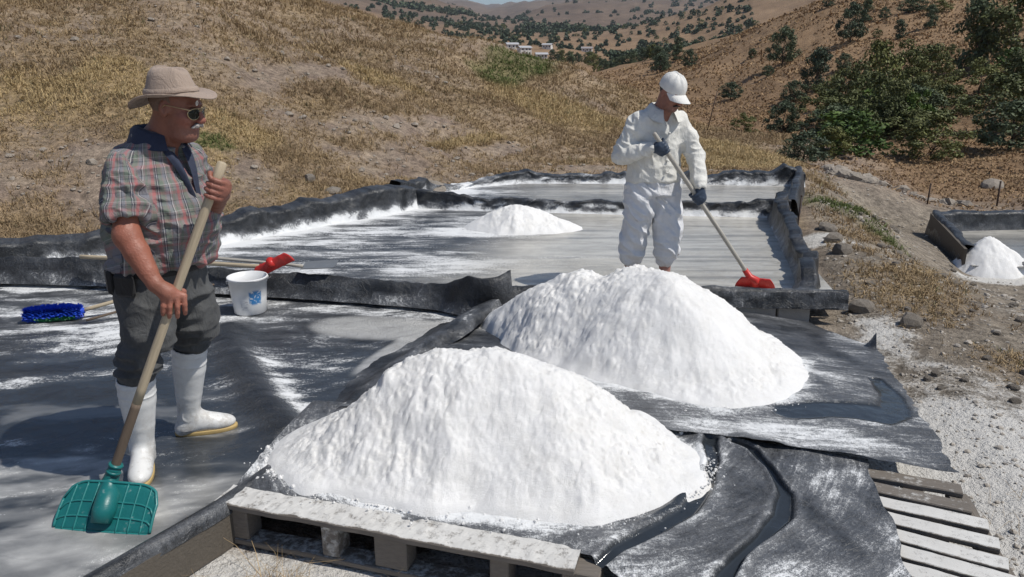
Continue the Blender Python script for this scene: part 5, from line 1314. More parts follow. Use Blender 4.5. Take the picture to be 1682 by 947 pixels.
def wrap_fingers(f, P, axis, e1, e2, r_handle, spread=0.021, rf=0.0092, n=4, k=0.004, reach=1.0):
    """four fingers curled round a rod at P: they leave the palm on the e1 side, pass on the e2 side"""
    P = np.array(P, float); axis = np.array(axis, float); axis /= np.linalg.norm(axis)
    e1 = np.array(e1, float) - axis * (np.array(e1) @ axis); e1 /= np.linalg.norm(e1)
    e2 = np.array(e2, float) - axis * (np.array(e2) @ axis) - e1 * (np.array(e2) @ e1); e2 /= np.linalg.norm(e2)
    R = r_handle + rf * 0.9
    for i in range(n):
        o = P + axis * spread * (1.5 - i); L = (1.0, 1.1, 1.02, 0.85)[i] * reach; rr = rf * (1.0, 1.03, 0.98, 0.86)[i]
        pts = []
        for a, q in ((-35, 1.75), (15, 1.45), (62, 1.12), (105 * L, 1.0), (140 * L, 1.0), (175 * L, 1.0)):
            t = math.radians(a); pts.append(o + (e1 * math.cos(t) + e2 * math.sin(t)) * R * q)
        for j in range(len(pts) - 1): f.cone(pts[j], pts[j + 1], rr * (1.12, 1.1, 1.02, 0.98, 0.92)[j], rr * (1.1, 1.02, 0.98, 0.92, 0.85)[j], k if j else 0.01)
    # palm and thumb
    f.ell(P + e1 * (R * 1.65) - e2 * 0.012, (0.044, 0.019, 0.032), np.column_stack([axis, e1, e2]), 0.012)
    th = [P + axis * 0.030 + e1 * R * 1.4 - e2 * R * 0.9, P + axis * 0.046 - e1 * R * 0.1 - e2 * R * 1.25, P + axis * 0.050 - e1 * R * 1.1 - e2 * R * 0.3, P + axis * 0.040 - e1 * R * 1.05 + e2 * R * 0.55]
    for j in range(3): f.cone(th[j], th[j + 1], (0.013, 0.0108, 0.010)[j], (0.0108, 0.010, 0.0085)[j], 0.006)
    return P + e1 * R * 1.65

def boot(fig, ankle, yaw, shaft_top, label=None):
    """rubber boot: ankle point on the ground plane, direction of the toe in degrees, centre of the shaft's upper end"""
    a = math.radians(yaw); d = np.array([math.cos(a), math.sin(a), 0]); q = np.array([-d[1], d[0], 0]); A = np.array([*ankle[:2], 0.0]); T = np.array(shaft_top, float)
    B = np.column_stack([d, q, (0, 0, 1)])
    lo = np.minimum(A - 0.3, T - 0.14); hi = np.maximum(A + 0.3, T + 0.14); lo[2] = -0.005; hi[2] = T[2] + 0.03
    f = Field(lo, hi, 0.005); an = A + (0, 0, 0.10); up = (T - an)
    f.chain([A - d * 0.012 + (0, 0, 0.055), an, an + up * 0.35, an + up * 0.7, T + up * 0.06], [0.047, 0.049, 0.062, 0.076, 0.080], 0.0)
    f.ell(A + d * 0.07 + (0, 0, 0.048), (0.125, 0.048, 0.042), B, 0.03)
    f.ell(A + d * 0.145 + (0, 0, 0.040), (0.072, 0.049, 0.036), B, 0.02)
    f.cone(an + d * 0.01, A + d * 0.11 + (0, 0, 0.055), 0.043, 0.034, 0.03)
    f.ell(A - d * 0.035 + (0, 0, 0.03), (0.036, 0.036, 0.036), B, 0.02)
    n = up / np.linalg.norm(up)
    for tt, rr in ((0.93, 0.0800), (0.80, 0.0785)): f.put(lambda X, Y, Z, c=an + up * tt, r=rr: ring_sd(X, Y, Z, c, n, r, 0.0028), an + up * tt - 0.09, an + up * tt + 0.09, 0.004)
    for e in (-1, 1):                                       # ankle pad and the ribs at the heel
        f.put(lambda X, Y, Z, c=A + q * e * 0.050 + (0, 0, 0.115): ring_sd(X, Y, Z, c, q, 0.026, 0.0035), A + q * e * 0.05 + (0, 0, 0.115) - 0.04, A + q * e * 0.05 + (0, 0, 0.115) + 0.04, 0.006)
    for z in (0.035, 0.05, 0.065): f.put(lambda X, Y, Z, z=z: ring_sd(X, Y, Z, A - d * 0.012 + (0, 0, z), (0, 0, 1), 0.0475, 0.003), A - 0.06, A + (0.06, 0.06, 0.08), 0.003)
    f.half(T, n, T - 0.12, T + 0.14)
    f.cone(an + up * 0.75, T + up * 0.3, 0.070, 0.074, 0.0, 'c')
    o = fig.sculpt('boot', f, M['boot'], None, 1)
    if label: o['label'] = label
    # sole
    t = np.linspace(0, 2 * np.pi, 40, endpoint=False); c, s = np.cos(t), np.sin(t)
    ox = np.where(c > 0, 0.105 + 0.118 * c, -0.022 + 0.055 * c) ; ox = 0.075 + 0.147 * c
    wy = (0.045 + 0.010 * np.sin(1.2 * c + 0.4)) * np.sign(s) * np.abs(s) ** 0.75
    rows = []
    for z, k in ((0.0, 0.96), (0.004, 1.0), (0.018, 1.01), (0.022, 0.985)):
        rows.append(A + d * (0.075 + (ox - 0.075) * k)[:, None] + q * (wy * k)[:, None] + np.array([0, 0, z]))
    V = np.concatenate(rows); F = [grid_faces(4, 40, True), np.arange(40)[None, ::-1], np.arange(120, 160)[None, :]]
    fig.part('sole', V, F, M['sole'], o)
    return o

def ring_sd(X, Y, Z, c, n, R, r):
    n = np.array(n, float); x, y, z = X - c[0], Y - c[1], Z - c[2]
    h = x * n[0] + y * n[1] + z * n[2]; p = np.sqrt(np.maximum(x * x + y * y + z * z - h * h, 0))
    return np.sqrt((p - R) ** 2 + h * h) - r

# ------------------------------------------------------------------ the man in the checked shirt
def man_checked():
    G = Figure((-1.533, 3.22, 0.0), -20, 'man in a checked shirt, beige brimmed hat and white boots holding a wooden handled scraper')
    ec = np.array([0.69, -0.68, 0.24]); er = np.array([0.70, 0.71, 0.0]); eu = np.array([-0.17, 0.17, 0.97])
    h0 = np.array([0.447, -0.071, 1.407]); h1 = np.array([0.027, -0.440, 0.146]); ax = (h0 - h1) / np.linalg.norm(h0 - h1)
    gl = h1 + (h0 - h1) * 0.925; gr = h1 + (h0 - h1) * 0.565
    neck = np.array([0.075, 0.0, 1.465]); B, Hd = head_frame((0.185, 0.004, 1.614), 12, 12)
    torso = [(0.86, -0.005, 0, 0.150, 0.185), (0.93, 0.0, 0, 0.160, 0.192), (1.0, 0.02, 0, 0.196, 0.212), (1.09, 0.045, 0, 0.220, 0.222), (1.17, 0.045, 0, 0.212, 0.222), (1.28, 0.035, 0, 0.182, 0.212), (1.37, 0.030, 0, 0.150, 0.200), (1.42, 0.034, 0, 0.126, 0.172), (1.455, 0.045, 0, 0.102, 0.130), (1.485, 0.058, 0, 0.080, 0.092), (1.51, 0.06, 0, 0.068, 0.075)]
    shr = np.array([0.052, -0.185, 1.385]); shl = np.array([0.052, 0.185, 1.385])
    elr = np.array([0.115, -0.268, 1.135]); ell_ = np.array([0.03, 0.262, 1.105])
    wr = gr - er * 0.056 + eu * 0.088 + ec * 0.030
    wl = gl + er * 0.030 - ec * 0.062 - eu * 0.02
    ar_, al_ = (-0.115, -0.145, 0), (-0.150, 0.185, 0)
    # body, one continuous surface
    f = Field((-0.35, -0.42, -0.02), (0.62, 0.42, 1.83), 0.0042)
    f.zloft([(z, cx, cy, a - 0.018, b - 0.02) for z, cx, cy, a, b in torso], 0.0)
    f.cone(neck - (0.02, 0, 0.05), neck + (0.0, 0, 0.0), 0.085, 0.07, 0.03)
    add_head(f, B, Hd, neck, 1.10)
    f.ell(Hd(0.045, 0, -0.105), (0.045, 0.050, 0.028), B, 0.025)
    for sh, el, wri in ((shr, elr, wr), (shl, ell_, wl)):
        f.cone(sh - (0, 0, 0.02), el, 0.046, 0.048, 0.03)
        mid = el + (wri - el) * 0.35; f.chain([el, mid, el + (wri - el) * 0.75, wri], [0.049, 0.050, 0.039, 0.031], 0.02)
        f.ell(el + (0, -0.0, -0.005), (0.046, 0.046, 0.05), None, 0.02)
    # left hand closed round the upper end of the handle, knuckles outwards
    wrap_fingers(f, gl, ax, er, ec, 0.017, 0.0225, 0.0105)
    f.cone(wl, gl + er * 0.036 - ec * 0.012, 0.031, 0.030, 0.02)
    # right hand draped over the handle, fingers pointing down
    kn = [gr + er * x + eu * 0.026 + ec * (0.034 - abs(x - 0.005) * 0.15) for x in (0.044, 0.019, -0.006, -0.029)]
    for i, kx in enumerate(kn):
        L = (0.95, 1.08, 1.03, 0.85)[i]; fan = (-0.06, -0.12, -0.2, -0.22)[i]
        p1 = kx + (-eu * 0.036 + er * fan * 0.036 - ec * 0.002) * L; p2 = p1 + (-eu * 0.025 + er * fan * 0.02 - ec * 0.012) * L; p3 = p2 + (-eu * 0.016 - ec * 0.017 + er * fan * 0.01) * L
        for a, b, r1, r2, k in ((wr + (kx - wr) * 0.45, kx, 0.0150, 0.0125, 0.014), (kx, p1, 0.0122, 0.0108, 0.004), (p1, p2, 0.0110, 0.0100, 0.003), (p2, p3, 0.0100, 0.0086, 0.003)): f.cone(a, b, r1, r2, k)
    pc = (wr + (kn[1] + kn[2]) / 2) / 2
    f.cone(wr + (pc - wr) * 0.2, pc + (pc - wr) * 0.3, 0.027, 0.030, 0.02)
    th = [wr + er * 0.022 + (pc - wr) * 0.45, gr + er * 0.044 + eu * 0.042 - ec * 0.004, gr + er * 0.040 + eu * 0.010 - ec * 0.022, gr + er * 0.018 - eu * 0.012 - ec * 0.032]
    for j in range(3): f.cone(th[j], th[j + 1], (0.015, 0.0115, 0.0105)[j], (0.0115, 0.0105, 0.009)[j], 0.008)
    # legs and feet inside the clothes
    for e, an, kn_ in ((-1, ar_, (-0.035, -0.166, 0.52)), (1, al_, (-0.04, 0.158, 0.54))):
        hip = np.array([-0.005, e * 0.098, 0.87])
        f.chain([hip, kn_, (an[0] * 0.7, an[1], 0.40), (an[0], an[1], 0.10)], [0.09, 0.045, 0.036, 0.034], 0.03)
        yaw = -52 if e < 0 else 40; d = np.array([math.cos(math.radians(yaw)), math.sin(math.radians(yaw)), 0])
        f.cone(np.array(an) + (0, 0, 0.05), np.array(an) + d * 0.15 + (0, 0, 0.04), 0.035, 0.028, 0.02)
    sk = (0.25, 0.105, 0.070)
    spots = [(Hd(0.10, 0, -0.066), (0.02, 0.03, 0.012), (0.26, 0.09, 0.07), 0.7), (Hd(0.115, 0, -0.03), (0.03, 0.03, 0.03), (0.34, 0.12, 0.085), 0.7),
             (Hd(0.06, 0.045, -0.03), (0.04, 0.03, 0.04), (0.33, 0.12, 0.085), 0.6), (Hd(0.06, -0.045, -0.03), (0.04, 0.03, 0.04), (0.33, 0.12, 0.085), 0.6),
             (Hd(0.05, 0, -0.10), (0.07, 0.08, 0.035), (0.27, 0.13, 0.10), 0.6), (elr + (wr - elr) * 0.4, (0.12, 0.10, 0.20), (0.34, 0.125, 0.080), 0.8), (gr, (0.09, 0.09, 0.09), (0.36, 0.14, 0.095), 0.8),
             (gl, (0.06, 0.06, 0.07), (0.33, 0.125, 0.09), 0.6)]
    for kx in kn: spots.append((kx + ec * 0.01, (0.012,) * 3, (0.40, 0.17, 0.12), 0.6))
    G.sculpt('body', f, M['skin'], None, 1, paint=paint_skin(sk, spots))
    # shirt
    f = Field((-0.30, -0.42, 0.84), (0.40, 0.42, 1.57), 0.005)
    for sh, el in ((shr, elr), (shl, ell_)):
        d = (el - sh); c = sh + d * 0.78
        f.chain([sh - d * 0.02, sh + d * 0.3, c], [0.056, 0.070, 0.077], 0.0)
        n = d / np.linalg.norm(d)
        f.half(c - n * 0.004, n, c - 0.13, c + 0.13)
        f.cone(sh + d * 0.5, c + d * 0.2, 0.060, 0.067, 0.0, 'c')
    f.zloft([(z, cx, cy, a * 1.03, b * 1.04) for z, cx, cy, a, b in torso], 0.05)
    f.half((0, 0, 0.955), (0, 0, -1), (-0.3, -0.42, 0.84), (0.4, 0.42, 0.955))
    f.cone(neck + (0.005, 0, 0.01), neck + (0.03, 0, 0.2), 0.064, 0.075, 0.01, 'c')
    # open front: wedge down from the collar
    f.cone(neck + (0.075, 0.01, 0.045), neck + (0.125, 0.02, -0.115), 0.048, 0.010, 0.006, 'c')
    def fold(V, N):
        sleeve = sstep(0.20, 0.23, np.abs(V[:, 1]))
        d = 0.009 * fold_noise(V, 7, 7, 17, 401, 1.2) + 0.010 * fold_noise(V + 0.31 * V[:, [2, 0, 1]], 11, 9, 8, 402, 1.3) + 0.004 * vnoise(V[:, 0] * 12, V[:, 1] * 12, V[:, 2] * 20, 403)
        q = V - np.array([0.12, -0.17, 1.23]); g = np.exp(-(q ** 2).sum(1) / 0.022)
        d += 0.018 * g * fold_noise(V + 0.5 * V[:, [1, 2, 0]], 12, 12, 24, 405)                 # deep creases under the arm
        q = V - np.array([0.02, 0.0, 0.97]); d += 0.012 * sstep(0.10, 0.0, q[:, 2]) * fold_noise(V, 15, 15, 3, 406) + 0.010 * sstep(0.03, 0.01, q[:, 2])
        seam = np.exp(-((np.linalg.norm((V - shr) * (1, 1, 0.6), axis=1) - 0.062) / 0.007) ** 2) * (V[:, 2] > 1.3)
        return d - 0.005 * seam
    def uvf(V):
        th = np.arctan2(V[:, 1], V[:, 0] - 0.03 + 1e-6); u = th * 0.21; v = V[:, 2].copy()
        for sh, el, sg in ((shr, elr, -1), (shl, ell_, 1)):
            d = (el - sh) / np.linalg.norm(el - sh); q = V - sh; t = q @ d; rad = q - t[:, None] * d
            e1 = np.array([1.0, 0, 0]); e1 -= d * d[0]; e1 /= np.linalg.norm(e1); e2 = np.cross(d, e1)
            m_ = (V[:, 1] * sg > 0.178 + 0.10 * np.clip(V[:, 2] - 1.30, 0, 1)) & (t > -0.06)
            u = np.where(m_, np.arctan2(rad @ e2, rad @ e1) * 0.085, u); v = np.where(m_, -t, v)
        return np.stack([u, v], -1)
    shirt = G.sculpt('shirt', f, M['plaid'], fold, 2, uvf=uvf)
    # collar: turned down band, navy inside, opening to lapels at the front
    def collar():
        a = np.radians(np.linspace(28, 332, 60)); rows = []
        cx, cy = 0.070, 0.0
        for k, (r, z) in enumerate([(0.070, 1.487), (0.072, 1.525), (0.078, 1.540), (0.090, 1.529), (0.104, 1.503), (0.110, 1.491)]):
            fr = sstep(-0.2, 0.95, np.cos(a))
            rr = r + 0.004 * fr * (k > 2) * (k - 2); zz = z - 0.026 * fr - 0.006 * (k > 3) * fr * (k - 3) - 0.035 * fr * (k <= 1) - 0.018 * np.abs(np.sin(a)) * (k > 3)
            rows.append(np.stack([cx + rr * np.cos(a) * 1.02, cy + rr * np.sin(a) * 1.12, zz], -1))
        V = np.concatenate(rows); return V, grid_faces(6, 60)
    V, F = collar(); G.part('collar', V, F, M['navy_cloth'], shirt)
    # navy facing along the open edge, lying on the shirt
    lap = MB()
    for e in (-1, 1):
        P = np.array([(0.150, e * 0.055, 1.460), (0.186, e * 0.046, 1.415), (0.212, e * 0.032, 1.355), (0.228, e * 0.018, 1.29), (0.244, e * 0.010, 1.225)])
        W_ = np.array([0.030, 0.046, 0.038, 0.024, 0.014]) * (1.0 if e < 0 else 1.15)
        Q, s_ = resample(P, 0.01); wv = np.interp(s_, np.linspace(0, s_[-1], 5), W_); rows = []
        for u_ in np.linspace(-0.5, 0.5, 7):
            rows.append(Q + np.stack([-0.03 * np.abs(u_) * (1 + 0 * wv) + 0.010 + 0.004 * np.sin(9 * u_), e * wv * u_ * 1.0, 0.0 * wv], -1))
        lap.add(np.concatenate(rows), grid_faces(7, len(Q)))
    G.part('lapel', np.concatenate(lap.V), np.concatenate(lap.F), M['navy_cloth'], shirt)
    # trousers
    f = Field((-0.34, -0.34, 0.20), (0.30, 0.34, 1.02), 0.005)
    f.zloft([(0.80, -0.01, 0, 0.150, 0.185), (0.90, 0.0, 0, 0.158, 0.192), (0.985, 0.012, 0, 0.168, 0.196)], 0.0)
    f.chain([(0.0, -0.095, 0.84), (0.015, -0.145, 0.66), (-0.01, -0.175, 0.58), (-0.05, -0.165, 0.505), (-0.069, -0.160, 0.465), (-0.075, -0.159, 0.42)], [0.124, 0.106, 0.086, 0.080, 0.069, 0.058], 0.04)
    f.chain([(0.0, 0.095, 0.84), (0.015, 0.125, 0.66), (-0.01, 0.150, 0.60), (-0.045, 0.165, 0.54), (-0.062, 0.168, 0.495), (-0.070, 0.169, 0.44)], [0.124, 0.112, 0.096, 0.085, 0.069, 0.058], 0.04)
    def foldj(V, N):
        low = sstep(0.72, 0.55, V[:, 2]) * sstep(0.455, 0.51, V[:, 2])
        d = 0.006 * fold_noise(V, 6, 6, 12, 411) + low * 0.019 * fold_noise(V + 0.2 * V[:, [1, 0, 2]], 4, 4, 19, 412)
        d += 0.008 * sstep(0.14, 0.0, np.abs(V[:, 2] - 0.80)) * fold_noise(V + 0.6 * V[:, [2, 2, 0]], 10, 10, 12, 413) + 0.003 * vnoise(V[:, 0] * 25, V[:, 1] * 25, V[:, 2] * 32, 414)
        return d
    G.sculpt('trousers', f, M['jeans'], foldj, 2)
    # belt with pouch
    t = np.linspace(0, 2 * np.pi, 80, endpoint=False); rows = []
    for z, o in ((0.928, 0.006), (0.930, 0.013), (0.966, 0.013), (0.968, 0.006)):
        rows.append(np.stack([0.006 + (0.164 + o) * np.cos(t), (0.195 + o) * np.sin(t), np.full(80, z)], -1))
    belt = G.part('belt', np.concatenate(rows), grid_faces(4, 80, True), M['black_cloth'])
    v, fc = box_vf((0.035, 0.12, 0.115), 0.014)
    for an, sz, nm in ((-128, 1.0, 'pouch'), (-88, 0.85, 'pouch')):
        r = math.radians(an); d = np.array([math.cos(r), math.sin(r), 0]); Rm = np.column_stack([d, (-d[1], d[0], 0), (0, 0, 1)])
        c = np.array([0.006 + 0.195 * math.cos(r), 0.222 * math.sin(r), 0.905])
        po = G.part(nm, (np.array(v) * sz) @ Rm.T + c, fc, M['black_cloth'], belt, smooth=False)
    boot(G, ar_, -52, (-0.075, -0.160, 0.455))
    boot(G, al_, 40, (-0.070, 0.168, 0.485))
    # hat
    t = np.linspace(0, 2 * np.pi, 72, endpoint=False); c, s = np.cos(t), np.sin(t); rows = []; n1 = vnoise(c * 2, s * 2, seed=421); n2 = vnoise(c * 4, s * 4, seed=422)
    crown = [(0.0, 0.150), (0.025, 0.151), (0.046, 0.150), (0.060, 0.145), (0.070, 0.135), (0.078, 0.116), (0.087, 0.088), (0.097, 0.060), (0.1025, 0.048), (0.1035, 0.043)]
    for i, (r, z) in enumerate(crown):
        dent = 1 - 0.10 * sstep(0.10, 0.16, z) * (np.abs(s) > 0.0) * np.exp(-((np.abs(t - math.pi * 1.62)) / 0.5) ** 2)
        zz = z - 0.022 * np.exp(-((r * s) / 0.022) ** 2) * (i < 4) * (0.4 + 0.6 * c) + 0.004 * n1
        rows.append(np.stack([(r * 1.10 * dent + 0.003 * n2 * (i > 3)) * c - 0.010, r * 0.90 * dent * s, zz], -1))
    for k in range(1, 9):
        u_ = k / 8; r = 0.1035 + 0.068 * u_
        z = 0.043 - 0.004 * k * 0.3 + u_ ** 1.4 * (0.026 * s * s - 0.012 * c * c - 0.034 * (c < 0) * c * c) + 0.006 * u_ * n1
        rows.append(np.stack([r * 1.07 * c - 0.010, r * (0.98 - 0.08 * u_) * s, z], -1))
    for k in range(8, -1, -1):                                # underside of the brim
        q = rows[10 + k - 1].copy() if k > 0 else rows[9].copy(); q[:, 2] -= 0.005; q[:, :2] *= (0.985 if k == 0 else 1.0); rows.append(q)
    Bh = head_frame((0, 0, 0), 12, -2, 3)[0]; Hh = lambda: Hd(-0.004, 0, 0.012)
    V = (np.concatenate(rows) * 0.96) @ Bh.T + Hh(); F = grid_faces(len(rows), 72, True)
    hat = G.part('hat', V, F[:, ::-1], M['hat_cloth'])
    rows = []
    for z, o in ((0.050, 0.0035), (0.052, 0.0055), (0.068, 0.0050), (0.070, 0.003)):
        r = np.interp(z, [0.048, 0.060, 0.088], [0.1025, 0.097, 0.087]) + o; rows.append(np.stack([r * 1.10 * c - 0.010, r * 0.90 * s, np.full(72, z) + 0.004 * n1], -1))
    G.part('hat_band', (np.concatenate(rows) * 0.965) @ Bh.T + Hh(), grid_faces(4, 72, True), M['hat_cloth'], hat)
    a = np.linspace(0, 2 * np.pi, 14); P = np.stack([0 * a + 0.105, -0.036 + 0.006 * np.cos(a), 0.040 + 0.009 * np.sin(a)], -1) @ B.T + Hd(0, 0, 0)
    v, fc = tube_vf(P, 0.0022, 6); G.part('cord_ring', v, fc, M['cap_cloth'], hat)
    # sunglasses
    mb = MB(); ln = MB()
    for e in (-1, 1):
        a = np.linspace(0, 2 * np.pi, 25)
        ly = e * 0.035 + 0.030 * np.cos(a) - e * 0.003 * np.sin(a); lz = -0.002 + 0.023 * np.sin(a) * np.where(np.sin(a) < 0, 1.15, 0.8); lx = 0.106 - 0.30 * (np.abs(ly) - 0.01) ** 2 / 0.05 - 0.002
        P = np.stack([lx, ly, lz], -1); mb.tube(P, 0.0015, 6, caps=False)
        Q = np.vstack([P[:-1], P[:-1].mean(0) + (0.003, 0, 0)]); n = len(Q) - 1
        ln.add(Q, np.array([[i, (i + 1) % n, n] for i in range(n)]))
        mb.tube([(0.098, e * 0.062, 0.010), (0.06, e * 0.079, 0.012), (0.0, e * 0.084, 0.012), (-0.016, e * 0.084, -0.006)], 0.0018, 6)
    mb.tube([(0.106, -0.010, 0.010), (0.110, 0, 0.013), (0.106, 0.010, 0.010)], 0.002, 6); mb.tube([(0.104, -0.028, 0.0165), (0.112, 0, 0.0185), (0.104, 0.028, 0.0165)], 0.0017, 6)
    V = np.concatenate(mb.V) @ B.T + Hd(0, 0, 0); FF = {}
    for x in mb.F: FF.setdefault(x.shape[1], []).append(x)
    gl_ = G.part('sunglasses', V, [np.concatenate(x) for x in FF.values()], M['gold'])
    G.part('lens', np.concatenate(ln.V) @ B.T + Hd(0, 0, 0), np.concatenate(ln.F), M['lens'], gl_)
    # moustache, brows and the cropped hair below the hat
    mo = Field((0.06, -0.06, -0.09), (0.14, 0.06, 0.05), 0.0028)
    for e in (-1, 1): mo.chain([(0.104, e * 0.004, -0.049), (0.102, e * 0.018, -0.053), (0.092, e * 0.034, -0.062)], [0.0085, 0.0085, 0.005], 0.004)
    def hairfold(V, N): return 0.0018 * vnoise(V[:, 0] * 300, V[:, 1] * 320, V[:, 2] * 120, 431)
    V, F = mo.mesh(); F = outward(V, F); V = V + vnormals(V, F) * hairfold(V, None)[:, None]
    G.part('moustache', V @ B.T + Hd(0, 0, 0), F, M['hair_grey'])
    hr = Field((-0.13, -0.10, -0.06), (0.06, 0.10, 0.09), 0.004)
    hr.ell((-0.018, 0, 0.030), (0.096, 0.0805, 0.088), None, 0.0); hr.half((0.0, 0, -0.035), (0.25, 0, -1), (-0.14, -0.1, -0.07), (0.07, 0.1, 0.1)); hr.half((0.022, 0, 0), (1, 0, 0.25), (-0.14, -0.1, -0.07), (0.07, 0.1, 0.1)); hr.half((0, 0, 0.06), (0, 0, 1), (-0.14, -0.1, -0.07), (0.07, 0.1, 0.1))
    V, F = hr.mesh(); F = outward(V, F); V = V + vnormals(V, F) * (0.002 * vnoise(V[:, 0] * 120, V[:, 1] * 120, V[:, 2] * 300, 432))[:, None]
    G.part('hair', V @ B.T + Hd(0, 0, 0), F, M['hair_short'])
    return G, h0, h1, ax

MAN1, _h0, _h1, _ax = man_checked()

# ------------------------------------------------------------------ the man in white
def man_white():
    G = Figure((1.079, 5.75, 0.084), -70, 'man in white jacket, trousers and cap, bent over a long handled red scraper')
    h0 = np.array([0.212, -0.148, 1.206]); h1 = np.array([0.330, 0.690, 0.10])
    # camera frame in local axes: towards the camera, image right
    ec = np.array([0.86, -0.49, 0.16]); er = np.array([0.50, 0.86, 0.0]); eu = np.array([-0.13, 0.08, 0.98])
    ax = (h0 - h1) / np.linalg.norm(h0 - h1)
    g1 = h0 - ax * 0.125; g2 = h0 - ax * 0.600
    neck = np.array([0.045, 0.0, 1.335]); B, Hd = head_frame((0.160, 0.010, 1.487), 12, 27)
    torso = [(0.76, -0.03, 0, 0.135, 0.185), (0.84, -0.03, 0, 0.150, 0.198), (0.92, -0.025, 0, 0.158, 0.205), (1.02, -0.02, 0, 0.155, 0.207), (1.12, -0.01, 0, 0.150, 0.207), (1.20, 0.0, 0, 0.142, 0.205), (1.27, 0.012, 0, 0.125, 0.195), (1.315, 0.022, 0, 0.108, 0.168), (1.35, 0.03, 0, 0.085, 0.125), (1.39, 0.045, 0, 0.068, 0.080)]
    shr = np.array([0.015, -0.180, 1.262]); shl = np.array([0.03, 0.180, 1.258])
    elr = np.array([-0.010, -0.285, 1.035]); ell_ = np.array([0.115, 0.268, 1.02])
    wr = g1 - er * 0.075 - ec * 0.010 - eu * 0.005; wl = g2 + er * 0.012 + eu * 0.085 + ec * 0.012
    ar_, al_ = (-0.105, -0.112, 0), (0.045, 0.112, 0)
    f = Field((-0.30, -0.42, -0.02), (0.48, 0.42, 1.68), 0.005)
    f.zloft([(z, cx, cy, a - 0.022, b - 0.024) for z, cx, cy, a, b in torso], 0.0)
    f.cone(neck - (0.02, 0, 0.05), neck, 0.08, 0.065, 0.03)
    add_head(f, B, Hd, neck)
    for sh, el, wri in ((shr, elr, wr), (shl, ell_, wl)):
        f.cone(sh, el, 0.055, 0.045, 0.03); f.chain([el, el + (wri - el) * 0.4, wri], [0.044, 0.043, 0.029], 0.02)
    f.cone(wr, g1 - er * 0.03, 0.027, 0.024, 0.02); f.cone(wl, g2 + eu * 0.03, 0.027, 0.024, 0.02)
    for e, an, kn_ in ((-1, ar_, (-0.045, -0.118, 0.46)), (1, al_, (0.06, 0.115, 0.47))):
        hip = np.array([-0.03, e * 0.095, 0.80]); f.chain([hip, kn_, (an[0] - 0.02, an[1], 0.26), (an[0], an[1], 0.08)], [0.09, 0.058, 0.055, 0.038], 0.03)
        yaw = -14 if e < 0 else 22; d = np.array([math.cos(math.radians(yaw)), math.sin(math.radians(yaw)), 0]); q = np.array([-d[1], d[0], 0]); A = np.array([an[0], an[1], 0.0])
        f.cone(A - d * 0.03 + (0, 0, 0.032), A + d * 0.13 + (0, 0, 0.026), 0.032, 0.026, 0.03); f.ell(A + d * 0.13 + (0, 0, 0.024), (0.05, 0.044, 0.020), np.column_stack([d, q, (0, 0, 1)]), 0.02)
        for i in range(5): f.cone(A + d * 0.155 + q * e * -(0.030 - 0.016 * i) + (0, 0, 0.018), A + d * (0.20 - 0.010 * i) + q * e * -(0.034 - 0.017 * i) + (0, 0, 0.013), 0.0115 - 0.0008 * i, 0.010 - 0.0008 * i, 0.004)
    sk = (0.31, 0.14, 0.098)
    spots = [(Hd(0.10, 0, -0.066), (0.02, 0.03, 0.012), (0.22, 0.08, 0.06), 0.7), (Hd(0.115, 0, -0.03), (0.03, 0.03, 0.03), (0.30, 0.12, 0.08), 0.7), (Hd(0.06, 0, -0.09), (0.07, 0.08, 0.04), (0.17, 0.09, 0.07), 0.5), ((0, 0, 0.1), (0.4, 0.4, 0.22), (0.38, 0.19, 0.15), 0.9)]
    G.sculpt('body', f, M['skin'], None, 1, paint=paint_skin(sk, spots))
    # gloves
    f = Field(np.minimum(g1, wr) - 0.10, np.maximum(g1, wr) + 0.10, 0.0045)
    wrap_fingers(f, g1, ax, -er * 0.7 + ec * 0.1 - eu * 0.2, ec, 0.016, 0.0235, 0.0125, k=0.005)
    f.cone(wr, g1 - er * 0.036, 0.036, 0.034, 0.02); f.ell(g1 - er * 0.03 + ec * 0.012, (0.042, 0.034, 0.042), None, 0.015)
    G.sculpt('glove', f, M['glove'], lambda V, N: 0.002 * vnoise(V[:, 0] * 60, V[:, 1] * 60, V[:, 2] * 60, 440), 1)
    f = Field(np.minimum(g2, wl) - 0.11, np.maximum(g2, wl) + 0.11, 0.0045)
    wrap_fingers(f, g2, ax, er * 0.7 + eu * 0.35, ec, 0.016, 0.0235, 0.0125, k=0.005)
    f.cone(wl, g2 + er * 0.028 + eu * 0.012, 0.036, 0.034, 0.02); f.ell(g2 + er * 0.022, (0.036, 0.036, 0.042), None, 0.015)
    G.sculpt('glove', f, M['glove'], lambda V, N: 0.002 * vnoise(V[:, 0] * 60, V[:, 1] * 60, V[:, 2] * 60, 441), 1)
    # jacket
    f = Field((-0.30, -0.44, 0.74), (0.42, 0.44, 1.45), 0.0055)
    f.zloft([t_ for t_ in torso if t_[0] > 0.8], 0.0)
    for sh, el, wri in ((shr, elr, wr), (shl, ell_, wl)):
        d = wri - el
        f.chain([sh - (el - sh) * 0.06, sh + (el - sh) * 0.5, el], [0.070, 0.072, 0.066], 0.06); f.chain([el, el + d * 0.4, el + d * 0.78, wri - d * 0.02], [0.066, 0.062, 0.054, 0.042], 0.02)
        n = d / np.linalg.norm(d); c = wri - n * 0.012
        f.cone(wri - n * 0.03, wri + n * 0.08, 0.030, 0.034, 0.0, 'c')
        f.put(lambda X, Y, Z, c=wri - n * 0.028: ring_sd(X, Y, Z, c, n, 0.040, 0.008), c - 0.06, c + 0.06, 0.006)
    f.half((0, 0, 0.838), (0, 0, -1), (-0.3, -0.27, 0.74), (0.2, 0.20, 0.838))
    f.cone(neck + (0.012, 0, 0.0), neck + (0.05, 0, 0.2), 0.058, 0.072, 0.008, 'c')
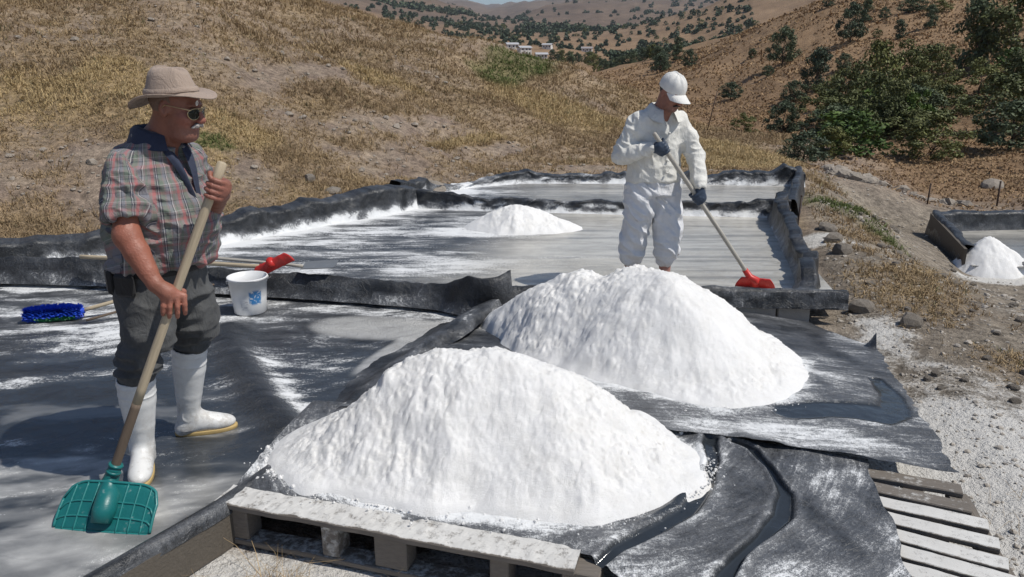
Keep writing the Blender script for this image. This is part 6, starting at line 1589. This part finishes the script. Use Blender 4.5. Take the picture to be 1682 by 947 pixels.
    f.cone(neck + (0.085, 0.0, 0.05), neck + (0.110, 0.004, -0.125), 0.040, 0.009, 0.006, 'c')
    def foldw(V, N):
        arm = sstep(0.19, 0.225, np.abs(V[:, 1] + 0.0))
        d = 0.004 * fold_noise(V, 8, 8, 12, 451) + 0.0055 * fold_noise(V + 0.6 * V[:, [2, 0, 1]], 13, 11, 7, 452, 1.3)
        d += arm * 0.006 * fold_noise(V + 0.5 * V[:, [1, 2, 0]], 12, 12, 22, 453, 1.3) + 0.003 * vnoise(V[:, 0] * 40, V[:, 1] * 40, V[:, 2] * 30, 456)
        d += 0.016 * sstep(0.10, 0.0, V[:, 2] - 0.84) * (fold_noise(V, 13, 13, 2.5, 454) * 0.6 + 0.5) * (1 - arm)
        pl = np.exp(-((V[:, 1] - 0.012) / 0.012) ** 2) * (V[:, 0] > 0.05) * (V[:, 2] < 1.26)
        return d * (1 - 0.6 * pl) + 0.004 * pl + 0.003 * vnoise(V[:, 0] * 22, V[:, 1] * 22, V[:, 2] * 22, 455)
    jk = G.sculpt('jacket', f, M['white_jacket'], foldw, 2)
    a = np.radians(np.linspace(22, 338, 60)); rows = []
    for k, (r, z) in enumerate([(0.064, 1.355), (0.066, 1.395), (0.072, 1.410), (0.088, 1.400), (0.110, 1.366), (0.120, 1.346)]):
        fr = sstep(-0.1, 0.95, np.cos(a)); rr = r + 0.008 * fr * (k > 2) * (k - 2); zz = z - 0.040 * fr - 0.014 * (k > 3) * fr * (k - 3) - 0.03 * fr * (k <= 1)
        rows.append(np.stack([0.052 + rr * np.cos(a), rr * np.sin(a) * 1.10, zz], -1))
    V = np.concatenate(rows); V = np.concatenate([V, V + np.array([-0.002, 0, -0.004])]); F = np.concatenate([grid_faces(6, 60), grid_faces(6, 60)[:, ::-1] + 360])
    G.part('collar', V, F, M['white_jacket'], jk)
    for z, x in ((1.20, 0.146), (1.10, 0.146), (1.0, 0.143), (0.91, 0.140)):
        v, fc = tube_vf([(x, 0.014, z), (x + 0.010, 0.014, z)], [0.008, 0.007], 10); G.part('button', v, fc, M['cap_cloth'], jk)
    # baggy trousers gathered at the shins
    f = Field((-0.30, -0.32, 0.10), (0.28, 0.32, 0.93), 0.0055)
    f.zloft([(0.74, -0.03, 0, 0.150, 0.195), (0.82, -0.03, 0, 0.148, 0.198), (0.885, -0.028, 0, 0.138, 0.188)], 0.0)
    f.chain([(-0.025, -0.095, 0.77), (-0.02, -0.112, 0.60), (-0.045, -0.120, 0.45), (-0.090, -0.118, 0.30), (-0.102, -0.114, 0.235), (-0.105, -0.112, 0.212)], [0.115, 0.110, 0.104, 0.102, 0.080, 0.052], 0.03)
    f.chain([(-0.02, 0.095, 0.77), (0.02, 0.108, 0.60), (0.045, 0.114, 0.46), (0.045, 0.114, 0.30), (0.045, 0.113, 0.240), (0.045, 0.112, 0.216)], [0.115, 0.110, 0.104, 0.096, 0.076, 0.050], 0.03)
    def foldt(V, N):
        d = 0.008 * fold_noise(V, 9, 9, 6, 461, 1.3) + 0.009 * fold_noise(V + 0.7 * V[:, [2, 2, 1]], 12, 12, 9, 462, 1.3) + 0.009 * sstep(0.50, 0.25, V[:, 2]) * fold_noise(V, 6, 6, 20, 463)
        d += 0.010 * sstep(0.08, 0.0, 0.87 - V[:, 2]) * fold_noise(V, 17, 17, 2, 464) + 0.004 * vnoise(V[:, 0] * 26, V[:, 1] * 26, V[:, 2] * 26, 465)
        return d
    G.sculpt('trousers', f, M['white_trousers'], foldt, 1)
    # cap
    t = np.linspace(0, 2 * np.pi, 64, endpoint=False); c, s = np.cos(t), np.sin(t); rows = []; n1 = vnoise(c * 2, s * 2, seed=471)
    for i, (r, z) in enumerate([(0.0, 0.136), (0.02, 0.1355), (0.045, 0.131), (0.066, 0.119), (0.083, 0.099), (0.094, 0.076), (0.100, 0.052), (0.101, 0.030), (0.1015, 0.022)]):
        seam = 1 - 0.012 * (np.cos(6 * t) > 0.97) * (i > 0)
        rows.append(np.stack([(r * 1.08 * c) * seam - 0.012, r * 0.87 * s * seam, z + 0.007 * n1 * (i > 0) + 0.004 * vnoise(c * r * 45, s * r * 45, seed=472) * (1 < i < 7) - 0.010 * c * (z < 0.06) * 0], -1))
    rows.append(np.stack([0.098 * 1.08 * c - 0.012, 0.098 * 0.87 * s, np.full(64, 0.020)], -1)); rows.append(np.stack([0.095 * 1.08 * c - 0.012, 0.095 * 0.87 * s, np.full(64, 0.05)], -1))
    cap = G.part('cap', np.concatenate(rows) @ B.T + Hd(0, 0, 0), grid_faces(len(rows), 64, True)[:, ::-1], M['cap_cloth'])
    a = np.radians(np.linspace(-68, 68, 33)); rows = []
    for kz, up in ((0, 0.0), (1, -0.005)):
        rr = []
        for k in range(7):
            u_ = k / 6; x = -0.012 + 0.106 * np.cos(a) + u_ * 0.092 * np.cos(a * 0.9) ** 0.7; y = (0.088 + 0.002 * u_) * np.sin(a) * (1 - 0.10 * u_)
            rr.append(np.stack([x, y, 0.030 - 0.018 * u_ - 0.035 * (y / 0.085) ** 2 * (0.4 + 0.6 * u_) + up * (1 if k < 6 else 0.3) + 0 * a], -1))
        rows.append(np.concatenate(rr))
    V = np.concatenate(rows); F = np.concatenate([grid_faces(7, 33), grid_faces(7, 33)[:, ::-1] + 7 * 33])
    G.part('cap_peak', V @ B.T + Hd(0, 0, 0), F, M['cap_cloth'], cap)
    v, fc = tube_vf([Hd(-0.012, 0, 0.134), Hd(-0.012, 0, 0.141)], [0.009, 0.006], 10); G.part('cap_button', v, fc, M['cap_cloth'], cap)
    hr = Field((-0.13, -0.10, -0.06), (0.06, 0.10, 0.09), 0.005)
    hr.ell((-0.018, 0, 0.030), (0.0965, 0.0808, 0.088), None, 0.0); hr.half((0.0, 0, -0.035), (0.3, 0, -1), (-0.14, -0.1, -0.07), (0.07, 0.1, 0.1)); hr.half((0.02, 0, 0), (1, 0, 0.25), (-0.14, -0.1, -0.07), (0.07, 0.1, 0.1)); hr.half((0, 0, 0.05), (0, 0, 1), (-0.14, -0.1, -0.07), (0.07, 0.1, 0.1))
    V, F = hr.mesh(); G.part('hair', V @ B.T + Hd(0, 0, 0), outward(V, F), M['hair_dark'])
    mo = Field((0.06, -0.06, -0.09), (0.14, 0.06, 0.05), 0.0035)
    for e in (-1, 1): mo.chain([(0.102, e * 0.004, -0.051), (0.098, e * 0.018, -0.054), (0.090, e * 0.030, -0.062)], [0.006, 0.0065, 0.0045], 0.004)
    V, F = mo.mesh(); G.part('moustache', V @ B.T + Hd(0, 0, 0), outward(V, F), M['hair_dark'])
    return G, h0, h1, ax

MAN2, _k0, _k1, _kx = man_white()
# ------------------------------------------------------------------ tools, bucket
M['pole'] = wood_mat('pale_wooden_pole', (0.52, 0.43, 0.30), 1.0)
M['pole_dark'] = wood_mat('water_darkened_pole', (0.17, 0.125, 0.09), 1.0)
M['pole_grey'] = wood_mat('whitewashed_pole', (0.50, 0.47, 0.41), 1.0)
def plastic(name, c, rough=0.38):
    m = NT(name); n = m.noise(m.obj(), 22, 5, 0.65); n2 = m.noise(m.obj(), 90, 3)
    b = m.mix(n, tuple(x * 0.8 for x in c), tuple(min(1, x * 1.15) for x in c)); d = m.ramp(m.add(n, m.mul(n2, 0.4)), 0.82, 1.05)
    m.bsdf(Base_Color=m.mix(m.mul(d, 0.35), b, (0.6, 0.6, 0.58)), Roughness=m.mix(n, (rough * 0.8,) * 3, (rough * 1.3,) * 3), Normal=m.bump(n2, 0.0008)); return m.m
M['teal'] = plastic('teal_plastic', (0.010, 0.150, 0.148)); M['teal_highlight'] = plastic('teal_plastic_highlight', (0.022, 0.20, 0.195)); M['red'] = plastic('red_plastic', (0.62, 0.035, 0.028)); M['grey_plastic'] = plastic('grey_plastic', (0.16, 0.17, 0.18))
M['blue_bristle'] = simple('blue_bristles', (0.015, 0.07, 0.55), 0.5, 0.4, 80); M['green_bristle'] = simple('green_bristles', (0.03, 0.20, 0.07), 0.5, 0.4, 80)
M['steel'] = simple('dull_steel', (0.30, 0.30, 0.31), 0.4, Metallic=0.8)

def pole(name, parent, a, b, r, mat, dark=None, dark_from=0.8):
    """round pole a to b in the parent's metres; local x runs along it"""
    a = np.array(a, float); b = np.array(b, float); L = np.linalg.norm(b - a)
    def seg(nm, s0, s1, m_, tip):
        s = np.linspace(s0 * L, s1 * L, 16); rr = r * (1 + 0.03 * vnoise(s * 6, s * 0, seed=int(L * 100))); P = np.stack([s, 0.004 * np.sin(s * 2.2), 0 * s], -1)
        if tip: P = np.vstack([P[0] - (0.006, 0, 0), P]); rr = np.concatenate([[r * 0.6], rr])
        v, f = tube_vf(P, rr, 14); me = mesh_data(nm, v, f, m_, True); o = bpy.data.objects.new(nm, me); C.objects.link(o); o.parent = parent
        Bm = basis(b - a); o.matrix_local = Matrix.Translation(Vector(a) - parent.location) @ Matrix([[*Bm[i], 0] for i in range(3)] + [[0, 0, 0, 1]])
        return o
    o = seg(name, 0, dark_from if dark else 1, mat, True)
    if dark: o2 = seg(name, dark_from, 1, dark, False); o2['label'] = 'dark wet lower end of the handle'
    return o

# the teal scraper in the hands of the man in the checked shirt
A = MAN1.w(_h0); Bp = MAN1.w(_h1)
tool = thing('floor_scraper', (-1.61, 2.62, 0.0), 'teal plastic scraper on a pale wooden pole, blade flat on the wet sheet', 'scraper')
pole('handle', tool, A, Bp, 0.0185, M['pole'], M['pole_dark'], 0.76)
ldir = np.array([0.427, -0.049, 0.0]); ldir /= np.linalg.norm(ldir)            # along the blade
foot = np.array([-1.638, 2.607, 0.004]); top = np.array(Bp) + np.array([0.0, -0.012, -0.005])
updir = top - foot; updir -= ldir * (updir @ ldir); hgt = np.linalg.norm(updir); updir /= hgt; nd = np.cross(ldir, updir)
nd = nd if nd @ np.array([0.5, -1, 0.5]) > 0 else -nd
Pt = lambda u, v, w=0.0: foot + ldir * u + updir * v + nd * w
# blade: rounded upper corners, a little dished
us = np.linspace(-0.205, 0.205, 42); rowsF = []; rowsB = []
for k in range(11):
    r_ = k / 10; V_ = []; Wb = []
    for u in us:
        e = abs(u) / 0.205; hmax = 0.200 * (1 - 0.20 * max(0, (e - 0.55) / 0.45) ** 2.2 - 0.16 * max(0, (e - 0.88) / 0.12) ** 2) - 0.004
        V_.append(Pt(u * (1 - 0.02 * r_), hmax * r_, 0.006 + 0.020 * (1 - e * e) * (0.3 + 0.7 * r_) - 0.02 * (1 - r_) ** 2)); Wb.append(Pt(u * (1 - 0.02 * r_), hmax * r_, -0.001 + 0.020 * (1 - e * e) * (0.3 + 0.7 * r_) - 0.02 * (1 - r_) ** 2))
    rowsF.append(np.array(V_)); rowsB.append(np.array(Wb))
n = len(us); V = np.concatenate(rowsF + rowsB); F = [grid_faces(11, n), grid_faces(11, n)[:, ::-1] + 11 * n]
edge = [i for i in range(n)] + [i * n + n - 1 for i in range(1, 11)] + [10 * n + i for i in range(n - 2, -1, -1)] + [i * n for i in range(9, 0, -1)]
ed_ = np.array(edge); nx_ = np.roll(ed_, -1); F.append(np.stack([ed_, ed_ + 11 * n, nx_ + 11 * n, nx_], -1))
blade = mk('blade', V, F, M['teal'], tool, True)
surf = lambda u, v: rowsF[int(round(v * 10))][int(round((u + 0.205) / 0.41 * (n - 1)))]
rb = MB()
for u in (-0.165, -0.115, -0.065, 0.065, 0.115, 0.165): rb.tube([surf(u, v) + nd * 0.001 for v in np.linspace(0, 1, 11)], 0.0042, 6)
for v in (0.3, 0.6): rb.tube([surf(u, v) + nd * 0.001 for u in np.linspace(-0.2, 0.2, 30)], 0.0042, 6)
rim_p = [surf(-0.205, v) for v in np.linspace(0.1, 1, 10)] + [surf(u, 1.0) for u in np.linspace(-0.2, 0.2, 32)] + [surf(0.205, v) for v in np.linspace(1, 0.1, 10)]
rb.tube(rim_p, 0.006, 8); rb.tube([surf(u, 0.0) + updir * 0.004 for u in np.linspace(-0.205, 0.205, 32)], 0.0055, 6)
rb.build('blade_rib', M['teal_highlight'], blade)  # lighter teal: edge highlights of ribs and rim painted into the colour
sk_ = MB(); c0 = Pt(0.0, 0.0, 0.012)
dirp = (np.array(A) - np.array(Bp)); dirp /= np.linalg.norm(dirp)
sk_.tube([Pt(0.005, 0.03, 0.016), Pt(0.004, 0.08, 0.026), Pt(0.003, 0.13, 0.034), np.array(Bp) - dirp * 0.035, np.array(Bp) + dirp * 0.02, np.array(Bp) + dirp * 0.05], [0.038, 0.046, 0.044, 0.034, 0.0275, 0.0255], 18)
for s_ in (0.018, 0.048): sk_.tube([np.array(Bp) + dirp * (s_ - 0.006), np.array(Bp) + dirp * s_, np.array(Bp) + dirp * (s_ + 0.006)], [0.0275, 0.0305, 0.0275], 18)
sk_.build('socket', M['teal'], tool)

def red_scraper(name, loc, blade_c, ldir, updir, wid, hgt, A, Bp, mat, pm, label):
    t = thing(name, loc, label, 'scraper')
    pole('handle', t, A, Bp, 0.0165, pm)
    ldir = np.array(ldir, float); ldir /= np.linalg.norm(ldir); updir = np.array(updir, float); updir -= ldir * (updir @ ldir); updir /= np.linalg.norm(updir); nd = np.cross(ldir, updir); bc = np.array(blade_c, float)
    m, k = 24, 8; fr = []; bk = []
    for j in range(k):
        r_ = j / (k - 1); us = np.linspace(-1, 1, m) * wid / 2 * (1 - 0.30 * r_ ** 2)
        fr.append(bc + us[:, None] * ldir + updir * hgt * r_ + nd * (0.008 + 0.02 * np.sin(r_ * 2.2) + 0.004 * (np.arange(m) % 6 == 0))[:, None]); bk.append(bc + us[:, None] * ldir + updir * hgt * r_ + nd * (0.002 + 0.02 * np.sin(r_ * 2.2)))
    V = np.concatenate(fr + bk); N_ = m * k; F = [grid_faces(k, m), grid_faces(k, m)[:, ::-1] + N_]
    ed = np.array([i for i in range(m)] + [i * m + m - 1 for i in range(1, k)] + [(k - 1) * m + i for i in range(m - 2, -1, -1)] + [i * m for i in range(k - 2, 0, -1)]); nx = np.roll(ed, -1)
    F.append(np.stack([ed, ed + N_, nx + N_, nx], -1)); mk('blade', V, F, mat, t, True)
    d = np.array(A, float) - np.array(Bp, float); d /= np.linalg.norm(d)
    sm = MB(); sm.tube([bc + updir * hgt * 0.35 + nd * 0.02, bc + updir * hgt * 0.8 + nd * 0.025, np.array(Bp) - d * 0.005, np.array(Bp) + d * 0.07], [0.03, 0.036, 0.027, 0.0225], 14); sm.build('socket', mat, t)
    return t
A2 = MAN2.w(_k0); B2 = MAN2.w(_k1)
hd = np.array(B2) - np.array(A2); hd /= np.linalg.norm(hd)
red_scraper('floor_scraper', (1.95, 5.75, 0.09), (B2[0] + 0.055, B2[1] + 0.01, 0.092), (0.93, -0.30, 0.0), (-0.42, -0.15, 0.9), 0.30, 0.10, A2, B2, M['red'], M['pole_grey'], 'red plastic scraper held by the man in white, its foot behind the front bank')
# the red one laid across the dividing bank, a flat grey shovel beside it
red_scraper('floor_scraper', (-1.8, 5.66, 0.26), (-1.80, 5.575, 0.262), (0.88, -0.25, 0.46), (-0.45, 0.35, 0.42), 0.40, 0.085, (-3.45, 5.90, 0.285), (-1.87, 5.65, 0.268), M['red'], M['pole'], 'red plastic scraper lying on the dividing bank above the white bucket')
sh = thing('flat_shovel', (-1.5, 5.6, 0.24), 'flat grey shovel lying on the dividing bank beside the red scraper', 'shovel')
c0 = np.array([-1.50, 5.70, 0.246]); P = []
for j, w in ((0, 0.11), (0.5, 0.125), (1, 0.12)):
    for u in np.linspace(-1, 1, 9): P.append(c0 + np.array([0.13 * (j - 0.5) * 2, u * w, 0.004 + 0.018 * u * u + 0.012 * j]))
P = np.array(P); V = np.concatenate([P, P - (0, 0, 0.004)]); F = [grid_faces(3, 9), grid_faces(3, 9)[:, ::-1] + 27]
mk('blade', V, F, M['grey_plastic'], sh, True); pole('handle', sh, (-2.9, 5.96, 0.30), (-1.62, 5.69, 0.262), 0.013, M['pole_grey'])

# the blue and green round brush lying on the wet sheet
br = thing('long_brush', (-3.35, 5.15, 0.0), 'round brush with blue and green bristles on a pole, lying on the salty sheet', 'brush')
ba = np.array([-3.46, 5.11, 0.062]); bb = np.array([-3.10, 5.20, 0.062]); bd = (bb - ba) / np.linalg.norm(bb - ba); bq = np.cross(bd, (0, 0, 1)); bu = np.array([0, 0, 1.0])
for nm, mt, sel in (('blue_bristles', 'blue_bristle', 0), ('green_bristles', 'green_bristle', 1)):
    rg = np.random.default_rng(50 + sel); N = 2600; t = rg.random(N); a = rg.uniform(0, 2 * np.pi, N)
    isg = (np.abs(t - 0.55) < 0.34) & (np.cos(a - 4.2) > -0.1)
    k = isg if sel else ~isg; t = t[k]; a = a[k]; N = len(t)
    R = rg.uniform(0.048, 0.068, N) * (1 - 0.25 * (np.abs(t - 0.5) * 2) ** 4)
    dv = np.cos(a)[:, None] * bq + np.sin(a)[:, None] * bu + rg.normal(0, 0.16, (N, 1)) * bd; s0 = ba + (bb - ba) * t[:, None]
    tip = s0 + dv * R[:, None]; tip[:, 2] = np.maximum(tip[:, 2], 0.006); sd = np.cross(dv, bd) ; sd /= np.linalg.norm(sd, axis=1)[:, None]
    w = 0.0045; V = np.stack([s0 + sd * w, s0 - sd * w, tip - sd * w * 0.6 + bd * w, tip + sd * w * 0.6 - bd * w], 1).reshape(-1, 3)
    mk(nm, V, np.arange(4 * N).reshape(-1, 4), M[mt], br, False)
v, f = tube_vf([ba, bb + bd * 0.02], [0.022, 0.022], 12); mk('core', v, f, M['blue_bristle'], br)
pole('handle', br, (-2.35, 5.62, 0.20), tuple(bb + bd * 0.01), 0.0145, M['pole'])
st = thing('dark_stick', (-2.9, 5.3, 0.03), 'thin dark stick lying beside the brush pole on the salty sheet', 'stick')
pole('shaft', st, (-2.25, 5.50, 0.17), (-3.02, 5.10, 0.02), 0.009, M['pole_dark'])

# the bucket
def bucket():
    bx, by = -1.94, 5.36; b = thing('bucket', (bx, by, 0.0), 'white plastic bucket with a blue print standing by the dividing bank', 'bucket')
    n = 48; t = np.linspace(0, 2 * np.pi, n, endpoint=False); rows = []
    for z, r in ((0.004, 0.0), (0.004, 0.108), (0.010, 0.114), (0.12, 0.124), (0.235, 0.134), (0.236, 0.139), (0.262, 0.140), (0.264, 0.144), (0.276, 0.145), (0.279, 0.142), (0.278, 0.136), (0.20, 0.129), (0.03, 0.112), (0.022, 0.0)):
        rows.append(np.stack([bx + r * np.cos(t), by + r * np.sin(t), np.full(n, z)], -1))
    m = NT('bucket_plastic'); p = m.obj(); sep = m.n('SeparateXYZ'); m.put(sep.inputs[0], p)
    x, y, z = sep.outputs; ang = m.math('ARCTAN2', y, x)
    def band(v, c, w, soft): return m.ramp(m.math('ABSOLUTE', m.add(v, -c)), w + soft, w - soft)
    nz = m.noise(m.scale(p, (1, 1, 1)), 24, 5, 0.7, 1.0); nl = m.noise(m.scale(p, (45, 45, 130)), 1.0, 2)
    zone = m.mul(band(ang, -0.88, 0.36, 0.05), band(z, 0.14, 0.052, 0.012))
    blue = m.mul(zone, m.ramp(nz, 0.40, 0.50)); c = m.mix(blue, (0.80, 0.80, 0.79), (0.04, 0.22, 0.50))
    sm = m.mul(m.mul(band(ang, -1.55, 0.22, 0.03), band(z, 0.085, 0.035, 0.006)), m.ramp(nl, 0.48, 0.58)); c = m.mix(m.mul(sm, 0.55), c, (0.35, 0.36, 0.38))
    m.bsdf(Base_Color=c, Roughness=0.35)
    mk('pail', np.concatenate(rows), grid_faces(len(rows), n, True), m.m, b)
    a = np.linspace(0.35, np.pi - 0.35, 24); c_, s_ = math.cos(0.6), math.sin(0.6)
    P = np.stack([bx + 0.146 * np.cos(a) * c_ + 0.02, by + 0.146 * np.cos(a) * s_ - 0.0, 0.262 - 0.03 * np.sin(a) + 0.04 * np.sin(a)], -1)
    P[:, 0] += 0.149 * np.sin(a) * s_; P[:, 1] -= 0.149 * np.sin(a) * c_
    v, f = tube_vf(P, 0.0024, 6); mk('bail_handle', v, f, M['steel'], b)
    for e in (1, -1):
        v, f = box_vf((0.02, 0.012, 0.024), 0.003); mk('handle_lug', np.array(v) + np.array([bx + e * 0.143 * c_, by + e * 0.143 * s_, 0.252]), f, m.m, b)
bucket()
# ------------------------------------------------------------------ thin summer haze
def haze():
    zs = np.array([v.co.z for v in bpy.data.objects['ground'].data.vertices])
    lo, hi = float(zs.min()) - 1.0, float(zs.max()) + 12.0
    v, f = box_vf((12200, 12200, hi - lo)); m = bpy.data.materials.new('haze'); m.use_nodes = True; t = m.node_tree
    t.nodes.remove(t.nodes['Principled BSDF']); p = t.nodes.new('ShaderNodeVolumePrincipled')
    p.inputs['Color'].default_value = (0.80, 0.86, 0.95, 1); p.inputs['Density'].default_value = 0.00014; p.inputs['Anisotropy'].default_value = 0.2
    t.links.new(p.outputs[0], t.nodes['Material Output'].inputs['Volume'])
    o = mk('haze', np.array(v) + (0, 0, (lo + hi) / 2), f, m, None, False); o['kind'] = 'stuff'; o['label'] = 'thin haze over the far slopes'
haze()
